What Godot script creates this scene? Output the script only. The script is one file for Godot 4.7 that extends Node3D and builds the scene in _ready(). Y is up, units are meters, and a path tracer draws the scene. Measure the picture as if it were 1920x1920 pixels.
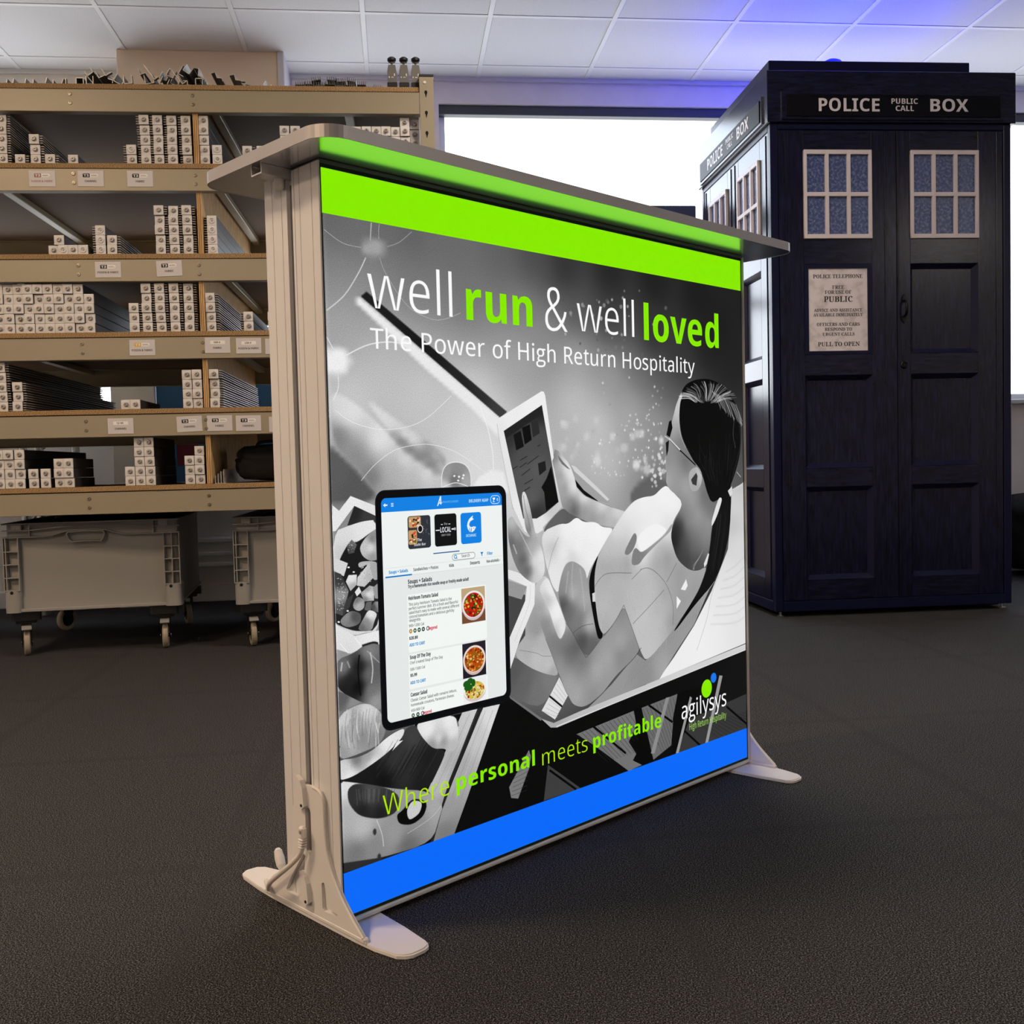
extends Node3D
# A lit counter on a dark carpet before a shelving unit, a navy police call box and a bright window.

# ---------------------------------------------------------------- tables
const ART_BACK := [12,140,95,62,174,110,169,147,105,298,141,95,470,151,108,658,147,100,809,149,78,970,159,45,1204,147,35,1461,142,33,1744,171,32,2026,170,40,29,268,138,133,287,142,293,288,122,54,386,165,204,466,178,82,627,205,323,588,200,545,615,210,201,548,190,511,292,118,752,311,128,746,467,165,853,389,140,1022,302,90,1199,302,62,1454,362,45,1815,338,38,1971,398,42,1017,452,170,1193,504,155,1384,480,115,1518,507,98,1591,420,55,1012,603,195,1127,677,200,1314,635,172,1445,673,155,1184,793,190,1374,795,160,1497,755,135,1439,878,110,1895,279,34,5,864,120,189,863,150,536,881,215,598,752,215,634,822,220,345,721,190,528,767,215,100,1900,40,600,1900,40,1200,1900,40,1900,1900,40,1900,1500,40]
const ART := [
	[14,[96,347,116,335,654,663,638,720,533,636,352,524],[96,347,232]],
	[5,[119,332,139,317,682,640,652,660],[136,331,38,355,461,34,658,648,72,535,571,70,522,576,30]],
	[18,[1,747,86,815,152,885,114,905,-5,900],[14,805,100,89,870,95]],
	[16,[120,611,221,665,316,717,403,766,426,808,378,803,308,775,240,739,176,678],[177,648,212,287,721,205,379,775,165,343,784,140],1],
	[12,[2,600,47,607,103,637,186,698,262,765,342,811,406,844,404,894,157,890,132,854,81,802,7,739],[71,650,222,175,722,222,261,783,208,341,829,208,376,857,190,27,722,132,82,781,140,132,837,125,196,878,160,226,818,172,293,855,180,46,638,210,281,881,170],1],
	[26,[192,691,263,730,343,779,401,812,394,835,307,788,251,756],[192,691,138],1],
	[10,[511,889,551,845,604,823,658,829,680,895],[511,889,232]],
	[3,[396,880,401,826,420,803,457,796,495,804,516,831,517,884],[419,822,150,463,813,140,449,850,120,499,861,165,411,876,205],1],
	[1,[397,880,401,830,420,804,457,796,495,805,516,832,517,884],1.1,235,1],
	[1,[399,871,455,859,514,875],1.1,235,1],
	[1,[450,835,455,838,449,842,444,838],[450,835,245]],
	[1,[468,837,474,841,468,845,463,841],[468,837,245]],
	[1,[484,842,489,846,484,850,478,846],[484,842,245]],
	[1,[465,849,470,853,465,856,459,852],[465,849,245]],
	[1,[487,833,493,837,487,841,482,837],[487,833,245]],
	[1,[2,165,63,193,125,197],0.8,185,0.85],
	[1,[163,123,160,151,158,174],1.7,190,0.85],
	[1,[191,123,188,143,188,166],0.9,180,0.85],
	[1,[217,183,262,164,309,128],0.9,170,0.85],
	[1,[140,223,112,270,63,334,3,381],1.9,205,0.85],
	[1,[189,217,209,259,267,327,323,361,405,374,492,346],0.8,185,0.85],
	[1,[0,452,19,482],1.6,220,0.85],
	[1,[62,498,131,467,196,453,251,452,308,457],1.9,228,0.85],
	[1,[34,554,32,589,14,623],1.2,232,0.85],
	[1,[20,649,70,678,138,696,203,700,288,688,359,658,446,597],0.8,245,0.85],
	[1,[100,843,150,799,217,761,286,746,356,743,434,758,502,786,578,830],0.8,240,0.85],
	[1,[565,626,596,697,613,768,615,821],1.6,245,0.85],
	[26,[210,187,207,197,200,206,188,213,174,218,160,220,146,218,135,214,128,207,126,198,129,189,137,180,148,173,162,168,176,166,190,167,201,171,208,178],[210,187,158],1],
	[26,[74,514,71,527,63,539,51,548,37,553,22,554,8,550,-3,542,-10,531,-12,519,-9,506,-1,494,10,485,24,480,39,479,53,483,65,491,72,501],[74,514,238],1],
	[22,[1288,921,1423,850,1550,892,1547,996,1430,965,1326,985],[1288,921,105],1],
	[5,[1436,901,1436,904,1433,905,1431,905,1428,903,1428,901,1428,899,1431,897,1433,897,1436,899],[1436,901,193],1],
	[5,[1417,843,1415,848,1411,851,1405,851,1400,847,1399,843,1401,838,1405,835,1411,835,1416,838],[1417,843,201],1],
	[5,[1463,899,1461,902,1458,904,1454,904,1450,902,1449,898,1451,895,1454,893,1458,893,1461,895],[1463,899,177],1],
	[5,[1404,812,1402,817,1397,820,1391,820,1386,817,1385,812,1387,807,1392,804,1398,804,1402,807],[1404,812,180],1],
	[5,[1499,757,1497,761,1494,763,1489,763,1486,761,1484,757,1486,753,1490,751,1494,751,1498,753],[1499,757,199],1],
	[5,[1511,846,1509,851,1504,854,1498,854,1493,851,1491,846,1493,840,1498,837,1505,837,1510,841],[1511,846,203],1],
	[5,[1394,807,1393,809,1390,811,1387,811,1385,809,1384,806,1385,804,1387,802,1391,802,1393,804],[1394,807,212],1],
	[5,[1493,872,1492,875,1488,877,1484,877,1481,875,1480,871,1482,868,1485,866,1489,866,1492,868],[1493,872,206],1],
	[5,[1408,815,1406,820,1402,823,1396,823,1391,820,1390,815,1392,810,1396,807,1402,807,1407,810],[1408,815,171],1],
	[5,[1422,826,1421,830,1417,832,1413,832,1409,830,1408,826,1409,822,1413,820,1418,820,1421,823],[1422,826,189],1],
	[5,[1429,838,1428,841,1424,843,1421,843,1418,841,1417,838,1418,835,1421,833,1425,833,1428,835],[1429,838,177],1],
	[5,[1429,844,1428,847,1425,849,1422,849,1419,847,1418,844,1419,841,1422,839,1425,839,1428,841],[1429,844,220],1],
	[5,[1515,846,1513,851,1508,854,1502,854,1498,851,1496,845,1498,841,1503,838,1509,838,1514,841],[1515,846,176],1],
	[5,[1524,809,1522,813,1518,816,1513,816,1509,813,1508,809,1510,805,1514,802,1519,802,1523,805],[1524,809,217],1],
	[5,[1446,793,1444,797,1440,800,1435,800,1431,797,1429,793,1431,788,1435,786,1440,786,1444,788],[1446,793,187],1],
	[5,[1403,828,1402,831,1399,833,1395,833,1392,831,1391,827,1392,824,1395,822,1399,822,1402,824],[1403,828,197],1],
	[5,[1396,834,1394,838,1390,840,1386,840,1382,838,1381,834,1382,830,1386,827,1391,827,1394,830],[1396,834,200],1],
	[5,[1510,816,1509,819,1505,821,1501,821,1498,819,1497,815,1498,812,1502,810,1506,810,1509,812],[1510,816,202],1],
	[5,[1368,807,1366,811,1363,813,1358,813,1355,810,1354,807,1355,803,1359,801,1363,801,1366,803],[1368,807,197],1],
	[5,[1522,845,1521,848,1518,849,1515,849,1513,848,1512,845,1513,842,1516,841,1519,841,1521,843],[1522,845,196],1],
	[5,[1481,837,1480,841,1476,843,1472,843,1468,841,1467,837,1468,833,1472,831,1477,831,1480,833],[1481,837,203],1],
	[5,[1495,853,1494,856,1491,858,1487,858,1484,856,1483,853,1485,850,1488,848,1491,848,1494,850],[1495,853,189],1],
	[5,[1485,784,1483,789,1478,792,1472,792,1468,789,1466,784,1468,779,1473,776,1478,776,1483,779],[1485,784,206],1],
	[5,[1489,838,1487,843,1482,846,1476,846,1471,843,1469,838,1471,833,1476,830,1482,830,1487,833],[1489,838,202],1],
	[5,[1458,803,1457,806,1453,808,1450,808,1447,806,1446,803,1447,800,1450,798,1454,798,1457,800],[1458,803,178],1],
	[5,[1441,839,1440,843,1436,845,1432,845,1428,843,1427,839,1429,836,1432,833,1436,833,1440,836],[1441,839,208],1],
	[5,[1459,862,1457,867,1453,870,1447,870,1442,866,1441,862,1443,857,1447,854,1453,854,1458,857],[1459,862,213],1],
	[5,[1459,885,1458,890,1453,892,1447,892,1443,889,1441,885,1443,880,1448,877,1453,877,1458,880],[1459,885,188],1],
	[5,[1491,795,1489,800,1484,803,1477,803,1472,800,1471,795,1473,789,1478,786,1484,786,1489,790],[1491,795,207],1],
	[5,[1532,796,1531,801,1526,804,1521,803,1517,801,1515,796,1517,792,1521,789,1527,789,1531,792],[1532,796,182],1],
	[5,[1447,838,1446,841,1443,843,1439,843,1436,841,1434,837,1436,834,1439,832,1443,832,1446,834],[1447,838,184],1],
	[5,[1445,861,1444,863,1442,865,1439,865,1437,863,1436,861,1437,859,1439,857,1442,857,1444,859],[1445,861,218],1],
	[5,[1501,809,1500,813,1495,816,1490,816,1486,813,1485,809,1487,804,1491,802,1496,802,1500,805],[1501,809,193],1],
	[5,[1442,848,1441,851,1438,853,1434,853,1431,851,1430,848,1432,845,1435,843,1438,843,1441,845],[1442,848,210],1],
	[5,[1440,874,1438,879,1434,882,1428,881,1424,879,1422,874,1424,869,1429,867,1434,867,1438,870],[1440,874,184],1],
	[5,[1468,724,1466,728,1462,731,1457,731,1453,728,1452,724,1453,720,1458,717,1463,717,1467,720],[1468,724,215],1],
	[5,[1453,821,1451,825,1447,828,1442,828,1438,825,1437,821,1438,817,1443,814,1448,814,1452,817],[1453,821,180],1],
	[5,[1493,855,1491,860,1486,864,1479,863,1474,860,1472,855,1475,850,1480,846,1486,847,1491,850],[1493,855,221],1],
	[5,[1379,866,1378,869,1375,871,1371,871,1368,869,1367,865,1368,862,1371,860,1375,860,1378,862],[1379,866,218],1],
	[5,[1454,726,1453,728,1450,730,1447,730,1445,728,1444,726,1445,723,1448,722,1451,722,1453,723],[1454,726,176],1],
	[5,[1237,689,1237,690,1235,691,1234,691,1232,690,1232,689,1232,687,1234,686,1235,686,1237,687],[1237,689,157],1],
	[5,[1346,637,1345,640,1343,641,1340,641,1338,640,1337,637,1338,635,1340,633,1343,633,1345,634],[1346,637,194],1],
	[5,[1462,533,1461,535,1458,537,1455,537,1452,536,1452,533,1453,530,1455,528,1459,528,1461,530],[1462,533,210],1],
	[5,[1409,650,1407,653,1405,655,1402,655,1399,653,1398,650,1399,648,1402,646,1405,646,1408,647],[1409,650,187],1],
	[5,[1480,548,1479,550,1476,552,1473,552,1470,551,1470,548,1471,545,1473,544,1476,544,1479,545],[1480,548,158],1],
	[5,[1195,669,1194,671,1193,672,1191,672,1189,671,1189,669,1190,667,1191,666,1193,666,1194,667],[1195,669,166],1],
	[5,[1449,567,1448,569,1446,571,1442,571,1440,570,1439,567,1440,564,1443,563,1446,563,1448,564],[1449,567,168],1],
	[5,[1435,709,1434,711,1432,713,1429,713,1426,711,1426,709,1427,707,1429,705,1432,705,1434,707],[1435,709,188],1],
	[5,[1342,698,1341,700,1338,702,1335,702,1332,700,1331,698,1333,695,1335,693,1338,693,1341,695],[1342,698,184],1],
	[5,[1237,629,1237,630,1235,631,1234,631,1232,631,1232,629,1232,628,1234,627,1236,627,1237,628],[1237,629,168],1],
	[5,[1261,675,1260,677,1259,678,1257,678,1255,677,1255,675,1256,674,1257,673,1259,673,1260,674],[1261,675,205],1],
	[5,[1163,530,1162,533,1160,534,1157,534,1155,533,1154,531,1155,528,1158,527,1160,526,1162,528],[1163,530,219],1],
	[5,[1235,710,1234,712,1232,713,1230,713,1229,712,1228,710,1229,708,1230,707,1232,707,1234,708],[1235,710,156],1],
	[5,[1316,688,1315,689,1314,690,1313,690,1311,689,1311,688,1312,687,1313,686,1314,686,1315,687],[1316,688,198],1],
	[5,[1313,641,1312,643,1310,645,1307,645,1305,643,1304,641,1305,638,1307,637,1310,637,1312,638],[1313,641,211],1],
	[5,[1236,565,1235,567,1233,569,1230,569,1228,568,1227,565,1228,563,1230,561,1233,561,1235,563],[1236,565,150],1],
	[5,[1501,572,1500,574,1498,575,1496,575,1494,574,1493,572,1494,570,1496,569,1498,569,1500,570],[1501,572,160],1],
	[5,[1486,700,1485,703,1483,704,1480,704,1477,703,1477,700,1478,698,1480,696,1483,696,1485,698],[1486,700,160],1],
	[5,[1355,675,1354,676,1352,678,1350,678,1349,677,1348,675,1349,673,1350,672,1352,672,1354,673],[1355,675,206],1],
	[5,[1376,674,1375,677,1372,678,1370,678,1368,677,1367,675,1368,672,1370,671,1373,671,1375,672],[1376,674,206],1],
	[5,[1166,566,1166,567,1164,568,1163,568,1161,567,1161,566,1162,564,1163,563,1165,563,1166,564],[1166,566,197],1],
	[5,[1419,694,1418,696,1416,698,1413,698,1410,696,1409,694,1410,691,1413,689,1416,689,1418,691],[1419,694,217],1],
	[5,[1355,657,1354,659,1351,661,1348,661,1345,660,1344,657,1345,654,1348,652,1351,652,1354,654],[1355,657,220],1],
	[5,[1511,535,1510,536,1509,537,1507,537,1506,536,1506,535,1506,534,1508,533,1509,533,1511,534],[1511,535,182],1],
	[5,[1484,600,1484,602,1482,603,1480,603,1479,602,1478,601,1479,599,1480,598,1482,598,1484,599],[1484,600,186],1],
	[5,[1311,505,1310,507,1308,508,1306,508,1304,507,1304,505,1304,503,1306,502,1308,502,1310,503],[1311,505,223],1],
	[5,[1306,661,1305,664,1302,666,1299,666,1297,664,1296,662,1297,659,1300,657,1303,657,1305,659],[1306,661,192],1],
	[5,[1200,604,1199,607,1196,608,1194,608,1191,607,1191,604,1192,602,1194,600,1197,600,1199,602],[1200,604,150],1],
	[4,[1381,188,1380,191,1377,193,1374,193,1372,192,1371,189,1372,186,1374,185,1377,184,1380,186],[1381,188,109]],
	[4,[1071,272,1070,275,1067,277,1064,277,1062,275,1061,273,1062,270,1065,268,1068,268,1070,269],[1071,272,137]],
	[4,[1003,308,1003,311,1000,313,997,313,995,312,994,309,995,307,998,305,1000,305,1003,306],[1003,308,132]],
	[4,[1191,345,1189,349,1186,352,1181,352,1178,350,1177,346,1178,342,1182,340,1186,339,1189,341],[1191,345,152]],
	[4,[1276,255,1275,260,1270,264,1265,264,1261,261,1259,257,1261,252,1265,249,1271,248,1275,251],[1276,255,126]],
	[4,[1046,401,1045,403,1043,405,1041,405,1039,404,1038,401,1039,399,1041,397,1044,397,1046,398],[1046,401,90]],
	[4,[1153,250,1151,253,1149,256,1145,256,1143,254,1142,251,1143,248,1146,246,1149,246,1152,247],[1153,250,142]],
	[4,[1219,370,1218,372,1216,374,1213,374,1211,373,1210,370,1211,368,1213,366,1216,366,1218,367],[1219,370,130]],
	[4,[1136,382,1135,384,1133,385,1131,385,1129,384,1128,382,1129,380,1131,379,1133,378,1135,380],[1136,382,97]],
	[4,[1461,303,1459,307,1456,309,1453,309,1450,307,1449,304,1450,301,1453,299,1457,298,1460,300],[1461,303,143]],
	[4,[1184,414,1183,416,1180,418,1177,418,1175,417,1174,414,1175,412,1178,410,1181,410,1183,411],[1184,414,112]],
	[4,[1286,223,1285,227,1282,230,1277,230,1274,228,1273,225,1274,221,1278,218,1282,218,1285,220],[1286,223,145]],
	[4,[1301,284,1300,286,1299,287,1297,287,1295,286,1295,285,1295,283,1297,282,1299,282,1300,283],[1301,284,105]],
	[4,[1316,285,1315,287,1313,289,1311,289,1310,288,1309,286,1310,284,1312,283,1314,283,1315,284],[1316,285,169]],
	[4,[1313,251,1312,255,1308,257,1304,257,1301,256,1300,252,1301,248,1305,246,1309,246,1312,247],[1313,251,150]],
	[4,[982,464,981,467,978,470,974,470,971,468,970,464,971,461,974,458,978,458,981,460],[982,464,165]],
	[4,[1134,363,1133,365,1131,367,1129,367,1127,366,1126,363,1127,361,1129,359,1131,359,1134,360],[1134,363,129]],
	[4,[1199,242,1197,247,1193,250,1187,250,1183,248,1182,243,1184,239,1188,235,1193,235,1197,237],[1199,242,90]],
	[4,[1183,259,1181,263,1177,267,1172,267,1168,264,1166,260,1168,255,1172,252,1177,252,1181,254],[1183,259,133]],
	[4,[972,308,971,312,967,315,962,316,959,313,958,309,959,305,963,302,967,301,971,304],[972,308,110]],
	[4,[1145,417,1144,421,1140,424,1136,424,1132,422,1131,418,1132,414,1136,411,1140,411,1144,413],[1145,417,159]],
	[4,[1051,283,1050,286,1047,289,1043,289,1040,287,1039,284,1041,281,1043,278,1047,278,1050,280],[1051,283,109]],
	[4,[1142,327,1141,330,1138,332,1135,332,1132,331,1132,328,1133,325,1135,323,1138,323,1141,324],[1142,327,164]],
	[4,[1287,372,1286,374,1284,376,1281,376,1279,375,1279,373,1280,370,1282,369,1284,368,1286,370],[1287,372,115]],
	[4,[1139,245,1139,247,1137,248,1135,249,1133,247,1132,245,1133,243,1135,242,1137,242,1139,243],[1139,245,117]],
	[4,[1243,401,1241,405,1237,408,1232,408,1229,406,1227,402,1229,397,1233,394,1238,394,1242,396],[1243,401,120]],
	[4,[1294,198,1293,201,1290,203,1287,203,1285,202,1284,199,1285,196,1287,194,1291,194,1293,195],[1294,198,119]],
	[4,[1165,306,1163,311,1159,314,1153,315,1149,312,1148,307,1149,302,1154,299,1159,299,1163,301],[1165,306,166]],
	[4,[1168,267,1167,269,1165,271,1162,271,1160,270,1160,267,1160,265,1163,263,1165,263,1168,264],[1168,267,102]],
	[4,[1044,278,1042,281,1039,284,1035,284,1032,282,1031,279,1033,275,1036,273,1040,272,1043,274],[1044,278,110]],
	[4,[1119,300,1117,305,1113,308,1108,308,1104,306,1102,301,1104,297,1108,293,1113,293,1117,295],[1119,300,141]],
	[4,[1279,399,1278,403,1274,406,1270,406,1267,404,1266,400,1267,397,1270,394,1275,394,1278,396],[1279,399,126]],
	[4,[1393,417,1392,420,1389,421,1386,422,1384,420,1383,418,1384,415,1387,413,1389,413,1392,415],[1393,417,103]],
	[4,[965,335,964,338,961,340,958,341,955,339,954,336,955,332,958,330,962,330,964,331],[965,335,153]],
	[4,[1224,235,1223,239,1220,241,1217,241,1214,240,1213,237,1214,233,1217,231,1220,231,1223,232],[1224,235,168]],
	[4,[1066,268,1065,273,1061,276,1056,276,1052,274,1051,270,1052,265,1056,262,1061,261,1065,264],[1066,268,141]],
	[4,[1005,301,1003,306,999,309,994,310,991,307,989,303,991,298,995,295,1000,295,1003,297],[1005,301,141]],
	[4,[1204,246,1203,250,1199,253,1195,254,1192,251,1190,248,1192,244,1195,241,1200,241,1203,243],[1204,246,118]],
	[4,[966,262,965,265,963,267,960,267,958,266,957,263,958,260,960,258,963,258,965,259],[966,262,92]],
	[4,[974,373,973,377,970,379,966,379,963,377,962,374,964,370,967,368,970,368,973,370],[974,373,161]],
	[4,[1275,354,1274,358,1271,360,1267,360,1264,358,1263,355,1264,352,1267,349,1271,349,1274,351],[1275,354,151]],
	[4,[1543,236,1541,241,1537,244,1531,244,1527,242,1526,237,1527,233,1532,229,1537,229,1542,231],[1543,236,98]],
	[16,[1280,758,1277,767,1268,772,1258,772,1249,767,1247,758,1250,749,1259,744,1269,744,1277,749],[1280,758,186],1],
	[16,[1028,746,1025,752,1020,756,1013,756,1007,752,1006,746,1008,740,1014,736,1020,736,1026,740],[1028,746,201],1],
	[16,[1247,767,1244,775,1236,780,1227,779,1220,775,1218,767,1221,759,1228,754,1237,754,1244,759],[1247,767,180],1],
	[16,[1021,770,1018,779,1010,784,1001,784,993,778,991,770,994,762,1001,757,1011,757,1018,762],[1021,770,182],1],
	[16,[1361,820,1356,831,1345,838,1332,837,1322,831,1318,820,1323,809,1333,802,1346,802,1357,809],[1361,820,210],1],
	[16,[1509,731,1506,739,1497,744,1487,744,1479,739,1477,731,1480,723,1488,718,1498,718,1506,723],[1509,731,200],1],
	[16,[1293,757,1289,767,1280,773,1268,773,1260,767,1256,757,1260,748,1269,742,1281,742,1290,748],[1293,757,186],1],
	[16,[1401,797,1399,803,1393,806,1387,806,1382,803,1380,797,1382,792,1387,788,1394,788,1399,792],[1401,797,199],1],
	[16,[1391,705,1387,714,1379,719,1369,719,1361,714,1358,705,1362,697,1370,692,1380,692,1388,697],[1391,705,196],1],
	[16,[927,806,924,815,916,820,907,820,900,814,897,806,900,798,908,793,917,793,924,798],[927,806,182],1],
	[16,[1421,840,1417,850,1407,856,1394,856,1384,849,1381,839,1385,829,1395,823,1408,823,1418,830],[1421,840,183],1],
	[16,[1138,778,1134,786,1127,791,1117,791,1110,786,1107,778,1110,770,1118,765,1127,765,1135,770],[1138,778,191],1],
	[16,[1141,803,1136,815,1125,822,1111,822,1101,814,1097,802,1101,791,1112,783,1126,784,1137,791],[1141,803,205],1],
	[16,[975,677,972,684,965,689,958,689,951,685,949,678,952,670,958,666,966,666,972,670],[975,677,196],1],
	[16,[1383,834,1381,839,1375,843,1369,843,1364,839,1362,834,1364,828,1369,825,1376,825,1381,829],[1383,834,174],1],
	[16,[1016,742,1014,746,1010,749,1005,749,1000,746,999,742,1001,737,1005,734,1010,734,1015,737],[1016,742,172],1],
	[16,[1221,717,1218,725,1210,731,1200,731,1192,725,1190,717,1193,709,1201,703,1211,703,1218,708],[1221,717,198],1],
	[16,[1027,657,1024,666,1015,672,1005,672,997,666,995,657,998,648,1006,643,1016,643,1024,648],[1027,657,189],1],
	[16,[1111,700,1109,705,1104,709,1098,709,1094,705,1092,700,1094,695,1099,692,1105,692,1109,695],[1111,700,176],1],
	[16,[946,757,943,766,934,772,924,772,916,766,913,757,917,748,925,742,935,742,943,748],[946,757,183],1],
	[16,[1085,718,1081,728,1072,734,1061,734,1052,728,1049,718,1053,709,1062,703,1073,702,1081,708],[1085,718,195],1],
	[16,[960,675,957,683,950,688,941,688,935,683,932,676,935,668,942,663,951,663,957,668],[960,675,200],1],
	[16,[959,753,957,760,950,764,942,764,936,760,934,753,937,746,943,741,951,741,957,746],[959,753,196],1],
	[16,[1007,712,1003,722,994,728,983,728,974,722,971,712,975,702,984,696,995,696,1004,702],[1007,712,178],1],
	[16,[1366,708,1363,717,1354,723,1343,723,1335,717,1332,708,1335,699,1344,694,1355,694,1363,699],[1366,708,187],1],
	[16,[975,728,973,734,968,737,961,737,956,734,954,728,957,722,962,719,968,719,973,722],[975,728,184],1],
	[16,[1337,717,1334,726,1325,731,1315,731,1307,726,1304,717,1308,709,1316,703,1326,703,1334,709],[1337,717,190],1],
	[16,[1134,662,1131,669,1124,674,1115,675,1107,670,1105,662,1108,654,1115,649,1124,649,1132,654],[1134,662,193],1],
	[16,[942,777,940,782,936,785,930,785,926,782,925,777,926,772,931,769,936,769,940,772],[942,777,182],1],
	[16,[1000,787,997,793,992,797,985,797,980,793,978,787,980,781,986,777,992,777,998,781],[1000,787,188],1],
	[16,[1112,823,1109,831,1101,836,1092,836,1085,831,1082,823,1085,814,1093,810,1102,810,1110,815],[1112,823,183],1],
	[16,[928,785,925,794,917,799,907,799,900,794,897,785,900,776,908,771,918,771,925,776],[928,785,186],1],
	[4,[1386,701,1384,704,1381,705,1377,704,1376,701,1377,698,1381,696,1384,698],[1386,701,205],1],
	[4,[1483,819,1482,820,1480,821,1478,820,1478,819,1479,817,1480,816,1482,817],[1483,819,225],1],
	[4,[1442,770,1441,772,1439,772,1438,772,1437,770,1438,768,1440,768,1441,768],[1442,770,236],1],
	[4,[1208,802,1208,804,1205,804,1203,803,1202,801,1203,799,1206,799,1208,800],[1208,802,201],1],
	[4,[1311,711,1310,714,1307,715,1304,714,1303,711,1304,709,1307,708,1310,709],[1311,711,217],1],
	[4,[1111,844,1110,846,1108,847,1105,846,1104,844,1105,841,1108,841,1110,842],[1111,844,213],1],
	[4,[1496,714,1495,716,1492,717,1490,716,1489,714,1490,712,1493,711,1495,712],[1496,714,196],1],
	[4,[1224,711,1223,714,1220,715,1218,714,1217,711,1218,709,1221,708,1223,709],[1224,711,213],1],
	[4,[1139,847,1139,849,1137,849,1135,849,1135,847,1135,845,1137,845,1139,846],[1139,847,209],1],
	[4,[1349,669,1347,672,1344,673,1341,672,1340,669,1341,666,1344,665,1347,666],[1349,669,198],1],
	[4,[1160,727,1159,728,1158,729,1156,728,1156,727,1156,725,1158,725,1160,725],[1160,727,208],1],
	[4,[1180,846,1179,847,1177,848,1175,847,1175,846,1176,844,1177,843,1179,844],[1180,846,230],1],
	[4,[1334,691,1332,694,1329,696,1325,694,1324,691,1325,688,1329,686,1332,688],[1334,691,234],1],
	[4,[1327,829,1327,831,1325,831,1324,831,1323,829,1324,828,1325,827,1327,828],[1327,829,210],1],
	[4,[1291,823,1290,825,1288,826,1286,825,1285,823,1286,821,1288,820,1290,821],[1291,823,196],1],
	[4,[1333,809,1332,812,1328,813,1325,812,1323,808,1325,805,1328,804,1332,805],[1333,809,200],1],
	[4,[1378,769,1377,771,1375,771,1373,771,1372,769,1373,767,1375,767,1377,767],[1378,769,224],1],
	[4,[1419,757,1418,760,1414,762,1411,760,1409,757,1411,754,1414,753,1418,754],[1419,757,237],1],
	[4,[1498,667,1496,670,1493,671,1489,670,1488,667,1489,664,1493,663,1496,664],[1498,667,208],1],
	[4,[1251,857,1250,858,1248,859,1247,858,1246,857,1247,855,1248,854,1250,855],[1251,857,213],1],
	[4,[1297,804,1296,807,1293,808,1290,806,1289,804,1290,801,1293,800,1296,801],[1297,804,225],1],
	[4,[1423,635,1422,637,1419,639,1416,638,1415,635,1417,633,1419,632,1422,633],[1423,635,212],1],
	[4,[1227,852,1225,854,1222,855,1219,854,1218,851,1220,849,1223,848,1226,849],[1227,852,233],1],
	[4,[1468,595,1467,598,1464,599,1461,598,1460,595,1461,593,1464,592,1467,593],[1468,595,216],1],
	[4,[1396,784,1395,786,1393,787,1391,786,1390,784,1391,782,1393,781,1395,782],[1396,784,235],1],
	[4,[1495,842,1494,844,1492,845,1490,844,1489,842,1490,840,1492,839,1494,840],[1495,842,198],1],
	[4,[1449,607,1448,609,1446,610,1444,609,1443,607,1444,606,1446,605,1448,605],[1449,607,218],1],
	[4,[1137,742,1136,744,1133,746,1130,744,1129,742,1130,739,1133,738,1136,739],[1137,742,237],1],
	[4,[1430,845,1429,847,1427,847,1426,847,1425,845,1426,844,1428,843,1429,844],[1430,845,237],1],
	[4,[1368,717,1367,719,1365,719,1363,719,1363,717,1364,715,1366,714,1368,715],[1368,717,226],1],
	[4,[1454,672,1452,675,1449,676,1446,675,1445,672,1446,669,1449,668,1453,669],[1454,672,226],1],
	[4,[1269,855,1268,856,1267,857,1265,856,1264,854,1265,853,1267,852,1269,853],[1269,855,209],1],
	[4,[1359,667,1357,670,1354,672,1351,670,1350,667,1351,664,1354,663,1358,664],[1359,667,203],1],
	[4,[1501,776,1500,779,1496,781,1493,779,1492,776,1493,773,1497,772,1500,773],[1501,776,227],1],
	[4,[1248,809,1246,812,1243,813,1240,812,1239,809,1240,806,1243,805,1247,806],[1248,809,210],1],
	[4,[1190,853,1189,855,1187,856,1185,855,1184,853,1185,851,1187,850,1190,851],[1190,853,216],1],
	[4,[1171,786,1170,788,1168,788,1166,788,1165,786,1166,784,1168,783,1171,784],[1171,786,196],1],
	[4,[1193,738,1192,740,1189,741,1187,740,1186,738,1187,736,1190,735,1192,736],[1193,738,230],1],
	[4,[1478,670,1477,671,1476,672,1474,671,1473,670,1474,668,1476,667,1478,668],[1478,670,219],1],
	[4,[1496,730,1496,732,1494,732,1492,732,1492,730,1492,729,1494,728,1496,729],[1496,730,233],1],
	[4,[1341,764,1339,767,1335,769,1332,767,1330,764,1332,761,1335,759,1339,761],[1341,764,211],1],
	[4,[1122,806,1121,807,1120,807,1119,807,1118,806,1119,804,1120,804,1121,804],[1122,806,221],1],
	[4,[1421,731,1419,733,1416,735,1413,733,1412,731,1413,728,1416,727,1419,728],[1421,731,229],1],
	[4,[1096,784,1095,787,1091,788,1088,787,1087,784,1089,781,1092,780,1095,781],[1096,784,196],1],
	[4,[1412,640,1411,643,1408,643,1406,643,1405,641,1406,638,1408,637,1411,638],[1412,640,232],1],
	[4,[1293,679,1292,680,1290,681,1288,680,1287,679,1288,677,1290,676,1292,677],[1293,679,223],1],
	[4,[1423,656,1422,658,1420,659,1417,658,1416,656,1417,654,1420,653,1422,653],[1423,656,205],1],
	[4,[1162,829,1161,830,1159,831,1157,830,1156,829,1157,827,1159,826,1161,827],[1162,829,219],1],
	[4,[1404,756,1404,758,1402,758,1400,758,1399,756,1400,755,1402,754,1404,755],[1404,756,221],1],
	[4,[1276,786,1275,788,1273,788,1272,787,1271,786,1272,785,1273,784,1275,785],[1276,786,195],1],
	[4,[1428,618,1427,620,1425,621,1423,620,1422,618,1423,616,1425,615,1427,616],[1428,618,201],1],
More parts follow.
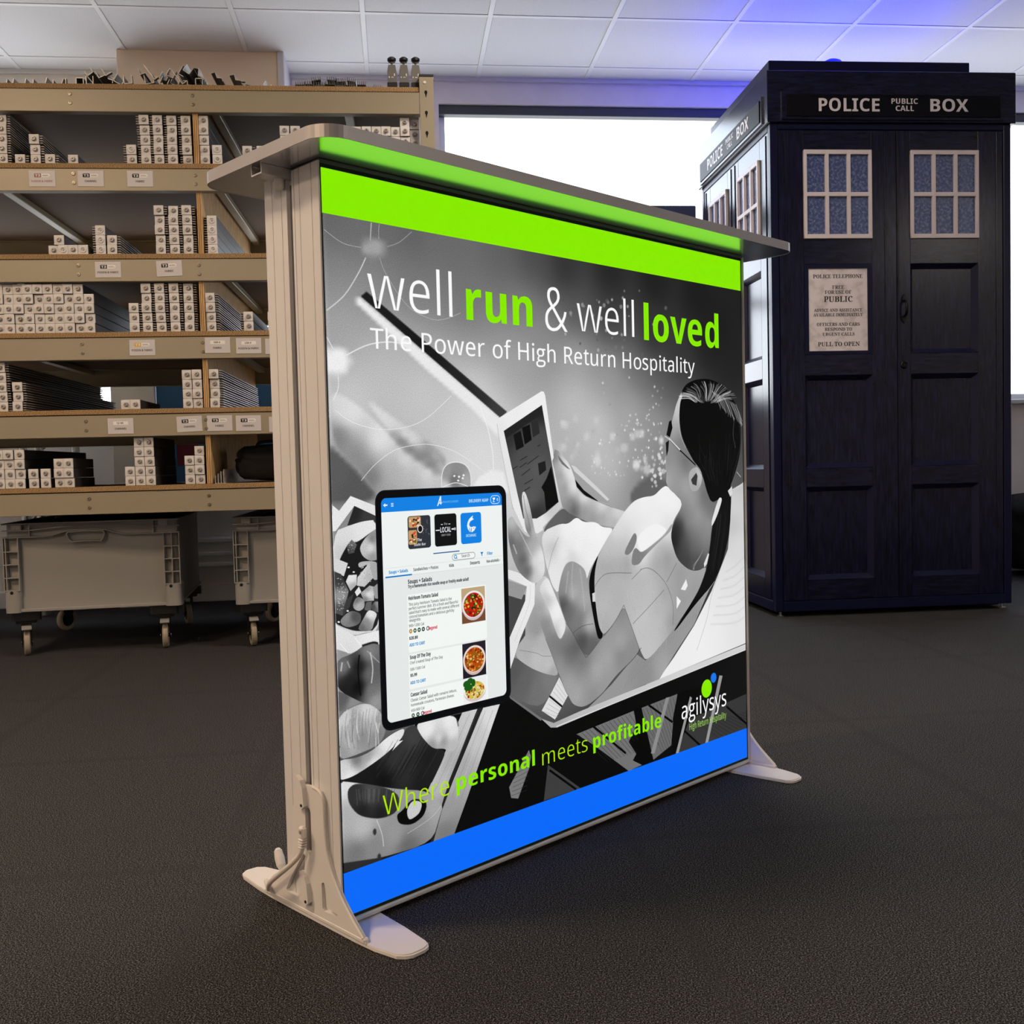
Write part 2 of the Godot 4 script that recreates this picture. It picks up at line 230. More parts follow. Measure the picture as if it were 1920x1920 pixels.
	[4,[1151,745,1150,748,1147,749,1144,748,1143,745,1144,743,1147,741,1150,743],[1151,745,200],1],
	[4,[1107,808,1106,810,1103,811,1101,810,1100,808,1101,806,1103,805,1106,806],[1107,808,227],1],
	[4,[1491,763,1489,766,1485,767,1482,766,1480,762,1482,759,1486,758,1489,759],[1491,763,219],1],
	[4,[1451,609,1449,612,1446,613,1443,612,1441,609,1443,606,1446,605,1449,606],[1451,609,199],1],
	[4,[1146,729,1145,732,1142,733,1139,732,1138,729,1139,727,1142,726,1145,727],[1146,729,220],1],
	[4,[1146,825,1145,828,1141,830,1138,828,1137,825,1138,822,1142,821,1145,822],[1146,825,210],1],
	[4,[1142,741,1141,743,1138,744,1136,743,1135,741,1136,739,1138,738,1141,739],[1142,741,237],1],
	[4,[1354,793,1353,795,1350,796,1348,795,1347,793,1348,791,1350,790,1353,791],[1354,793,222],1],
	[4,[1447,863,1446,864,1445,865,1443,864,1443,863,1443,862,1445,861,1446,862],[1447,863,230],1],
	[4,[1222,841,1220,844,1217,846,1214,844,1212,841,1214,838,1217,837,1220,838],[1222,841,200],1],
	[4,[1444,841,1442,844,1439,845,1435,844,1434,841,1436,838,1439,837,1442,838],[1444,841,204],1],
	[4,[1132,779,1131,781,1130,781,1129,781,1128,779,1129,778,1130,778,1131,778],[1132,779,213],1],
	[4,[1324,793,1324,795,1321,796,1319,795,1319,793,1320,791,1322,790,1324,791],[1324,793,219],1],
	[4,[1283,679,1282,680,1281,681,1279,680,1279,679,1279,678,1281,677,1282,678],[1283,679,220],1],
	[4,[1376,766,1375,768,1373,768,1371,768,1371,766,1371,765,1373,764,1375,765],[1376,766,211],1],
	[4,[1095,819,1094,822,1091,823,1089,822,1088,819,1089,817,1092,816,1094,817],[1095,819,205],1],
	[4,[1451,667,1450,670,1446,671,1443,670,1442,667,1443,664,1447,663,1450,664],[1451,667,199],1],
	[4,[1281,694,1280,697,1276,698,1273,697,1271,694,1273,690,1276,689,1280,690],[1281,694,209],1],
	[2,[978,811,1004,819,1116,892,1182,939,1176,951,1109,941,998,863],[978,811,158]],
	[2,[980,813,1004,819,1116,892,1182,939,1171,944,999,836],[980,813,205]],
	[2,[998,861,1045,901,1120,942,1084,939,1011,895],[998,861,25]],
	[2,[1947,943,2041,905,2094,881,2076,1568,1468,1622,1437,1630,1549,1553,1683,1450,1807,1326,1862,1256,1927,1170,1949,1050],[1996,1001,205,1992,1155,212,1942,1304,222,1894,1401,230,1803,1490,236,1715,1528,242,1589,1583,238,2002,1490,225,2026,926,190,1976,1077,190]],
	[6,[1907,1260,1971,1245,2049,1210],2.5,190,0.5],
	[6,[1888,1294,1970,1284,2048,1252],2.5,190,0.5],
	[6,[1869,1327,1969,1322,2047,1293],2.5,190,0.5],
	[6,[1850,1360,1968,1360,2046,1335],2.5,190,0.5],
	[6,[1832,1393,1967,1399,2045,1376],2.5,190,0.5],
	[6,[1813,1426,1966,1437,2043,1418],2.5,190,0.5],
	[6,[1795,1459,1965,1475,2042,1459],2.5,190,0.5],
	[1,[1834,1288,1790,1321,1684,1445,1549,1545,1444,1631,1368,1628,1103,1654,1009,1672,1174,1595,1320,1509,1371,1540,1448,1509,1552,1443,1686,1362],[1719,1405,150,1551,1505,150,1392,1599,140,1172,1631,150,1469,1588,165,1763,1336,160]],
	[1,[1319,1518,1243,1625],0.8,118,0.5],
	[1,[1336,1516,1262,1616],0.8,118,0.5],
	[1,[1352,1505,1282,1608],0.8,118,0.5],
	[1,[1369,1503,1301,1599],0.8,118,0.5],
	[1,[1386,1491,1320,1590],0.8,118,0.5],
	[1,[1403,1489,1340,1581],0.8,118,0.5],
	[1,[1420,1477,1359,1573],0.8,118,0.5],
	[1,[1437,1475,1379,1564],0.8,118,0.5],
	[1,[1454,1463,1399,1555],0.8,118,0.5],
	[1,[1471,1461,1419,1545],0.8,118,0.5],
	[1,[1489,1449,1440,1536],0.8,118,0.5],
	[1,[1506,1446,1460,1527],0.8,118,0.5],
	[1,[1524,1434,1480,1518],0.8,118,0.5],
	[1,[1541,1432,1501,1508],0.8,118,0.5],
	[1,[1559,1420,1522,1499],0.8,118,0.5],
	[1,[1577,1417,1543,1489],0.8,118,0.5],
	[1,[1595,1405,1564,1480],0.8,118,0.5],
	[1,[1614,1402,1585,1470],0.8,118,0.5],
	[1,[1632,1390,1607,1461],0.8,118,0.5],
	[1,[1650,1387,1629,1451],0.8,118,0.5],
	[1,[1669,1375,1650,1441],0.8,118,0.5],
	[1,[1687,1372,1672,1431],0.8,118,0.5],
	[1,[1706,1360,1694,1421],0.8,118,0.5],
	[1,[1725,1357,1717,1411],0.8,118,0.5],
	[1,[1857,1271,1807,1341,1769,1436,1698,1550],1,150,0.8],
	[1,[530,1557,604,1557,668,1550,804,1650,873,1682,996,1667,1228,1649,2075,1584,2065,1976,516,1969],[717,1652,16,1146,1736,14,1663,1781,18,585,1761,15,916,1885,14,1857,1875,30]],
	[1,[268,1562,672,1565,659,1936,274,1927,231,1764],[268,1562,16]],
	[1,[979,1735,1296,1713,1315,1764,1264,1821,1344,1922,1260,1927,1067,1790],[979,1735,118]],
	[1,[1342,1711,1567,1698,1533,1790,1548,1880,1404,1920,1381,1835],[1342,1711,112]],
	[1,[1556,1926,1643,1811,2049,1782,2045,1936,1755,1929],[1556,1926,66]],
	[1,[649,1840,713,1772,744,1739,753,1762,745,1797,689,1887,657,1877],[649,1840,125]],
	[1,[833,1808,995,1926,809,1924],[833,1808,72]],
	[1,[986,1736,1142,1867],1,60,0.6],
	[1,[1007,1735,1161,1867],1,60,0.6],
	[1,[1028,1734,1180,1867],1,60,0.6],
	[1,[1049,1733,1199,1867],1,60,0.6],
	[1,[1070,1731,1218,1867],1,60,0.6],
	[1,[1092,1730,1238,1867],1,60,0.6],
	[1,[1113,1729,1257,1868],1,60,0.6],
	[1,[1135,1728,1277,1868],1,60,0.6],
	[1,[1157,1726,1297,1868],1,60,0.6],
	[1,[1179,1725,1317,1868],1,60,0.6],
	[1,[1202,1724,1337,1868],1,60,0.6],
	[1,[1224,1722,1358,1868],1,60,0.6],
	[1,[1247,1721,1378,1868],1,60,0.6],
	[1,[1270,1720,1399,1868],1,60,0.6],
	[1,[1293,1718,1420,1869],1,60,0.6],
	[1,[1317,1717,1441,1869],1,60,0.6],
	[1,[1350,1718,1466,1906],1,62,0.6],
	[1,[1371,1717,1479,1902],1.1,62,0.6],
	[1,[1392,1716,1492,1897],1.1,62,0.6],
	[1,[1412,1715,1504,1892],1.1,62,0.6],
	[1,[1433,1714,1517,1887],1.1,62,0.6],
	[1,[1454,1713,1530,1882],1.1,62,0.6],
	[1,[1476,1712,1543,1877],1.1,62,0.6],
	[1,[1497,1711,1556,1872],1.1,62,0.6],
	[1,[1519,1710,1569,1867],1.1,62,0.6],
	[1,[1540,1709,1582,1862],1.1,62,0.6],
	[1,[1719,1848,1855,1933],0.8,28,0.6],
	[1,[1744,1849,1880,1930],0.8,28,0.6],
	[1,[1769,1849,1905,1927],0.8,28,0.6],
	[1,[1795,1850,1930,1924],0.9,28,0.6],
	[1,[1821,1850,1955,1920],0.9,28,0.6],
	[1,[1848,1850,1981,1917],0.9,28,0.6],
	[1,[1874,1851,2006,1914],0.9,28,0.6],
	[1,[1901,1851,2032,1911],0.9,28,0.6],
	[1,[1928,1852,2058,1908],0.9,28,0.6],
	[1,[1955,1852,2085,1904],0.9,28,0.6],
	[1,[1982,1853,2111,1901],0.9,28,0.6],
	[1,[2010,1853,2138,1898],0.9,28,0.6],
	[1,[2038,1854,2165,1894],0.9,28,0.6],
	[1,[2066,1854,2192,1891],0.9,28,0.6],
	[1,[660,1870,729,1869],0.9,70,0.6],
	[1,[663,1857,733,1854],0.9,70,0.6],
	[1,[665,1844,736,1838],0.9,70,0.6],
	[1,[668,1831,739,1823],0.9,70,0.6],
	[1,[670,1817,742,1808],0.9,70,0.6],
	[1,[672,1804,745,1793],0.9,70,0.6],
	[1,[675,1791,748,1778],0.9,70,0.6],
	[1,[677,1777,752,1762],0.9,70,0.6],
	[1,[680,1764,755,1747],0.9,70,0.6],
	[1,[1069,1726,1246,1859],4,10,1],
	[1,[1385,1708,1532,1801],4.2,10,1],
	[1,[1568,1819,1716,1932],4.4,10,1],
	[1,[1900,1808,2056,1914],4.6,10,1],
	[1,[840,1828,972,1925],3.8,10,1],
	[1,[1296,1708,1342,1710,1409,1921,1344,1925,1286,1894,1312,1868,1272,1828,1322,1823],[1296,1708,10]],
	[1,[1567,1695,1723,1697,1614,1839,1556,1926,1515,1922,1537,1791],[1567,1695,12]],
	[1,[1492,1700,1515,1701,1416,1896,1393,1892],[1492,1700,140]],
	[1,[1648,1722,1661,1730,1567,1928,1549,1925],[1648,1722,150]],
	[1,[1852,1673,1875,1678,1767,1926,1746,1926],[1852,1673,150]],
	[1,[899,1525,941,1594,873,1664,809,1622,855,1574],[899,1525,218]],
	[1,[896,1534,938,1591],1.2,175,0.7],
	[1,[886,1546,932,1599],1.2,175,0.7],
	[1,[877,1557,925,1608],1.2,175,0.7],
	[1,[867,1569,918,1616],1.2,175,0.7],
	[1,[858,1581,911,1624],1.2,175,0.7],
	[1,[848,1592,905,1633],1.2,175,0.7],
	[1,[839,1604,898,1641],1.2,175,0.7],
	[1,[830,1616,891,1650],1.2,175,0.7],
	[1,[820,1627,885,1658],1.2,175,0.7],
	[1,[848,1580,910,1627],3.3,25,1],
	[1,[456,1561,617,1565,467,1830,408,1929,318,1928,362,1835,309,1768,384,1665],[518,1633,190,433,1734,165,378,1839,150,375,1916,125,574,1604,215,355,1755,180]],
	[1,[520,1561,545,1562,412,1761,362,1843,323,1933,311,1930,360,1830,396,1757],[520,1561,45]],
	[1,[471,1568,319,1770],0.8,215,0.5],
	[1,[487,1570,336,1778],0.8,120,0.5],
	[1,[503,1571,353,1786],0.8,215,0.5],
	[1,[520,1572,370,1794],0.8,120,0.5],
	[1,[536,1574,387,1802],0.8,215,0.5],
	[1,[553,1575,405,1810],0.8,120,0.5],
	[1,[569,1577,422,1819],0.8,215,0.5],
	[1,[586,1578,440,1827],0.8,120,0.5],
	[1,[1,907,22,923,62,884,153,917,152,947,74,912,9,978,-1,978],[21,940,228,66,895,232,130,919,225]],
	[1,[74,912,153,946,153,962,48,965],[75,928,50,118,945,70]],
	[1,[-1,980,48,967,99,956,159,954,154,1271,98,1268,58,1273,16,1242,-11,1225],[26,989,215,99,973,225,31,1042,195,136,967,230],1],
	[2,[20,1053,58,1004,75,1017,143,981,165,986,154,1268,69,1262,27,1246,-11,1225,-6,1088,8,1087],[59,1073,38,55,1161,45,128,1169,50],1],
	[1,[86,1029,109,1001,143,981,166,974,162,1066,124,1071,96,1054],[104,1024,190,134,1008,130,126,1031,210,132,1059,150,152,1021,170],1],
	[1,[44,1023,61,1005,79,1020,67,1042,49,1044],[61,1015,110,56,1035,80]],
	[1,[3,1051,46,1069,31,1104,1,1088],[3,1051,208]],
	[1,[80,1067,154,1071,152,1124,130,1125,121,1075,83,1088],[95,1077,180,138,1095,165],1],
	[1,[77,1111,119,1074,131,1118,100,1140,74,1134],[94,1100,205,116,1108,180]],
	[1,[37,1119,47,1102,75,1103,74,1131,52,1147],[57,1111,225,63,1136,170]],
	[1,[-6,1085,22,1097,46,1146,23,1212,-10,1198],[18,1114,70,16,1157,150,18,1192,90]],
	[1,[66,1151,81,1137,89,1153,73,1164],[66,1151,222]],
	[1,[86,1156,118,1138,134,1143,132,1182,98,1181],[110,1149,150,113,1161,225,102,1175,130]],
	[1,[129,1145,160,1127,158,1181,135,1176],[129,1145,150]],
	[1,[58,1183,73,1163,99,1175,98,1199,79,1207,61,1198],[73,1175,120,79,1190,175],1],
	[1,[97,1204,105,1184,124,1183,119,1213],[97,1204,105]],
	[1,[119,1198,135,1185,157,1187,156,1220,126,1211],[131,1199,80,142,1194,150]],
	[1,[14,1221,50,1199,87,1213,82,1242,41,1248,17,1236],[35,1218,140,64,1221,90,48,1243,125],1],
	[1,[93,1228,112,1204,144,1219,130,1242,121,1268,68,1260],[119,1219,225,103,1241,140,88,1254,110],1],
	[1,[23,1202,37,1168,63,1155,47,1190,25,1213],[23,1202,70]],
	[1,[15,1184,13,1185,11,1184,10,1183,11,1182,14,1183],[15,1184,186],1],
	[1,[29,1162,28,1163,26,1163,25,1162,26,1161,28,1161],[29,1162,230],1],
	[1,[28,1183,27,1184,25,1184,24,1183,25,1182,27,1182],[28,1183,197],1],
	[1,[17,1144,16,1145,14,1145,13,1144,14,1143,16,1143],[17,1144,204],1],
	[1,[30,1132,29,1133,27,1133,26,1132,27,1131,29,1131],[30,1132,188],1],
	[1,[22,1132,21,1133,19,1133,18,1132,19,1131,21,1131],[22,1132,209],1],
	[1,[16,1195,15,1196,13,1196,12,1194,13,1194,15,1194],[16,1195,192],1],
	[1,[12,1108,10,1109,8,1109,7,1108,8,1107,11,1107],[12,1108,178],1],
	[1,[31,1158,30,1158,28,1158,27,1157,28,1156,30,1156],[31,1158,182],1],
	[1,[15,1108,14,1109,12,1109,11,1108,12,1107,14,1107],[15,1108,231],1],
	[1,[25,1126,24,1127,22,1126,21,1125,22,1124,24,1125],[25,1126,176],1],
	[1,[23,1192,22,1193,20,1192,19,1191,20,1190,22,1191],[23,1192,223],1],
	[1,[23,1138,22,1139,20,1138,19,1137,20,1136,22,1137],[23,1138,203],1],
	[1,[24,1179,23,1180,21,1180,20,1179,21,1178,23,1178],[24,1179,205],1],
	[1,[32,1159,31,1160,29,1160,28,1159,29,1158,31,1158],[32,1159,218],1],
	[1,[31,1148,30,1149,28,1149,27,1148,28,1147,30,1147],[31,1148,228],1],
	[1,[22,1168,21,1169,19,1169,18,1168,19,1167,21,1167],[22,1168,178],1],
	[1,[29,1155,28,1156,25,1156,24,1155,26,1154,28,1154],[29,1155,194],1],
	[1,[17,1177,16,1178,14,1177,13,1176,14,1175,16,1176],[17,1177,171],1],
	[1,[15,1123,14,1124,12,1124,11,1123,12,1122,14,1122],[15,1123,213],1],
	[1,[13,1176,12,1177,10,1177,9,1175,10,1175,12,1175],[13,1176,232],1],
	[1,[43,1150,42,1151,40,1150,39,1149,40,1148,42,1149],[43,1150,201],1],
	[1,[17,1178,16,1179,14,1179,13,1178,14,1177,16,1177],[17,1178,221],1],
	[1,[8,1192,7,1193,5,1193,4,1192,5,1191,7,1191],[8,1192,234],1],
	[1,[29,1165,28,1166,26,1166,25,1164,26,1164,28,1164],[29,1165,200],1],
	[1,[26,1136,25,1137,23,1136,22,1135,23,1134,25,1135],[26,1136,222],1],
	[1,[28,1192,27,1193,25,1192,24,1191,25,1190,27,1191],[28,1192,186],1],
	[1,[16,1145,15,1146,13,1146,12,1144,13,1144,15,1144],[16,1145,208],1],
	[1,[27,1147,26,1148,24,1148,23,1147,24,1146,26,1146],[27,1147,201],1],
	[1,[38,1141,37,1142,35,1141,34,1140,35,1139,37,1140],[38,1141,221],1],
	[1,[14,1171,13,1172,11,1172,10,1171,11,1170,13,1170],[14,1171,209],1],
	[1,[35,1149,34,1150,32,1150,31,1149,32,1148,34,1148],[35,1149,225],1],
	[1,[12,1164,11,1165,9,1164,8,1163,9,1162,11,1163],[12,1164,230],1],
	[1,[22,1111,21,1112,19,1112,18,1111,19,1110,21,1110],[22,1111,208],1],
	[1,[11,1171,10,1172,8,1172,7,1171,8,1170,10,1170],[11,1171,192],1],
	[1,[26,1146,24,1147,22,1147,21,1146,22,1145,25,1145],[26,1146,233],1],
	[1,[11,1133,10,1134,8,1134,7,1132,8,1132,10,1132],[11,1133,175],1],
	[1,[30,1133,29,1134,26,1134,25,1133,27,1132,29,1132],[30,1133,182],1],
	[1,[28,1123,27,1124,25,1124,24,1122,25,1122,27,1122],[28,1123,183],1],
	[1,[18,1166,17,1167,14,1166,13,1165,15,1164,17,1165],[18,1166,219],1],
	[1,[25,1175,24,1176,22,1176,21,1175,22,1174,24,1174],[25,1175,207],1],
	[1,[11,1140,9,1141,7,1140,6,1139,7,1138,9,1139],[11,1140,181],1],
	[1,[20,1192,19,1193,17,1192,16,1191,17,1190,19,1191],[20,1192,191],1],
	[1,[14,1175,13,1176,11,1176,10,1175,11,1174,13,1174],[14,1175,229],1],
	[1,[55,1014,54,1015,52,1015,52,1014,52,1013,54,1013],[55,1014,190],1],
	[1,[68,1015,67,1015,66,1015,65,1015,66,1014,67,1014],[68,1015,190],1],
	[1,[50,1036,49,1037,48,1037,47,1036,48,1035,49,1036],[50,1036,190],1],
	[1,[56,1026,55,1027,54,1027,53,1026,54,1025,55,1025],[56,1026,190],1],
	[1,[55,1020,54,1021,52,1021,52,1020,52,1019,54,1020],[55,1020,190],1],
	[1,[74,1027,73,1027,71,1027,71,1026,72,1026,73,1026],[74,1027,190],1],
	[1,[62,1021,62,1022,60,1022,60,1021,60,1020,62,1020],[62,1021,190],1],
	[1,[49,1032,49,1033,47,1033,46,1032,47,1031,49,1031],[49,1032,190],1],
	[1,[74,1019,74,1019,72,1019,72,1019,72,1018,74,1018],[74,1019,190],1],
	[1,[65,1029,64,1030,63,1029,62,1029,63,1028,65,1028],[65,1029,190],1],
	[1,[65,1029,65,1029,63,1029,63,1029,63,1028,65,1028],[65,1029,190],1],
	[1,[66,1029,66,1029,64,1029,64,1028,64,1028,66,1028],[66,1029,190],1],
	[1,[65,1021,65,1022,63,1022,63,1021,63,1020,65,1021],[65,1021,190],1],
	[1,[70,1041,69,1041,68,1041,67,1040,68,1040,69,1040],[70,1041,190],1],
	[1,[63,1020,63,1021,61,1020,60,1020,61,1019,63,1019],[63,1020,190],1],
	[1,[52,1033,51,1034,49,1034,49,1033,49,1032,51,1033],[52,1033,190],1],
	[1,[72,1014,71,1015,70,1015,69,1014,70,1013,71,1013],[72,1014,190],1],
	[1,[60,1019,60,1020,58,1020,57,1019,58,1018,60,1018],[60,1019,190],1],
	[1,[61,1019,60,1019,59,1019,58,1018,59,1018,60,1018],[61,1019,190],1],
	[1,[52,1031,51,1032,50,1032,49,1031,50,1031,51,1031],[52,1031,190],1],
	[1,[52,1015,51,1016,50,1016,49,1015,50,1015,51,1015],[52,1015,190],1],
	[1,[62,1032,61,1033,60,1033,59,1032,60,1031,61,1031],[62,1032,190],1],
	[1,[70,1031,69,1032,68,1032,67,1031,68,1031,69,1031],[70,1031,190],1],
	[1,[63,1038,62,1039,61,1039,60,1038,61,1037,62,1038],[63,1038,190],1],
	[1,[124,1127,123,1128,121,1128,120,1127,121,1126,123,1126],[124,1127,208],1],
	[1,[121,1103,119,1104,117,1104,116,1103,117,1102,120,1102],[121,1103,174],1],
	[1,[101,1096,100,1097,98,1097,97,1096,98,1095,100,1095],[101,1096,177],1],
	[1,[100,1085,99,1086,96,1086,95,1085,96,1084,99,1084],[100,1085,228],1],
	[1,[110,1121,108,1122,106,1122,105,1121,106,1120,108,1120],[110,1121,187],1],
	[1,[110,1092,109,1093,106,1093,105,1092,107,1091,109,1091],[110,1092,177],1],
	[1,[108,1093,106,1094,104,1094,103,1093,104,1092,107,1092],[108,1093,183],1],
	[1,[119,1094,118,1094,116,1094,114,1093,116,1092,118,1092],[119,1094,215],1],
	[1,[122,1121,121,1121,119,1121,118,1120,119,1119,121,1119],[122,1121,168],1],
	[1,[120,1102,119,1103,116,1103,115,1102,116,1101,119,1101],[120,1102,213],1],
	[1,[99,1104,98,1105,96,1104,94,1103,96,1102,98,1102],[99,1104,206],1],
	[1,[107,1122,106,1123,103,1122,102,1121,104,1120,106,1121],[107,1122,225],1],
	[1,[125,1089,124,1090,121,1090,120,1089,122,1088,124,1088],[125,1089,150],1],
	[1,[118,1096,117,1097,115,1097,114,1096,115,1095,117,1095],[118,1096,153],1],
	[1,[122,1105,121,1106,119,1106,117,1105,119,1104,121,1104],[122,1105,151],1],
	[1,[120,1102,119,1103,117,1103,115,1102,117,1101,119,1101],[120,1102,215],1],
	[1,[98,1109,97,1110,95,1110,93,1109,95,1108,97,1108],[98,1109,157],1],
	[1,[123,1104,122,1105,120,1105,119,1104,120,1103,122,1103],[123,1104,216],1],
	[1,[90,1105,89,1106,86,1106,85,1105,87,1104,89,1104],[90,1105,182],1],
	[1,[103,1101,102,1102,99,1102,98,1101,99,1100,102,1100],[103,1101,156],1],
	[1,[118,1095,117,1096,115,1096,114,1095,115,1094,117,1094],[118,1095,194],1],
	[1,[101,1108,100,1109,98,1109,96,1108,98,1107,100,1107],[101,1108,222],1],
	[1,[110,1088,109,1089,106,1089,105,1088,106,1087,109,1087],[110,1088,216],1],
	[1,[124,1097,123,1098,121,1098,120,1097,121,1096,123,1096],[124,1097,214],1],
	[1,[120,1086,119,1087,117,1087,116,1086,117,1085,119,1085],[120,1086,199],1],
	[1,[114,1124,113,1125,111,1125,110,1124,111,1123,113,1123],[114,1124,188],1],
	[1,[111,1093,110,1094,107,1094,106,1093,107,1092,110,1092],[111,1093,199],1],
	[1,[125,1085,124,1086,122,1086,121,1085,122,1084,124,1084],[125,1085,174],1],
	[1,[118,1128,116,1128,114,1128,113,1127,114,1126,116,1126],[118,1128,225],1],
	[1,[89,1125,88,1126,86,1126,85,1124,86,1124,88,1124],[89,1125,166],1],
	[1,[117,1098,116,1099,114,1099,113,1098,114,1097,116,1097],[117,1098,213],1],
	[1,[97,1087,96,1087,94,1087,93,1086,94,1085,96,1085],[97,1087,170],1],
	[1,[120,1090,118,1091,116,1090,115,1089,116,1088,119,1089],[120,1090,213],1],
	[1,[93,1098,92,1098,90,1098,89,1097,90,1096,92,1096],[93,1098,152],1],
	[1,[105,1116,104,1117,101,1117,100,1116,101,1115,104,1115],[105,1116,158],1],
	[1,[119,1092,117,1093,115,1092,114,1091,115,1090,118,1091],[119,1092,163],1],
	[1,[91,1099,90,1100,87,1100,86,1099,88,1098,90,1098],[91,1099,175],1],
	[1,[93,1086,92,1087,90,1086,89,1085,90,1084,92,1085],[93,1086,172],1],
	[1,[95,1087,94,1088,91,1088,90,1087,92,1086,94,1086],[95,1087,167],1],
	[1,[93,1112,91,1113,89,1113,88,1112,89,1111,92,1111],[93,1112,193],1],
	[1,[69,1096,68,1097,65,1097,62,1097,61,1095,62,1093,65,1093,68,1094],[69,1096,250],1],
	[1,[52,1081,51,1083,47,1083,44,1082,43,1080,45,1079,48,1078,51,1079],[52,1081,250],1],
	[1,[44,1201,43,1203,40,1203,37,1202,36,1200,37,1199,40,1198,43,1199],[44,1201,250],1],
	[1,[13,1228,12,1230,9,1230,6,1229,5,1227,6,1225,9,1225,12,1226],[13,1228,250],1],
	[1,[-11,1226,62,1273,154,1268,153,1307,86,1310,45,1320,-14,1296],[33,1270,222,116,1281,232,32,1305,215]],
	[1,[11,1287,38,1318],1.5,245,0.8],
	[1,[61,1277,86,1307],1.5,245,0.8],
	[1,[-5,1330,56,1321,83,1307,110,1299,155,1303,156,1509,99,1470,77,1462,-8,1411],[20,1355,120,40,1394,45,72,1363,40,109,1326,130,106,1387,110,113,1435,120,126,1467,150,65,1416,20,26,1417,40],1],
	[3,[113,1326,120,1371,114,1414],1.6,215,0.85],
	[3,[102,1321,144,1360],0.9,190,0.85],
	[3,[16,1340,11,1364],2.5,190,0.85],
	[3,[33,1339,41,1359],2.1,160,0.85],
	[3,[85,1304,123,1300,141,1305],2.9,25,0.85],
	[3,[75,1328,69,1374,75,1443],2.5,18,0.85],
	[1,[-8,1414,17,1426,74,1462,11,1474,-11,1474],[16,1440,100,50,1460,140]],
	[2,[-7,1485,59,1466,103,1469,147,1503,163,1558,135,1595,53,1606,-12,1608],[23,1498,200,57,1505,150,93,1493,210,114,1534,170,77,1563,140,33,1571,175,136,1564,130,11,1588,150],1],
	[3,[35,1512,29,1543,30,1579],0.9,235,0.55],
	[3,[141,1541,135,1573,138,1611],1,110,0.55],
	[3,[129,1511,123,1543,132,1581],1.5,130,0.55],
	[3,[10,1515,5,1546,0,1581],1,110,0.55],
	[3,[138,1501,132,1533,133,1570],1.4,130,0.55],
	[3,[138,1532,132,1564,134,1601],1.6,220,0.55],
	[3,[67,1526,61,1557,60,1593],0.8,110,0.55],
	[3,[49,1511,43,1543,47,1579],0.8,220,0.55],
	[3,[127,1530,122,1562,124,1599],1,235,0.55],
	[3,[95,1484,89,1516,91,1553],1.4,130,0.55],
	[3,[48,1474,42,1505,43,1541],1.2,130,0.55],
	[3,[84,1489,78,1520,77,1556],1.2,110,0.55],
	[3,[65,1478,59,1509,62,1546],1.1,235,0.55],
	[3,[131,1534,126,1566,120,1601],1,220,0.55],
	[3,[54,1491,48,1522,43,1557],0.9,235,0.55],
	[3,[47,1519,42,1550,48,1587],1.2,110,0.55],
	[3,[128,1490,122,1521,133,1560],1.5,235,0.55],
	[3,[27,1472,21,1503,25,1539],1.3,220,0.55],
	[3,[108,1527,103,1559,98,1594],1.3,110,0.55],
	[3,[27,1517,21,1548,29,1586],1.3,130,0.55],
	[3,[105,1485,99,1517,105,1554],0.8,110,0.55],
	[3,[64,1497,58,1529,66,1566],1,235,0.55],
	[3,[51,1501,45,1532,41,1567],1.3,110,0.55],
	[3,[37,1502,31,1533,39,1571],1.4,130,0.55],
	[3,[107,1512,102,1544,96,1579],0.8,235,0.55],
	[3,[26,1483,20,1514,20,1550],1.1,110,0.55],
	[1,[-11,1606,53,1615,111,1606,167,1576,232,1562,218,1595,142,1633,42,1665,-14,1664],[17,1636,205,97,1621,150,167,1592,228,110,1639,225,29,1660,232,53,1619,120],1],
	[1,[-14,1666,42,1665,152,1630,219,1592,234,1565,273,1562,334,1647,387,1664,362,1703,309,1770,213,1739,94,1705,50,1683],[95,1676,35,188,1641,62,261,1600,75,308,1667,40,233,1708,55,281,1738,38,139,1704,25],1],
	[2,[236,1631,206,1666,172,1703],0.8,25,0.5],
	[2,[306,1648,276,1683,240,1721],0.8,25,0.5],
	[2,[266,1621,236,1657,201,1694],0.8,25,0.5],
	[2,[193,1603,163,1637,130,1674],0.8,25,0.5],
	[2,[355,1656,323,1692,287,1729],0.8,85,0.5],
	[2,[224,1613,194,1648,160,1685],0.8,85,0.5],
	[2,[308,1632,277,1667,242,1705],0.8,25,0.5],
	[2,[267,1639,237,1674,202,1711],0.8,25,0.5],
	[2,[183,1616,154,1650,120,1687],0.8,85,0.5],
	[2,[328,1608,297,1644,261,1681],0.8,25,0.5],
	[2,[285,1608,254,1644,219,1681],0.8,85,0.5],
	[2,[327,1613,295,1649,260,1687],0.8,85,0.5],
	[2,[339,1650,307,1686,271,1723],0.8,25,0.5],
	[2,[203,1593,173,1628,139,1665],0.8,25,0.5],
	[2,[240,1636,210,1671,176,1708],0.8,85,0.5],
	[2,[185,1594,155,1628,122,1665],0.8,85,0.5],
	[2,[261,1607,231,1642,197,1680],0.8,85,0.5],
	[2,[294,1606,263,1642,228,1679],0.8,25,0.5],
	[2,[261,1625,230,1660,196,1697],0.8,25,0.5],
	[2,[309,1621,278,1656,243,1694],0.8,85,0.5],
	[2,[321,1626,290,1661,254,1699],0.8,85,0.5],
	[2,[270,1625,239,1660,205,1697],0.8,85,0.5],
	[1,[199,1599,222,1599,180,1622],[199,1599,228]],
	[2,[268,1560,337,1554,391,1557,437,1573,438,1648,416,1676,390,1667,379,1657,334,1649,291,1603],[316,1585,232,360,1621,205,403,1579,232,416,1652,180,375,1635,150,334,1638,150,412,1612,222],1],
	[3,[431,1572,438,1601],2.3,60,0.6],
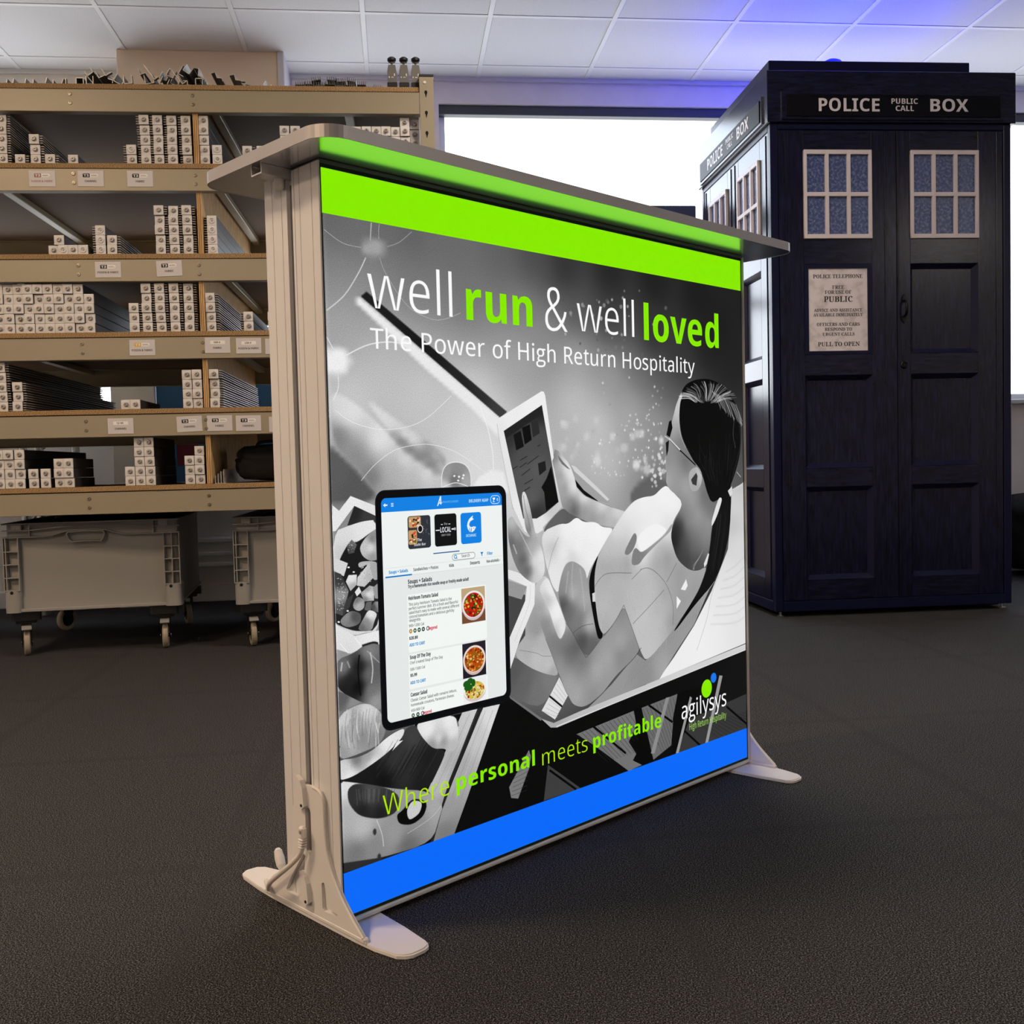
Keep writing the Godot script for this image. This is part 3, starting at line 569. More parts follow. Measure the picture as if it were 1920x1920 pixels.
	[2,[-18,1662,50,1683,185,1734,314,1770,368,1830,357,1851,321,1929,131,1920,3,1903,-27,1899],[15,1686,215,8,1763,170,67,1814,180,180,1863,150,276,1851,140,327,1826,165,226,1914,110,43,1880,120,110,1881,135],1],
	[3,[19,1695,50,1683,148,1718,205,1757,191,1806,126,1807,55,1779,22,1735],[41,1703,60,93,1730,90,161,1754,70,69,1768,45,136,1796,40,173,1787,60],1],
	[2,[50,1701,52,1749],0.8,130,0.5],
	[2,[58,1703,61,1735],0.8,130,0.5],
	[2,[67,1705,68,1749],0.8,40,0.5],
	[2,[76,1707,76,1741],0.8,40,0.5],
	[2,[85,1710,84,1756],0.8,40,0.5],
	[2,[94,1712,92,1750],0.8,130,0.5],
	[2,[103,1714,101,1744],0.8,40,0.5],
	[2,[112,1716,108,1755],0.8,130,0.5],
	[2,[121,1718,117,1747],0.8,40,0.5],
	[2,[130,1720,125,1757],0.8,130,0.5],
	[2,[139,1723,133,1757],0.8,40,0.5],
	[2,[148,1725,141,1753],0.8,40,0.5],
	[2,[157,1727,149,1775],0.8,130,0.5],
	[2,[166,1729,157,1775],0.8,40,0.5],
	[2,[176,1731,166,1760],0.8,40,0.5],
	[2,[185,1734,174,1766],0.8,40,0.5],
	[2,[211,1804,250,1776,308,1800,294,1839,247,1855,197,1840,189,1810],[211,1804,14],1],
	[2,[228,1803,250,1782,289,1797,277,1829,239,1840,229,1827],[228,1803,195],1],
	[2,[117,1806,134,1851,139,1889],1.3,215,0.7],
	[1,[363,1825,316,1854,227,1876],0.8,215,0.6],
	[4,[115,1840,114,1845,111,1848,107,1847,104,1843,103,1837,104,1832,108,1829,111,1830,115,1834],[115,1840,60],1],
	[4,[129,1916,127,1921,124,1924,120,1923,117,1918,116,1912,117,1907,121,1905,125,1906,128,1910],[129,1916,60],1],
	[3,[-27,1892,131,1919,122,1932,2,1922,-28,1924],[-27,1892,55]],
	[1,[597,1411,693,1425,758,1470,834,1504,902,1521,810,1621,656,1542,593,1516],[681,1469,95,790,1546,118,734,1517,105,848,1528,125],1],
	[1,[765,1267,815,1312,869,1435,902,1523,832,1504,758,1471,688,1424,711,1389,741,1323],[738,1420,170,793,1448,185,850,1480,190,796,1349,150,818,1392,175,861,1498,160,726,1438,175],1],
	[1,[710,1406,788,1427,822,1442,863,1448],0.8,115,0.7],
	[1,[636,1214,744,1230,740,1362,660,1428,628,1423],[636,1214,80]],
	[1,[639,1133,708,1153,792,1191,787,1266,717,1370,667,1463,627,1476,629,1415,668,1360,744,1249,753,1204,638,1158],[692,1159,225,773,1201,235,742,1284,232,683,1393,225]],
	[1,[638,1165,752,1205,727,1244,636,1214],[638,1165,150]],
	[1,[768,1201,760,1263,690,1374],1,190,0.7],
	[2,[830,1025,933,953,968,973,1047,1006,1175,1038,1142,1049,864,1047],[896,994,105,986,990,100,1110,1030,115],1],
	[1,[901,760,922,767,966,804,983,826,1000,860,1009,889,1045,918,1120,944,1197,968,1273,986,1243,1019,1215,1040,1158,1031,1067,1013,1018,996,970,978,937,957,921,930,903,857,888,803],[933,791,205,907,785,110,956,820,232,981,843,232,990,888,230,1045,927,222,1145,958,222,1222,986,210,927,842,150,949,890,150,976,939,138,1043,968,150,1144,996,160,994,965,95,1092,1006,150,1205,1019,175,1170,977,185]],
	[2,[918,780,944,804,977,829,963,825,936,810,921,794],[918,780,118]],
	[1,[632,671,645,660,843,570,855,571,861,582,894,775,896,788,888,799,926,932,932,953,828,1021,787,1042,747,1024,698,942,675,866,642,720],[687,657,238,820,593,240,874,731,235,651,702,228,688,852,225,719,959,232,876,966,190,842,1005,230]],
	[1,[636,678,644,726,675,857,698,952],0.9,150,0.7],
	[1,[665,701,844,615,915,936,853,969,807,986,744,983,721,907],[685,702,58,837,626,48,770,762,86,838,731,84,812,824,96,745,853,92,787,916,98,807,972,60]],
	[1,[665,701,844,615,849,642,672,725],[665,701,46]],
	[1,[882,816,915,936,853,964,846,902,833,885,859,856],[882,816,20]],
	[1,[708,713,741,700,755,750,719,763],[708,713,28]],
	[1,[748,690,784,679,792,729,759,744],[748,690,22]],
	[1,[791,670,823,661,831,707,798,721],[791,670,55]],
	[1,[819,806,854,798,858,828,824,846],[819,806,42]],
	[1,[736,795,769,782],1.4,48,0.9],
	[1,[733,818,766,802],1.4,48,0.9],
	[1,[768,808,823,781],1.4,48,0.9],
	[1,[741,844,781,823],1.4,48,0.9],
	[1,[819,750,833,745],1.4,48,0.9],
	[1,[753,872,793,857],1.4,48,0.9],
	[1,[752,893,779,882],1.4,48,0.9],
	[1,[702,822,724,813],1.4,48,0.9],
	[1,[822,1033,919,1009,961,1013,1004,990,1041,1012,1104,1013,1142,1035,1205,1041,1161,1079,1110,1134,1068,1177,1050,1214,1036,1178,981,1144,938,1153,905,1247,876,1216,860,1178,844,1133],[876,1040,222,960,1037,242,1016,1020,248,1110,1047,250,881,1084,190,934,1104,232,1007,1093,242,981,1128,205,1081,1132,240,889,1181,228,1042,1178,225],1],
	[3,[899,1250,919,1184,944,1145,981,1138,1042,1170,1054,1217,1075,1315,1098,1409,1117,1433,1045,1481,1002,1438,938,1347],[956,1171,150,1010,1188,155,977,1250,172,1039,1277,165,951,1308,112,1005,1348,125,1061,1363,172,1021,1420,88,1071,1448,105,928,1285,90,918,1224,140],1],
	[5,[981,1144,973,1209,977,1271],2.4,185,0.5],
	[5,[1017,1168,1027,1235,1037,1318],2.5,185,0.5],
	[5,[956,1171,941,1246],2.4,185,0.5],
	[3,[848,1177,880,1100,911,1054],1.6,140,0.5],
	[1,[973,1385,1023,1368,1080,1367],0.8,75,0.8],
	[1,[1119,1122,1094,1183,1089,1241,1096,1304,1137,1419,1105,1429,1087,1366,1067,1280,1061,1217,1079,1173],[1119,1122,16],1],
	[1,[1078,1261,1096,1258,1097,1292,1079,1290],[1078,1261,205]],
	[1,[793,1199,843,1171,870,1219,904,1279,938,1347,973,1387,1002,1432,1038,1480,1071,1461,1130,1419,1184,1388,1250,1325,1287,1374,1348,1489,1296,1525,1198,1571,1124,1618,1065,1641,1014,1649,965,1631,939,1592,902,1525,868,1451,836,1386,798,1302,788,1234],[818,1214,190,858,1238,225,880,1280,228,908,1324,225,922,1366,190,816,1273,150,843,1336,128,876,1392,122,912,1401,118,936,1388,108,946,1450,105,984,1435,95,1019,1498,122,909,1485,150,943,1552,162,990,1601,168,1027,1628,150,1029,1558,150,1094,1535,168,1160,1503,162,1229,1449,162,1265,1388,150,1228,1504,135,1297,1488,140,1125,1591,150,1065,1623,138,1246,1347,135],1],
	[3,[851,1177,876,1224,904,1277,938,1347,932,1375,906,1404,880,1356,856,1293,823,1242,810,1213],[870,1227,235,897,1302,240,919,1365,225,846,1256,190,889,1373,190],1],
	[1,[1102,1153,1141,1099,1191,1053,1263,986,1322,948,1382,937,1442,936,1489,908,1521,899,1567,930,1619,965,1606,993,1564,1029,1548,1061,1546,1104,1569,1163,1608,1204,1706,1243,1779,1224,1748,1275,1712,1321,1635,1386,1552,1444,1440,1514,1371,1543,1342,1500,1294,1406,1252,1318,1202,1372,1138,1417,1111,1387,1094,1301,1092,1222],[1226,1038,222,1299,983,236,1381,960,245,1489,932,250,1550,972,246,1455,1023,242,1370,1092,246,1354,1128,240,1154,1108,192,1189,1120,190,1260,1107,190,1132,1164,165,1187,1177,158,1272,1176,150,1130,1225,170,1199,1232,176,1148,1307,182,1218,1301,172,1139,1381,168,1343,1246,178,1401,1298,186,1311,1316,182,1361,1386,192,1435,1418,186,1380,1495,190,1492,1355,180,1509,1309,160,1483,1128,170,1513,1177,148,1450,1186,160,1598,1247,150,1655,1266,162,1679,1303,152,1596,1342,150,1553,1410,150,1438,1060,244,1516,1060,225],1],
	[3,[1329,1089,1353,1138,1383,1131,1484,1090,1524,1065,1454,1037,1386,1052],[1329,1089,246],1],
	[2,[1304,1079,1322,1064,1335,1076,1331,1099,1309,1129,1280,1145,1255,1136],[1304,1079,128],1],
	[2,[1297,1183,1309,1129,1330,1119,1355,1141,1392,1131,1500,1087,1556,1038,1547,1071,1476,1104,1375,1157,1344,1184],[1331,1153,130,1444,1116,150,1515,1083,160],1],
	[1,[1092,1239,1124,1212,1172,1199,1300,1210],1.1,105,0.8],
	[1,[1299,1233,1359,1201],1.1,105,0.8],
	[1,[1351,1202,1396,1200,1449,1223,1510,1276,1547,1351,1545,1432],1.1,105,0.8],
	[1,[1301,1395,1399,1344,1493,1291],1.1,105,0.8],
	[1,[1510,1263,1576,1197],1.2,105,0.8],
	[1,[1635,1264,1645,1290,1629,1307,1599,1300],[1635,1264,238]],
	[1,[1572,1323,1599,1345,1571,1372],[1572,1323,246]],
	[1,[1492,1304,1493,1325],0.9,140,0.3],
	[1,[1123,1365,1124,1390],0.8,205,0.3],
	[1,[1132,1337,1134,1354],0.8,215,0.3],
	[1,[1426,1280,1427,1301],0.8,205,0.3],
	[1,[1309,1293,1311,1304],0.8,205,0.3],
	[1,[1371,1252,1380,1265],0.8,150,0.3],
	[1,[1461,1335,1466,1348],0.8,205,0.3],
	[1,[1358,1291,1361,1317],0.8,150,0.3],
	[1,[1392,1334,1397,1350],0.9,150,0.3],
	[1,[1308,1154,1311,1181],0.8,150,0.3],
	[1,[1121,1372,1125,1394],0.8,215,0.3],
	[1,[1352,1149,1356,1166],0.8,205,0.3],
	[1,[1189,1182,1194,1205],0.9,150,0.3],
	[1,[1331,1414,1340,1435],0.9,140,0.3],
	[1,[1316,1305,1318,1316],0.8,215,0.3],
	[1,[1133,1282,1142,1298],0.8,140,0.3],
	[1,[1430,1205,1437,1221],0.8,150,0.3],
	[1,[1284,1360,1288,1382],0.8,140,0.3],
	[1,[1366,1257,1376,1281],0.8,150,0.3],
	[1,[1452,1434,1461,1453],0.8,140,0.3],
	[1,[1273,1269,1275,1296],0.8,215,0.3],
	[1,[1193,1289,1201,1311],0.8,140,0.3],
	[1,[1470,1440,1478,1461],0.8,140,0.3],
	[1,[1322,1249,1330,1260],0.9,140,0.3],
	[1,[1273,1281,1281,1303],0.8,205,0.3],
	[1,[1458,1459,1463,1480],0.9,215,0.3],
	[1,[1458,1148,1460,1174],0.8,215,0.3],
	[1,[1305,1276,1309,1294],0.9,215,0.3],
	[1,[1167,1297,1172,1309],0.8,140,0.3],
	[1,[1231,1176,1239,1201],0.8,140,0.3],
	[1,[1501,1220,1508,1235],0.8,140,0.3],
	[1,[1296,1319,1305,1345],0.8,150,0.3],
	[1,[1372,1267,1378,1285],0.8,205,0.3],
	[1,[1188,1214,1196,1229],0.9,205,0.3],
	[1,[1469,1304,1475,1315],0.8,140,0.3],
	[1,[1467,1169,1473,1195],0.8,150,0.3],
	[1,[1270,1210,1273,1221],0.8,215,0.3],
	[1,[1468,1141,1472,1161],0.8,205,0.3],
	[1,[1479,1211,1485,1223],0.8,215,0.3],
	[1,[1290,1128,1294,1152],0.8,150,0.3],
	[1,[1291,1389,1293,1409],0.8,150,0.3],
	[1,[1425,1273,1428,1289],0.8,140,0.3],
	[1,[1411,1480,1414,1493],0.8,140,0.3],
	[1,[1166,1175,1172,1199],0.8,150,0.3],
	[1,[1489,1424,1496,1446],0.8,205,0.3],
	[1,[1320,1343,1327,1369],0.8,205,0.3],
	[1,[1159,1153,1168,1163],0.8,215,0.3],
	[1,[1447,1354,1448,1381],0.8,150,0.3],
	[1,[1149,1337,1151,1348],0.8,140,0.3],
	[1,[1248,1233,1251,1246],0.8,215,0.3],
	[1,[1237,1142,1239,1160],0.8,150,0.3],
	[1,[1162,1390,1165,1414],0.8,150,0.3],
	[1,[1286,1215,1287,1225],0.8,205,0.3],
	[1,[1422,1253,1429,1268],0.8,150,0.3],
	[1,[1494,1232,1502,1248],0.8,140,0.3],
	[1,[1385,1346,1391,1371],0.8,205,0.3],
	[1,[1440,1310,1444,1335],0.8,140,0.3],
	[1,[1175,1118,1179,1134],0.8,140,0.3],
	[1,[1478,1332,1482,1344],0.8,140,0.3],
	[1,[1307,1130,1313,1139],0.8,215,0.3],
	[1,[1304,1385,1313,1396],0.8,150,0.3],
	[1,[1429,1182,1433,1199],0.8,140,0.3],
	[1,[1312,1173,1320,1193],0.9,150,0.3],
	[1,[1324,1383,1327,1402],0.8,215,0.3],
	[1,[1499,1480,1502,1503],0.8,205,0.3],
	[1,[1199,1208,1207,1226],0.8,205,0.3],
	[1,[1313,1335,1317,1361],0.8,140,0.3],
	[1,[1476,1470,1477,1490],0.8,150,0.3],
	[1,[1280,1285,1285,1307],0.8,150,0.3],
	[1,[1454,1424,1462,1439],0.8,140,0.3],
	[1,[1127,1198,1132,1217],0.8,205,0.3],
	[1,[1496,1425,1501,1441],0.8,215,0.3],
	[1,[1399,1244,1402,1266],0.8,150,0.3],
	[1,[1324,1409,1331,1429],0.8,215,0.3],
	[1,[1363,1446,1369,1457],0.8,150,0.3],
	[1,[1401,1363,1405,1383],0.9,140,0.3],
	[1,[1420,1294,1423,1321],0.8,150,0.3],
	[1,[1262,1193,1264,1216],0.8,150,0.3],
	[1,[1346,1339,1355,1350],0.8,150,0.3],
	[1,[1136,1167,1141,1186],0.8,140,0.3],
	[1,[1779,1224,1826,1268,1834,1288,1772,1325,1677,1378,1568,1450,1544,1457,1635,1387,1717,1319,1752,1276],[1779,1224,16],1],
	[1,[744,895,757,898,776,944,791,1007,802,1043,835,1097,844,1171,796,1202,751,1181,714,1151,688,1101,673,1046,671,983,693,970,713,999,751,1040,777,1046,754,1021,746,974,738,916],[749,916,220,762,948,190,775,987,160,786,1027,195,769,1026,105,697,991,185,712,1030,150,687,1055,105,722,1073,118,699,1106,128,737,1113,100,758,1153,105,796,1125,218,824,1116,230,826,1155,222,777,1077,170,802,1181,200],1],
	[2,[747,908,754,947,767,987,776,1026],1.5,110,0.6],
	[3,[695,1063,710,1095],1.9,225,0.6],
	[3,[724,1019,755,1067,782,1108],1.7,205,0.6],
	[1,[803,989,838,979,836,1026,807,1036,796,1016],[803,989,225]],
	[1,[1251,1321,1294,1406,1342,1500,1371,1540],1.3,95,0.7],
	[1,[1251,1321,1202,1372,1138,1417],1.1,90,0.7],
	[1,[1038,1480,1071,1461,1130,1419,1184,1388],1,80,0.7],
	[1,[938,1347,973,1387,1002,1432,1038,1480],1,70,0.6],
	[1,[965,1631,939,1592,902,1525,868,1451,836,1386],1,90,0.6],
	[1,[1065,1641,1124,1618,1198,1571,1296,1525,1348,1489],1.3,60,0.7],
	[1,[1000,860,1009,889,1045,918,1120,944,1197,968],0.8,110,0.5],
	[1,[1628,547,1596,583,1571,637,1562,658,1524,768,1514,826,1523,853,1516,889,1540,917,1601,947,1617,978,1603,1001,1563,1040,1543,1079,1545,1111,1578,1183,1647,1227,1703,1240,1756,1228,1799,1152,1814,1073,1859,980,1817,978,1785,915,1763,844,1723,820,1660,773,1615,709,1606,637,1629,570],[1603,614,205,1586,673,165,1618,737,125,1544,808,140,1581,841,152,1534,876,170,1636,814,110,1579,909,150,1641,911,168,1631,979,135,1679,958,162,1717,1029,162,1668,1050,140,1582,1068,40,1564,1112,30,1611,1116,82,1690,1121,112,1747,1101,135,1633,1186,72,1712,1216,85,1781,1056,152,1816,1001,115,1776,953,110],1],
	[1,[1754,1158,1720,1193,1679,1232],0.8,170,0.5],
	[1,[1749,1165,1714,1197,1681,1232],0.8,170,0.5],
	[1,[1744,1171,1707,1202,1684,1232],0.8,170,0.5],
	[1,[1739,1177,1701,1206,1686,1232],0.8,170,0.5],
	[1,[1734,1183,1694,1210,1689,1233],0.8,170,0.5],
	[1,[1728,1189,1687,1214,1691,1233],0.8,170,0.5],
	[1,[1723,1195,1681,1218,1693,1233],0.8,170,0.5],
	[1,[1664,856,1690,837,1730,833,1756,863,1749,901,1720,928,1680,927,1665,894],[1690,852,170,1738,867,185,1712,913,165],1],
	[2,[1679,882,1714,856,1723,869,1714,906,1688,899],[1679,882,68]],
	[1,[1626,543,1660,513,1724,494,1797,488,1864,497,1931,521,1982,563,2016,601,2034,669,2036,737,2020,805,1983,873,1948,920,1959,950,1949,1042,1937,1114,1895,1207,1860,1253,1818,1297,1761,1334,1688,1345,1725,1311,1776,1236,1801,1152,1816,1073,1849,1013,1886,959,1817,980,1785,934,1758,868,1734,834,1703,816,1664,773,1621,718,1607,646,1616,582,1637,560],[1744,634,13,1907,775,16,1820,869,18,1899,1063,28,1853,1204,26],1],
	[1,[1836,582,1930,561,2008,556],1.7,107,0.6],
	[1,[1770,576,1746,539,1706,519],1.7,121,0.6],
	[1,[1811,570,1838,532,1848,511],1.5,189,0.6],
	[1,[1728,573,1702,545,1660,534],1.2,122,0.6],
	[1,[1821,573,1870,531,1902,507],2,212,0.6],
	[1,[1792,576,1796,532,1784,504],0.9,194,0.6],
	[1,[1709,579,1666,562,1609,562],2,235,0.6],
	[1,[1722,584,1673,570,1608,573],1.6,199,0.6],
	[1,[1788,558,1794,528,1782,515],1.1,144,0.6],
	[1,[1788,573,1789,530,1773,505],1,121,0.6],
	[1,[1836,577,1910,547,1967,533],1.3,221,0.6],
	[1,[1816,575,1860,533,1887,508],1.3,90,0.6],
	[1,[1802,579,1831,535,1843,508],2.1,132,0.6],
	[1,[1848,567,1897,533,1929,517],2.1,164,0.6],
	[1,[1821,584,1906,562,1976,557],0.9,121,0.6],
	[1,[1728,584,1685,570,1628,573],0.8,195,0.6],
	[1,[1748,562,1742,528,1719,512],1.2,135,0.6],
	[1,[1775,584,1708,559,1626,551],1,201,0.6],
	[1,[1851,582,1921,566,1974,566],1.5,161,0.6],
	[1,[1812,576,1855,531,1881,504],1.4,188,0.6],
	[1,[1852,574,1914,547,1959,537],2,120,0.6],
	[1,[1855,564,1903,534,1933,521],1.1,131,0.6],
	[1,[1750,578,1707,550,1649,540],0.8,139,0.6],
	[1,[1833,576,1895,540,1940,522],1.5,102,0.6],
	[1,[1807,576,1836,529,1849,499],1.2,118,0.6],
	[1,[1803,572,1825,532,1830,508],1.9,208,0.6],
	[1,[1840,579,1906,555,1956,549],1.6,124,0.6],
	[1,[1807,561,1822,520,1820,497],1.8,139,0.6],
	[1,[1788,575,1783,529,1762,500],1.1,236,0.6],
	[1,[1773,580,1728,548,1667,533],1.5,107,0.6],
	[1,[1747,581,1698,561,1634,557],2,156,0.6],
	[1,[1866,575,1936,548,1991,540],2.1,105,0.6],
	[1,[1801,577,1824,531,1829,503],0.8,203,0.6],
	[1,[1756,583,1697,560,1623,555],1.4,203,0.6],
	[1,[1781,579,1757,537,1717,513],0.8,121,0.6],
	[1,[1736,576,1706,550,1659,542],2,150,0.6],
	[1,[1715,583,1670,568,1609,571],1.1,234,0.6],
	[1,[1790,574,1792,529,1778,502],1.8,105,0.6],
	[1,[1729,581,1677,563,1610,563],2,230,0.6],
	[1,[1766,578,1722,549,1663,536],1,99,0.6],
	[1,[1807,564,1824,526,1823,505],1.7,173,0.6],
	[1,[1787,574,1783,529,1763,502],0.9,120,0.6],
	[1,[1788,565,1792,523,1780,499],1.7,216,0.6],
	[1,[1792,579,1793,530,1777,499],1.5,239,0.6],
	[1,[1745,569,1725,537,1689,523],2.1,183,0.6],
	[1,[1822,584,1909,565,1980,562],1.4,143,0.6],
	[1,[1741,577,1693,553,1630,547],1.3,187,0.6],
	[1,[1848,576,1905,550,1946,542],1.9,221,0.6],
	[1,[1784,576,1776,538,1751,518],1.7,158,0.6],
	[1,[1782,579,1757,540,1715,518],0.9,91,0.6],
	[1,[1765,584,1698,562,1616,557],2,155,0.6],
	[1,[1798,577,1816,532,1816,505],1.4,145,0.6],
	[1,[1829,563,1857,526,1868,506],1.2,193,0.6],
	[1,[1754,563,1748,534,1725,523],1.7,114,0.6],
	[1,[1866,570,1913,544,1943,536],1.6,98,0.6],
	[1,[1825,574,1880,534,1919,511],0.9,185,0.6],
	[1,[1865,577,1939,553,1996,547],0.9,201,0.6],
	[1,[1822,583,1900,555,1962,545],1.8,115,0.6],
	[1,[1838,574,1892,542,1929,528],1.2,144,0.6],
	[1,[1864,576,1933,550,1984,542],1.1,166,0.6],
	[1,[1741,578,1698,555,1640,550],1,220,0.6],
	[1,[1826,569,1862,533,1881,515],1.6,177,0.6],
	[1,[1817,562,1838,525,1842,505],1,200,0.6],
	[1,[1798,571,1812,531,1808,509],0.9,212,0.6],
	[1,[1825,563,1851,530,1859,514],1.4,97,0.6],
	[1,[1842,560,1876,527,1892,511],1.2,169,0.6],
	[1,[1763,580,1723,553,1668,544],1.2,160,0.6],
	[1,[1861,581,1922,562,1966,561],1.4,187,0.6],
	[1,[1845,576,1908,550,1954,541],2,147,0.6],
	[1,[1873,572,1926,545,1962,537],1.4,204,0.6],
	[1,[1875,578,1930,560,1968,558],1,169,0.6],
	[1,[1744,574,1709,542,1658,528],1.3,114,0.6],
	[1,[1753,564,1738,528,1706,509],1.6,167,0.6],
	[1,[1781,580,1749,544,1701,526],0.8,102,0.6],
	[1,[1821,580,1903,547,1968,530],1.9,156,0.6],
	[1,[1732,579,1691,557,1634,553],1.2,196,0.6],
	[1,[1727,576,1699,556,1655,552],0.9,135,0.6],
	[1,[1782,572,1776,534,1754,513],1.5,103,0.6],
	[1,[1729,577,1689,555,1633,550],0.8,209,0.6],
	[1,[1786,567,1788,529,1773,509],1,221,0.6],
	[1,[1829,534,1864,566,1884,599],1,175,0.6],
	[1,[1835,536,1865,568,1892,601],1.2,186,0.6],
	[1,[1841,538,1882,570,1907,604],1.2,218,0.6],
	[1,[1846,539,1888,573,1886,607],1.2,157,0.6],
	[1,[1852,541,1882,575,1890,610],1.1,122,0.6],
	[1,[1858,543,1886,577,1920,612],0.8,221,0.6],
	[1,[1864,544,1899,579,1926,615],1.3,196,0.6],
	[1,[1870,546,1911,581,1937,618],1.2,174,0.6],
	[1,[1876,548,1903,584,1933,621],1.2,197,0.6],
	[1,[1881,549,1915,586,1926,624],1.3,160,0.6],
	[1,[1887,551,1927,588,1952,626],1,207,0.6],
	[1,[1893,553,1923,591,1951,629],1.3,131,0.6],
	[1,[1899,555,1940,593,1965,632],1.2,142,0.6],
	[1,[1905,556,1940,595,1943,635],0.8,194,0.6],
	[1,[1911,558,1947,597,1961,637],1.2,195,0.6],
	[1,[1917,560,1949,600,1967,640],0.8,214,0.6],
	[1,[1923,562,1948,602,1987,643],1.3,211,0.6],
	[1,[1929,563,1958,604,1994,646],1.4,156,0.6],
	[1,[1935,565,1966,607,1986,649],1.3,179,0.6],
	[1,[1941,567,1967,609,1986,652],0.8,215,0.6],
	[1,[1947,568,1989,611,2013,654],1.4,192,0.6],
	[1,[1953,570,1979,613,2017,657],1.4,114,0.6],
	[1,[1959,572,1990,616,2025,660],1.1,180,0.6],
	[1,[1965,574,1999,618,2036,663],1.4,220,0.6],
	[1,[1971,576,2008,620,2028,666],1.2,158,0.6],
	[1,[1977,577,2015,622,2047,668],1.3,221,0.6],
	[1,[1983,579,2011,625,2044,671],0.9,218,0.6],
	[1,[1989,581,2032,627,2037,674],1,199,0.6],
	[1,[1996,583,2025,630,2057,677],1.3,167,0.6],
	[1,[2002,584,2032,632,2073,680],1.4,198,0.6],
	[2,[1821,771,1817,818,1835,871],0.8,40,0.7],
	[2,[1898,816,1891,864,1893,917],0.8,41,0.7],
	[2,[1812,746,1808,793,1829,845],0.8,46,0.7],
	[2,[1838,808,1833,855,1848,908],0.8,73,0.7],
	[2,[1849,818,1844,865,1856,918],0.8,45,0.7],
	[2,[1741,754,1739,800,1775,852],0.8,73,0.7],
	[2,[1880,768,1873,815,1879,868],0.8,73,0.7],
	[2,[1814,772,1809,819,1830,872],0.8,58,0.7],
	[2,[1980,693,1971,741,1955,794],0.8,39,0.7],
	[2,[1944,770,1936,818,1928,871],0.8,70,0.7],
	[2,[1773,786,1770,832,1799,885],0.8,59,0.7],
	[2,[1784,791,1781,837,1807,890],0.8,73,0.7],
	[2,[1806,793,1802,840,1824,892],0.8,74,0.7],
	[2,[1722,776,1721,822,1760,875],0.8,44,0.7],
	[2,[1853,698,1848,745,1860,797],0.8,47,0.7],
	[2,[1738,770,1736,816,1772,868],0.8,44,0.7],
	[2,[1930,707,1922,755,1918,807],0.8,72,0.7],
	[2,[1814,794,1810,841,1830,894],0.8,49,0.7],
	[2,[1941,692,1932,740,1926,793],0.8,40,0.7],
	[2,[1950,749,1941,797,1932,850],0.8,61,0.7],
	[2,[1997,734,1987,782,1968,835],0.8,65,0.7],
	[2,[1827,739,1823,786,1840,839],0.8,44,0.7],
	[2,[1838,749,1833,796,1849,849],0.8,41,0.7],
	[2,[1824,783,1819,830,1837,882],0.8,60,0.7],
	[2,[1964,805,1955,854,1943,906],0.8,71,0.7],
	[2,[1963,753,1954,801,1942,854],0.8,48,0.7],
	[2,[1739,784,1737,831,1773,883],0.8,45,0.7],
	[2,[2000,775,1990,824,1970,877],0.8,43,0.7],
	[2,[1811,726,1807,774,1828,826],0.8,62,0.7],
	[2,[1955,701,1946,749,1936,802],0.8,66,0.7],
	[2,[1861,814,1855,861,1865,914],0.8,73,0.7],
	[2,[1839,697,1834,744,1850,796],0.8,48,0.7],
	[2,[1791,772,1788,819,1813,872],0.8,50,0.7],
	[2,[1741,701,1739,747,1775,799],0.8,65,0.7],
	[2,[1918,1033,1899,1111,1853,1248],0.8,68,0.7],
	[2,[1833,1003,1813,1106,1768,1261],0.8,55,0.7],
	[2,[1880,1010,1860,1109,1815,1236],0.8,59,0.7],
	[2,[1910,1012,1890,1111,1844,1248],0.8,51,0.7],
	[2,[1853,1000,1833,1107,1788,1226],0.8,42,0.7],
	[2,[1883,1007,1864,1109,1818,1234],0.8,41,0.7],
	[2,[1868,1004,1849,1108,1802,1262],0.8,72,0.7],
	[2,[1883,1034,1864,1109,1817,1269],0.8,60,0.7],
	[2,[1864,1016,1845,1108,1799,1227],0.8,41,0.7],
	[2,[1921,1005,1901,1111,1854,1261],0.8,52,0.7],
	[2,[1882,1025,1863,1109,1817,1252],0.8,78,0.7],
	[2,[1864,999,1844,1108,1799,1232],0.8,68,0.7],
	[1,[1989,640,1978,708,1994,761],0.8,160,0.7],
	[1,[2023,669,2031,737,2006,805,1965,887],0.8,120,0.6],
	[1,[2001,859,2031,881],1.2,200,1],
	[1,[1839,1003,1870,956,1895,963,1857,1027,1814,1075,1813,1053],[1839,1003,222],1],
	[2,[1933,934,1964,916,1967,945,1950,959],[1933,934,215]],
	[1,[1937,939,2039,911],3.4,205,0.9],
	[1,[1756,1215,1786,1175,1794,1180,1777,1217,1760,1230],[1756,1215,220]],
	[2,[1625,548,1600,587,1604,637,1611,700,1647,757],1.6,175,0.7],
	[1,[1525,710,1543,660,1557,654,1564,683,1546,719],[1525,710,18]],
	[1,[1520,739,1541,730,1535,768,1523,791],[1520,739,35]],
	[1,[1541,724,1610,768],3.6,215,1],
	[1,[1610,768,1710,826],2.5,10,1],
	[1,[1514,714,1547,728],1.8,200,1],
	[1,[1546,730,1612,773],0.9,40,1],
	[1,[804,1647,866,1674,996,1660,1229,1641,2076,1571,2075,1597,1228,1662,883,1693,851,1687],[996,1667,185,1228,1649,195,1668,1615,205,880,1683,165]],
	[1,[879,1689,1228,1662,2053,1597],1.7,235,0.8],
	[2,[663,1547,811,1649,804,1655,663,1555],[663,1547,120]],
]

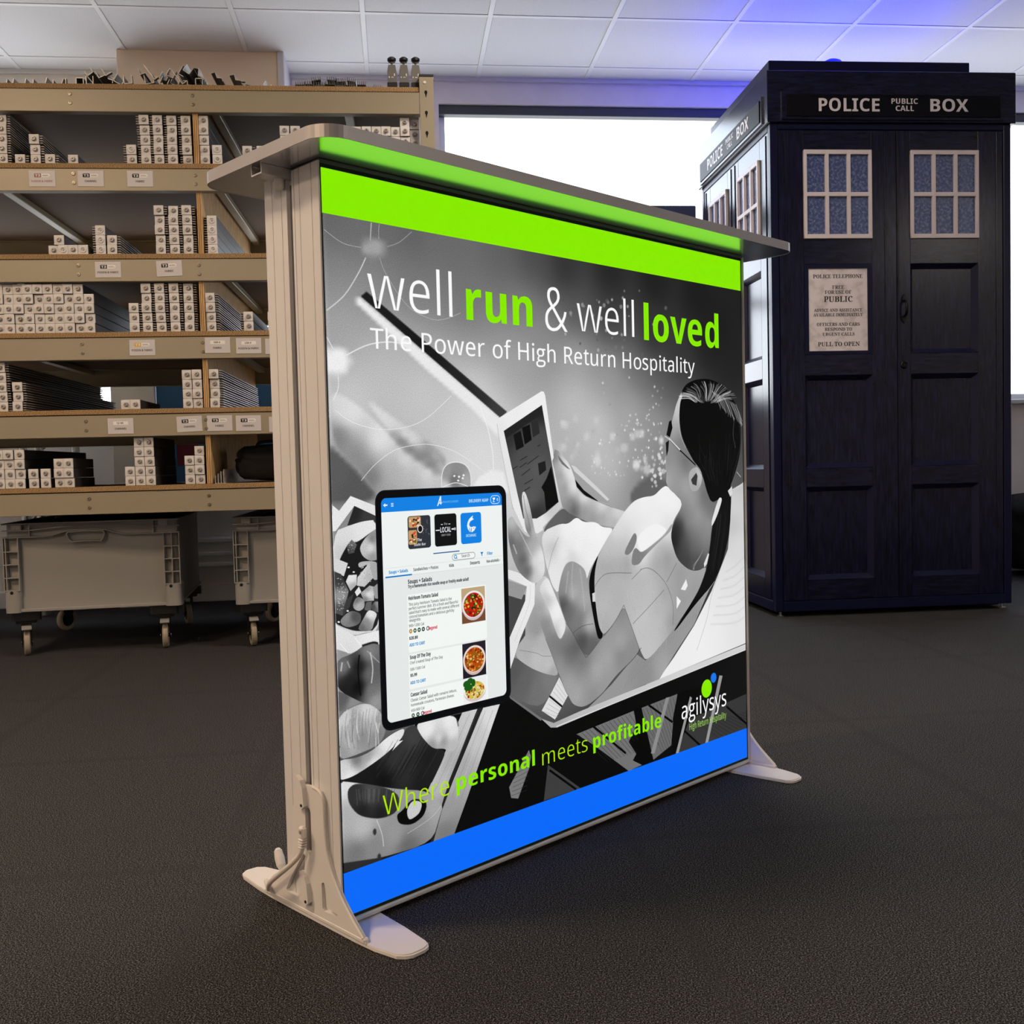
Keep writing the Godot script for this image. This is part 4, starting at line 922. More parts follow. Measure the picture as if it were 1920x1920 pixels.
const WORDS := [
	["well","l",143,460,360,135,"FFFFFF"],
	["run","b",517,809,363,96,"8CF000"],
	["&","l",870,980,367,143,"FFFFFF"],
	["well","l",1029,1342,358,133,"FFFFFF"],
	["loved","b",1399,1884,364,136,"8CF000"],
	["The Power of High Return Hospitality","r",147,1716,473,61,"FFFFFF"],
	["Where","l",141,394,1801,62,"B6F000"],
	["personal","b",423,771,1796,53,"8CF000"],
	["meets","l",806,1036,1805,50,"B6F000"],
	["profitable","b",1066,1461,1804,54,"8CF000"],
	["agilysys","r",1591,1899,1803,72,"FFFFFF"],
	["High Return Hospitality","r",1640,1897,1854,28,"A8E060"],
]

# each: shelf, x in metres, bars high, side of the fins, end types, where it lies, bar length in metres
const STACKS := [
	[1,-1.5609,5,1,"a","in the finned stack at the left of second shelf",0.8],
	[1,-1.5006,1,1,"a","lying alone beside the three-high stack",0.8],
	[1,-1.4458,3,1,"a","in the three-high stack with fins to the right",0.8],
	[1,-1.3927,1,1,"a","lying alone right of the three-high stack",0.8],
	[1,-1.3117,1,0,"a","lying alone with plain sides",0.14],
	[1,-1.0982,2,-1,"ab","in the two-high stack left of the wide stack",0.8],
	[1,-1.0462,5,-1,"a","in fourth column from second-shelf divider, left side",0.8],
	[1,-0.9978,5,-1,"a","in third column from second-shelf divider, left side",0.8],
	[1,-0.9468,5,-1,"a","in second column from second-shelf divider, left side",0.8],
	[1,-0.8942,5,-1,"a","in column nearest to second-shelf divider, left side",0.8],
	[1,-0.8298,5,0,"a","in the five-high stack right against the plywood divider",0.8],
	[1,-0.7837,2,0,"b","in the two-high ring-ended stack right of the divider",0.8],
	[1,-0.6738,2,1,"a","in far-side column of low pair behind the counter top corner",0.8],
	[1,-0.6206,2,1,"a","in counter-side column of low pair behind the counter top corner",0.8],
	[1,-0.5297,4,0,"a","in far-side column of four-high pair above the counter top corner",0.8],
	[1,-0.4900,4,0,"a","in counter-side column of four-high pair above the counter top corner",0.8],
	[1,-0.2604,4,0,"a","in seventh column from end upright, above the counter top",0.8],
	[1,-0.2222,4,0,"a","in sixth column from end upright, above the counter top",0.8],
	[1,-0.1840,4,0,"a","in fifth column from end upright, above the counter top",0.8],
	[1,-0.1477,4,0,"a","in fourth column from end upright, above the counter top",0.8],
	[1,-0.1113,4,0,"a","in third column from end upright, above the counter top",0.8],
	[1,-0.0748,5,0,"a","in second column from end upright, above the counter top",0.8],
	[1,-0.0383,5,0,"a","in column nearest to end upright, above the counter top",0.8],
	[2,-1.3966,1,0,"a","with bolt end, outermost of the single row of four",0.7],
	[2,-1.3603,1,0,"b","with ring end, second of the single row of four",0.7],
	[2,-1.3240,1,0,"a","with bolt end, third of the single row of four",0.7],
	[2,-1.2877,1,0,"b","with ring end, last of the single row of four",0.7],
	[2,-1.2234,3,-1,"b","in the three-high ring-ended stack with fins to the left",0.7],
	[2,-1.1822,2,1,"a","in the two-high stack leaning on the ring-ended stack",0.7],
	[2,-1.0050,5,1,"a","in third column from third-shelf divider",0.7],
	[2,-0.9533,5,1,"a","in second column from third-shelf divider",0.7],
	[2,-0.9029,5,1,"a","in column nearest to third-shelf divider",0.7],
	[2,-0.8137,4,-1,"b","in the four-high ring-ended stack right of the divider",0.7],
	[3,-1.1116,3,1,"a","in the three-high stack left of the four tall finned columns",0.8],
	[3,-1.0640,5,1,"a","in fourth column from fourth-shelf divider, left side",0.8],
	[3,-1.0144,5,1,"a","in third column from fourth-shelf divider, left side",0.8],
	[3,-0.9617,5,1,"a","in second column from fourth-shelf divider, left side",0.8],
	[3,-0.9098,5,1,"a","in column nearest to fourth-shelf divider, left side",0.8],
	[3,-0.8304,4,1,"a","in the four-high finned stack right of the divider",0.8],
	[3,-0.6902,2,-1,"a","in the two-high stack with fins to the left",0.8],
	[3,-0.6009,2,0,"a","in the two-high stack cut off by the counter post",0.8],
	[4,-1.6040,5,1,"a","in the five-high finned stack on the fifth shelf",1.16],
	[4,-1.5479,3,1,"a","in the three-high finned stack on the fifth shelf",1.16],
	[4,-1.1574,1,0,"a","in far-side column of shaded pair on the fifth shelf",0.3],
	[4,-1.1206,1,0,"a","in counter-side column of shaded pair on the fifth shelf",0.3],
	[4,-0.9277,4,0,"a","in far-side column of four-high pair left of fifth-shelf divider",0.9],
	[4,-0.8892,4,0,"a","in counter-side column of four-high pair left of fifth-shelf divider",0.9],
	[4,-0.8257,4,1,"a","in the four-high stack right of the divider on the fifth shelf",0.9],
	[5,-1.6264,4,0,"a","in inner column of cream four-high block on the lowest shelf",0.72],
	[5,-1.5890,4,0,"a","in middle column of cream four-high block on the lowest shelf",0.72],
	[5,-1.5514,4,0,"a","in outer column of cream four-high block on the lowest shelf",0.72],
	[5,-1.5031,2,0,"a","in the two-high stack next to the cream block",0.45],
	[5,-1.4588,2,0,"a","in the two-high stack left of the three-high pair",0.45],
	[5,-1.4113,3,0,"a","in far-side column of three-high pair on the lowest shelf",0.24],
	[5,-1.3746,3,0,"a","in counter-side column of three-high pair on the lowest shelf",0.24],
	[5,-1.1517,2,0,"a","in the two-high stack left of the five-high pair",0.34],
	[5,-1.1146,5,0,"a","in far-side column of five-high pair on the lowest shelf",0.34],
	[5,-1.0775,5,0,"a","in counter-side column of five-high pair on the lowest shelf",0.34],
	[5,-0.9293,3,0,"a","in the three-high stack left of the divider stack",0.34],
	[5,-0.8918,4,0,"a","in the four-high stack right against the lowest divider",0.34],
	[30,-1.6001,10,0,"a","of the fourth-shelf block",.8],
	[31,-1.6007,10,0,"a","of the fourth-shelf block",.8],
	[32,-1.6013,10,0,"a","of the fourth-shelf block",.8],
	[33,-1.6019,10,0,"a","of the fourth-shelf block",.8],
	[34,-1.6038,9,0,"a","of the fourth-shelf block",.8],
]
const BOLTS := [
	[-1.2873,2.1089,-1.2868,2.0759,-0.8450,2.1074,-0.8443,2.0741],
	[-1.2864,1.8172,-1.2859,1.7840,-0.8464,1.8125,-0.8457,1.7809],
	[-1.2835,1.4802,-1.2830,1.4468,-0.8453,1.4797,-0.8446,1.4459],
	[-1.2823,1.1900,-1.2818,1.1563,-0.8424,1.1903,-0.8417,1.1563],
	[-1.2809,0.9018,-1.2804,0.8679,-0.8414,0.9000,-0.8406,0.8667],
	[-1.2805,0.6116,-1.2809,0.5775,-0.8402,0.6117,-0.8395,0.5771],
]
const CARDS := [
	[-1.3985,1.7993,"FUSION & FABRIC","r",0],
	[-1.2249,1.7997,"CHANNEL","k",0],
	[-1.0469,1.7992,"FABRIC","k",0],
	[-1.1764,1.4638,"FUSION & FABRIC","k",0],
	[-0.9542,1.4674,"FABRIC","k",2],
	[-1.0641,1.1732,"FUSION & FABRIC","y",0],
	[-0.7875,1.1785,"FABRIC","1000 #",0],
	[-0.6719,1.1750,"FUSION & FABRIC","LINK #",0],
	[-0.5636,1.1716,"FABRIC","w",0],
	[-1.1547,0.8812,"CHANNEL","12 99",0],
	[-0.9020,0.8840,"CHANNEL","k",2],
	[-0.7904,0.8848,"FABRIC","k",0],
	[-0.6833,0.8826,"CHANNEL","k",0],
	[-0.5597,0.8760,"CHANNEL","w",0],
]
const DIVIDERS := [-0.8413,-0.8383,-0.8419,-0.8391,-0.8387]
const OFFCUTS := [
	[-1.2629,2.1688,0.0281,0.0303,180,"u"],
	[-1.2295,2.2075,0.0268,0.0238,35,"u"],
	[-1.2269,2.1752,0.0268,0.0303,0,"u"],
	[-1.1880,2.2019,0.0260,0.0303,25,"l"],
	[-1.1590,2.1821,0.0324,0.0346,0,"z"],
	[-1.1612,2.2063,0.0260,0.0346,30,"l"],
	[-1.1193,2.1785,0.0346,0.0303,-30,"u"],
	[-1.0836,2.1720,0.0311,0.0303,4,"u"],
	[-1.0379,2.2119,0.0195,0.0260,20,"l"],
	[-1.0110,2.1818,0.0337,0.0346,10,"u"],
	[-0.9981,2.2043,0.0173,0.0649,35,"l"],
	[-0.9551,2.1926,0.0285,0.0285,-25,"u"],
	[-0.9506,2.1654,0.0294,0.0285,-25,"u"],
	[-0.9252,2.1970,0.0285,0.0285,-28,"u"],
	[-0.9148,2.1740,0.0303,0.0285,-26,"u"],
	[-0.8943,2.1811,0.0173,0.0649,38,"l"],
	[-0.8708,2.1631,0.0311,0.0285,0,"z"],
	[-0.8666,2.2201,0.0294,0.0285,-35,"u"],
	[-0.8850,2.2138,0.0216,0.0389,-30,"l"],
	[-0.8290,2.1982,0.0411,0.0519,-8,"z"],
	[-0.8242,2.1636,0.0277,0.0311,180,"u"],
	[-0.7991,2.1843,0.0156,0.0779,32,"l"],
	[-0.7603,2.1909,0.0329,0.0433,18,"z"],
	[-0.6913,2.1835,0.0389,0.0411,12,"z"],
	[-0.6513,2.1607,0.0363,0.0225,0,"z"],
	[-0.5776,2.1602,0.0260,0.0238,-35,"u"],
	[-0.5532,2.1535,0.0130,0.0112,0,"u"],
	[-1.5139,2.1586,0.0240,0.0260,-5,"a"],
	[-1.4914,2.1569,0.0240,0.0260,-11,"a"],
	[-1.4479,2.1612,0.0240,0.0260,-10,"a"],
	[-1.4195,2.1635,0.0240,0.0260,-5,"a"],
	[-1.3739,2.1679,0.0240,0.0260,-17,"a"],
	[-1.3477,2.1605,0.0240,0.0260,1,"a"],
	[-1.3155,2.1608,0.0240,0.0260,-20,"a"],
	[-1.2966,2.1591,0.0240,0.0260,0,"a"],
]
const COMBS := [
	[-0.4530,2.1557,0],
	[-0.4158,2.1561,0],
	[-0.3769,2.1565,0],
	[-0.3396,2.1569,0],
	[-0.3022,2.1573,0],
	[-0.2647,2.1577,0],
	[-0.2272,2.1581,0],
	[-0.1927,2.1585,0],
	[-0.1566,2.1595,-8],
	[-0.4515,2.1705,0],
	[-0.4150,2.1709,0],
	[-0.3385,2.1718,0],
	[-0.3011,2.1722,0],
	[-0.2636,2.1726,0],
	[-0.3749,2.1714,0],
	[-0.2198,2.1731,0],
	[-0.3908,2.1879,8],
	[-0.3324,2.1876,-3],
	[-0.2975,2.1884,4],
	[-0.2574,2.1901,-10],
]

const ROW_Y := [2.1485, 1.858, 1.5239, 1.2333, 0.9446, 0.6553]
const CEIL := 2.83
const WALL_Z := -5.66

var taken := {}
var M := {}
var sans: SystemFont
var sans_bold: SystemFont
var sans_thin: FontVariation
var serif: SystemFont
var serif_bold: SystemFont
var rng := RandomNumberGenerator.new()

# ---------------------------------------------------------------- naming
func numbered(called: String) -> String:
	var n: int = taken.get(called, -1) + 1
	taken[called] = n
	return called if n == 0 else "%s_%03d" % [called, n]

func thing(called: String, label: String, category: String, at := Vector3.ZERO, turn := 0.0, group := "") -> Node3D:
	var o := Node3D.new()
	o.name = numbered(called)
	add_child(o)
	o.position = at
	o.rotation.y = turn
	tag(o, label, category, group)
	return o

func tag(o: Node, label: String, category: String, group := "") -> void:
	o.set_meta("label", label)
	o.set_meta("category", category)
	if group:
		o.set_meta("group", group)

func put(parent: Node, called: String, mesh: Mesh, m: Material, xf := Transform3D()) -> MeshInstance3D:
	var o := MeshInstance3D.new()
	o.name = called
	o.mesh = mesh
	o.material_override = m
	o.transform = xf
	parent.add_child(o, true)
	return o

func struct(called: String, mesh: Mesh, m: Material, label: String, xf := Transform3D()) -> MeshInstance3D:
	var o := put(self, called, mesh, m, xf)
	o.set_meta("kind", "structure")
	o.set_meta("label", label)
	return o

# ---------------------------------------------------------------- mesh helpers
func start() -> SurfaceTool:
	var st := SurfaceTool.new()
	st.begin(Mesh.PRIMITIVE_TRIANGLES)
	st.set_smooth_group(-1)
	return st

func done(st: SurfaceTool) -> ArrayMesh:
	st.generate_normals()
	return st.commit()

func tri(st: SurfaceTool, a: Vector3, b: Vector3, c: Vector3, out: Vector3) -> void:
	if (b - a).cross(c - a).dot(out) > 0.0:      # front faces run clockwise
		var t := b
		b = c
		c = t
	st.add_vertex(a)
	st.add_vertex(b)
	st.add_vertex(c)

func quad(st: SurfaceTool, a: Vector3, b: Vector3, c: Vector3, d: Vector3, out: Vector3) -> void:
	tri(st, a, b, c, out)
	tri(st, a, c, d, out)

# a box with chamfered edges
func add_box(st: SurfaceTool, c: Vector3, s: Vector3, bev := 0.0, b := Basis()) -> void:
	var h := s * 0.5
	var e := minf(bev, minf(h.x, minf(h.y, h.z)) * 0.9)
	for ax in 3:
		var i := (ax + 1) % 3
		var j := (ax + 2) % 3
		for sg: float in [-1.0, 1.0]:
			var n := Vector3.ZERO
			n[ax] = sg
			var p := []
			for k: Vector2 in [Vector2(-1, -1), Vector2(1, -1), Vector2(1, 1), Vector2(-1, 1)]:
				var v := Vector3.ZERO
				v[ax] = sg * h[ax]
				v[i] = k.x * (h[i] - e)
				v[j] = k.y * (h[j] - e)
				p.append(c + b * v)
			quad(st, p[0], p[1], p[2], p[3], b * n)
	if e <= 0.0:
		return
	for ax in 3:                                  # twelve edges, along ax
		var i := (ax + 1) % 3
		var j := (ax + 2) % 3
		for si: float in [-1.0, 1.0]:
			for sj: float in [-1.0, 1.0]:
				var p := []
				for k: Vector2 in [Vector2(-1, 0), Vector2(1, 0), Vector2(1, 1), Vector2(-1, 1)]:
					var v := Vector3.ZERO
					v[ax] = k.x * (h[ax] - e)
					v[i] = si * (h[i] - (e if k.y > 0.5 else 0.0))
					v[j] = sj * (h[j] - (0.0 if k.y > 0.5 else e))
					p.append(c + b * v)
				var n := Vector3.ZERO
				n[i] = si
				n[j] = sj
				quad(st, p[0], p[1], p[2], p[3], b * n)
	for sx: float in [-1.0, 1.0]:
		for sy: float in [-1.0, 1.0]:
			for sz: float in [-1.0, 1.0]:
				var q := Vector3(sx, sy, sz)
				tri(st, c + b * (q * Vector3(h.x, h.y - e, h.z - e)), c + b * (q * Vector3(h.x - e, h.y, h.z - e)), c + b * (q * Vector3(h.x - e, h.y - e, h.z)), b * q)

func box(s: Vector3, bev := 0.0, c := Vector3.ZERO) -> ArrayMesh:
	var st := start()
	add_box(st, c, s, bev)
	return done(st)

# an outline in the x-y plane, extruded from z0 to z1, placed by xf
func add_prism(st: SurfaceTool, pts: PackedVector2Array, z0: float, z1: float, xf := Transform3D(), holes := []) -> void:
	var outline := pts
	if Geometry2D.is_polygon_clockwise(outline):
		outline = pts.duplicate()
		outline.reverse()
	var loops := [outline]
	var merged := outline
	for hole: PackedVector2Array in holes:
		loops.append(hole)
		merged = bridge(merged, hole)
	var idx := Geometry2D.triangulate_polygon(merged)
	for k in range(0, idx.size(), 3):
		var a := merged[idx[k]]
		var b := merged[idx[k + 1]]
		var c := merged[idx[k + 2]]
		tri(st, xf * Vector3(a.x, a.y, z1), xf * Vector3(b.x, b.y, z1), xf * Vector3(c.x, c.y, z1), xf.basis * Vector3(0, 0, z1 - z0))
		tri(st, xf * Vector3(a.x, a.y, z0), xf * Vector3(b.x, b.y, z0), xf * Vector3(c.x, c.y, z0), xf.basis * Vector3(0, 0, z0 - z1))
	for li in loops.size():
		var lp: PackedVector2Array = loops[li]
		var cw := Geometry2D.is_polygon_clockwise(lp)
		for k in lp.size():
			var a := lp[k]
			var b := lp[(k + 1) % lp.size()]
			var n := Vector2(b.y - a.y, a.x - b.x)
			if cw:
				n = -n
			if li > 0:
				n = -n
			quad(st, xf * Vector3(a.x, a.y, z0), xf * Vector3(b.x, b.y, z0), xf * Vector3(b.x, b.y, z1), xf * Vector3(a.x, a.y, z1), xf.basis * Vector3(n.x, n.y, 0))

# joins a hole to its outline by a slit, so that it can be triangulated
func bridge(outer: PackedVector2Array, hole: PackedVector2Array) -> PackedVector2Array:
	var h := hole.duplicate()
	if not Geometry2D.is_polygon_clockwise(h):
		h.reverse()
	var bi := 0
	var bj := 0
	var best := INF
	for i in outer.size():
		for j in h.size():
			var d := outer[i].distance_squared_to(h[j])
			if d < best:
				best = d
				bi = i
				bj = j
	var r := PackedVector2Array()
	for i in bi + 1:
		r.append(outer[i])
	for j in h.size() + 1:
		r.append(h[(bj + j) % h.size()])
	for i in range(bi, outer.size()):
		r.append(outer[i])
	return r

func prism(pts: PackedVector2Array, z0: float, z1: float, xf := Transform3D(), holes := []) -> ArrayMesh:
	var st := start()
	add_prism(st, pts, z0, z1, xf, holes)
	return done(st)

# profile (radius, height) turned about an axis
func add_lathe(st: SurfaceTool, prof: PackedVector2Array, n := 20, xf := Transform3D()) -> void:
	for k in n:
		var a0 := TAU * k / n
		var a1 := TAU * (k + 1) / n
		for i in prof.size() - 1:
			var p := prof[i]
			var q := prof[i + 1]
			var d := Vector2(q.y - p.y, p.x - q.x)
			var am := (a0 + a1) * 0.5
			var out := xf.basis * Vector3(cos(am) * d.x, d.y, sin(am) * d.x)
			var v0 := xf * Vector3(cos(a0) * p.x, p.y, sin(a0) * p.x)
			var v1 := xf * Vector3(cos(a1) * p.x, p.y, sin(a1) * p.x)
			var v2 := xf * Vector3(cos(a1) * q.x, q.y, sin(a1) * q.x)
			var v3 := xf * Vector3(cos(a0) * q.x, q.y, sin(a0) * q.x)
			if p.x < 1e-6:
				tri(st, v0, v2, v3, out)
			elif q.x < 1e-6:
				tri(st, v0, v1, v2, out)
			else:
				quad(st, v0, v1, v2, v3, out)

func lathe(prof: PackedVector2Array, n := 20, xf := Transform3D()) -> ArrayMesh:
	var st := start()
	st.set_smooth_group(-1)
	add_lathe(st, prof, n, xf)
	return done(st)

func smooth_path(pts: Array, each := 6) -> PackedVector3Array:
	var r := PackedVector3Array()
	for i in pts.size() - 1:
		var p0: Vector3 = pts[maxi(i - 1, 0)]
		var p1: Vector3 = pts[i]
		var p2: Vector3 = pts[i + 1]
		var p3: Vector3 = pts[mini(i + 2, pts.size() - 1)]
		for k in each:
			r.append(p1.cubic_interpolate(p2, p0, p3, float(k) / each))
	r.append(pts[-1])
	return r

func add_tube(st: SurfaceTool, path: PackedVector3Array, rad: float, n := 8) -> void:
	var rings := []
	var up := Vector3.UP
	for i in path.size():
		var d := (path[mini(i + 1, path.size() - 1)] - path[maxi(i - 1, 0)]).normalized()
		var s := d.cross(up)
		if s.length() < 0.05:
			s = d.cross(Vector3.RIGHT)
		s = s.normalized()
		up = s.cross(d).normalized()
		var ring := []
		for k in n:
			var a := TAU * k / n
			ring.append(path[i] + (s * cos(a) + up * sin(a)) * rad)
		rings.append(ring)
	st.set_smooth_group(0)
	for i in path.size() - 1:
		for k in n:
			var a: Vector3 = rings[i][k]
			var b: Vector3 = rings[i][(k + 1) % n]
			var c: Vector3 = rings[i + 1][(k + 1) % n]
			var d: Vector3 = rings[i + 1][k]
			quad(st, a, b, c, d, (a + b + c + d) * 0.25 - (path[i] + path[i + 1]) * 0.5)
	st.set_smooth_group(-1)
	for e in [0, path.size() - 1]:
		var out: Vector3 = path[e] - path[1 if e == 0 else e - 1]
		for k in n:
			tri(st, path[e], rings[e][k], rings[e][(k + 1) % n], out)

func tube(pts: Array, rad: float, n := 8, each := 6) -> ArrayMesh:
	var st := start()
	add_tube(st, smooth_path(pts, each), rad, n)
	return done(st)

func rod(a: Vector3, b: Vector3, rad: float, n := 12) -> ArrayMesh:
	var st := start()
	add_tube(st, PackedVector3Array([a, b]), rad, n)
	return done(st)

func round_rect(x0: float, y0: float, x1: float, y1: float, r: float, n := 6) -> PackedVector2Array:
	var p := PackedVector2Array()
	for c: Array in [[x1 - r, y1 - r, 0.0], [x0 + r, y1 - r, 0.25], [x0 + r, y0 + r, 0.5], [x1 - r, y0 + r, 0.75]]:
		for k in n + 1:
			var a: float = TAU * (c[2] + 0.25 * k / n)
			p.append(Vector2(c[0] + cos(a) * r, c[1] + sin(a) * r))
	return p

func pv(l: Array) -> PackedVector2Array:
	var p := PackedVector2Array()
	for k in range(0, l.size(), 2):
		p.append(Vector2(l[k], l[k + 1]))
	return p

# lettering as a thin relief that fills the box x0..x1, y0..y1 (capitals' height)
func letters(parent: Node, called: String, text: String, font: Font, x0: float, x1: float, y0: float, y1: float, z: float, m: Material, deep := 0.0008) -> MeshInstance3D:
	var t := TextMesh.new()
	t.text = text
	t.font = font
	t.font_size = 64
	t.pixel_size = 0.01
	t.depth = 0.02
	t.curve_step = 2.0
	var bb := t.get_aabb()
	var arrays := t.get_mesh_arrays()
	var am := ArrayMesh.new()
	am.add_surface_from_arrays(Mesh.PRIMITIVE_TRIANGLES, arrays)
	var s := Vector3((x1 - x0) / bb.size.x, (y1 - y0) / bb.size.y, deep / 0.02)
	var o := Vector3((x0 + x1) * 0.5, (y0 + y1) * 0.5, z) - s * bb.get_center()
	return put(parent, called, am, m, Transform3D(Basis.from_scale(s), o))

# ---------------------------------------------------------------- materials
func mat(col: Color, rough := 0.6, metal := 0.0, spec := 0.5) -> StandardMaterial3D:
	var m := StandardMaterial3D.new()
	m.albedo_color = col
	m.roughness = rough
	m.metallic = metal
	m.metallic_specular = spec
	return m

func noise(freq: float, sd: int, type := FastNoiseLite.TYPE_SIMPLEX_SMOOTH, oct := 4) -> FastNoiseLite:
	var n := FastNoiseLite.new()
	n.seed = sd
	n.frequency = freq
	n.noise_type = type
	n.fractal_octaves = oct
	return n

func noise_tex(n: FastNoiseLite, cols: Array, w := 512, h := 512, offs := []) -> NoiseTexture2D:
	var t := NoiseTexture2D.new()
	t.width = w
	t.height = h
	t.seamless = true
	t.noise = n
	var g := Gradient.new()
	g.offsets = PackedFloat32Array(offs if offs else [0.0, 1.0])
	g.colors = PackedColorArray(cols)
	t.color_ramp = g
	return t

func triplanar(m: StandardMaterial3D, s: Vector3) -> void:
	m.uv1_triplanar = true
	m.uv1_world_triplanar = true
	m.uv1_scale = s

func make_materials() -> void:
	M.wall = mat(Color(0.93, 0.91, 0.89), 0.85)
	M.wall.albedo_texture = noise_tex(noise(0.02, 3), [Color(0.95, 0.95, 0.95), Color(1, 1, 1)], 256, 256)
	triplanar(M.wall, Vector3.ONE * 0.8)
	M.soffit = mat(Color(0.94, 0.86, 0.75), 0.85)
	M.tile = mat(Color(0.86, 0.86, 0.87), 0.95)
	M.tile.albedo_texture = noise_tex(noise(0.12, 8), [Color(0.93, 0.93, 0.93), Color(1, 1, 1)], 512, 512)
	triplanar(M.tile, Vector3.ONE * 2.0)
	M.tee = mat(Color(0.84, 0.84, 0.85), 0.5)
	M.carpet = mat(Color(1, 1, 1), 0.97, 0.0, 0.2)
	M.carpet.albedo_texture = noise_tex(noise(0.22, 11, FastNoiseLite.TYPE_SIMPLEX, 3), [Color(0.05, 0.05, 0.052), Color(0.19, 0.187, 0.187), Color(0.31, 0.305, 0.305), Color(0.62, 0.61, 0.60)], 1024, 1024, [0.15, 0.42, 0.62, 0.95])
	triplanar(M.carpet, Vector3.ONE * 1.35)
	var pile := NoiseTexture2D.new()
	pile.width = 1024
	pile.height = 1024
	pile.seamless = true
	pile.as_normal_map = true
	pile.bump_strength = 6.0
	pile.noise = noise(0.2, 12, FastNoiseLite.TYPE_SIMPLEX, 2)
	M.carpet.normal_enabled = true
	M.carpet.normal_texture = pile
	M.carpet.normal_scale = 0.8
	M.white_paint = mat(Color(0.86, 0.85, 0.84), 0.42)
	M.alu = mat(Color(0.80, 0.79, 0.78), 0.42, 0.55)
	M.alu_dark = mat(Color(0.40, 0.40, 0.41), 0.5, 0.4)
	M.top = mat(Color(0.90, 0.90, 0.92), 0.18, 0.92)
	M.top_edge = mat(Color(0.72, 0.70, 0.69), 0.42, 0.6)
	M.gasket = mat(Color(0.02, 0.02, 0.022), 0.6)
	M.slot = mat(Color(0.45, 0.45, 0.46), 0.5, 0.2)
	M.plastic = mat(Color(0.88, 0.86, 0.84), 0.35)
	M.cord = mat(Color(0.84, 0.81, 0.77), 0.5)
	M.steel = mat(Color(0.60, 0.56, 0.47), 0.42, 0.1)
	M.hole = mat(Color(0.03, 0.03, 0.03), 0.9)
	M.bolt = mat(Color(0.55, 0.52, 0.46), 0.35, 0.8)
	M.chip = mat(Color(1, 1, 1), 0.9)
	M.chip.albedo_texture = noise_tex(noise(0.09, 21, FastNoiseLite.TYPE_SIMPLEX, 4), [Color(0.30, 0.21, 0.13), Color(0.60, 0.47, 0.31), Color(0.84, 0.72, 0.53)], 512, 512, [0.25, 0.5, 0.8])
	triplanar(M.chip, Vector3(4.0, 14.0, 4.0))
	M.board_face = mat(Color(0.44, 0.37, 0.31), 0.75, 0.0, 0.3)
	M.ply = mat(Color(1, 1, 1), 0.75)
	M.ply.albedo_texture = noise_tex(noise(0.03, 22), [Color(0.70, 0.55, 0.36), Color(0.88, 0.74, 0.53)], 256, 256)
	triplanar(M.ply, Vector3(6, 1, 6))
	M.ply_line = mat(Color(0.55, 0.38, 0.20), 0.8)
	M.cap = mat(Color(0.86, 0.85, 0.84), 0.55)
	M.nub = mat(Color(0.64, 0.62, 0.60), 0.4, 0.2)
	M.bar = mat(Color(0.26, 0.25, 0.25), 0.55, 0.2)
	M.fin = mat(Color(0.58, 0.56, 0.54), 0.5, 0.2)
	M.offcut = mat(Color(0.44, 0.43, 0.41), 0.45, 0.45)
	M.offcut_end = mat(Color(0.80, 0.79, 0.76), 0.4, 0.4)
	M.card = mat(Color(0.80, 0.78, 0.78), 0.5)
	M.card_white = mat(Color(0.93, 0.92, 0.90), 0.5)
	M.ink = mat(Color(0.06, 0.06, 0.07), 0.7)
	M.ink_faded = mat(Color(0.60, 0.42, 0.40), 0.7)
	M.ink_yellow = mat(Color(0.86, 0.70, 0.12), 0.6)
	M.ink_grey = mat(Color(0.45, 0.43, 0.42), 0.7)
	M.crate = mat(Color(0.57, 0.56, 0.54), 0.5)
	M.black_plastic = mat(Color(0.03, 0.03, 0.033), 0.45)
	M.black_sheet = mat(Color(0.025, 0.028, 0.03), 0.35)
	M.wheel = mat(Color(0.62, 0.58, 0.50), 0.55)
	M.black_cloth = mat(Color(0.02, 0.02, 0.022), 0.9)
	M.navy = mat(Color(1, 1, 1), 0.24, 0.0, 0.38)
	M.navy.albedo_texture = noise_tex(noise(0.03, 31, FastNoiseLite.TYPE_SIMPLEX, 5), [Color(0.05, 0.055, 0.125), Color(0.072, 0.077, 0.17), Color(0.125, 0.13, 0.25)], 512, 512, [0.2, 0.6, 1.0])
	triplanar(M.navy, Vector3(3.2, 0.35, 3.2))
	M.navy_rail = M.navy.duplicate()
	M.navy_rail.uv1_scale = Vector3(0.4, 3.0, 0.4)
	M.navy_frame = mat(Color(0.06, 0.07, 0.19), 0.35, 0.0, 0.3)
	M.navy_mould = mat(Color(0.11, 0.115, 0.22), 0.35, 0.0, 0.35)
	M.sign_black = mat(Color(0.03, 0.03, 0.05), 0.5, 0.0, 0.25)
	M.window_bar = mat(Color(0.84, 0.80, 0.80), 0.5)
	M.pane_blue = mat(Color(1, 1, 1), 0.22, 0.0, 0.55)
	M.pane_blue.albedo_texture = noise_tex(noise(0.035, 33, FastNoiseLite.TYPE_SIMPLEX, 5), [Color(0.20, 0.26, 0.44), Color(0.30, 0.36, 0.54), Color(0.52, 0.55, 0.62)], 512, 512, [0.2, 0.6, 0.95])
	triplanar(M.pane_blue, Vector3.ONE * 3.0)
	M.pane_blue.normal_enabled = true
	var nt := NoiseTexture2D.new()
	nt.width = 512
	nt.height = 512
	nt.seamless = true
	nt.as_normal_map = true
	nt.bump_strength = 4.0
	nt.noise = noise(0.06, 34)
	M.pane_blue.normal_texture = nt
	M.pane_blue.normal_scale = 0.35
	M.letter = mat(Color(0.88, 0.85, 0.85), 0.5)
	M.notice = mat(Color(1, 1, 1), 0.6)
	M.notice.albedo_texture = noise_tex(noise(0.012, 35, FastNoiseLite.TYPE_SIMPLEX, 5), [Color(0.80, 0.77, 0.77), Color(0.88, 0.85, 0.85), Color(0.90, 0.87, 0.87)], 512, 512, [0.18, 0.45, 1.0])
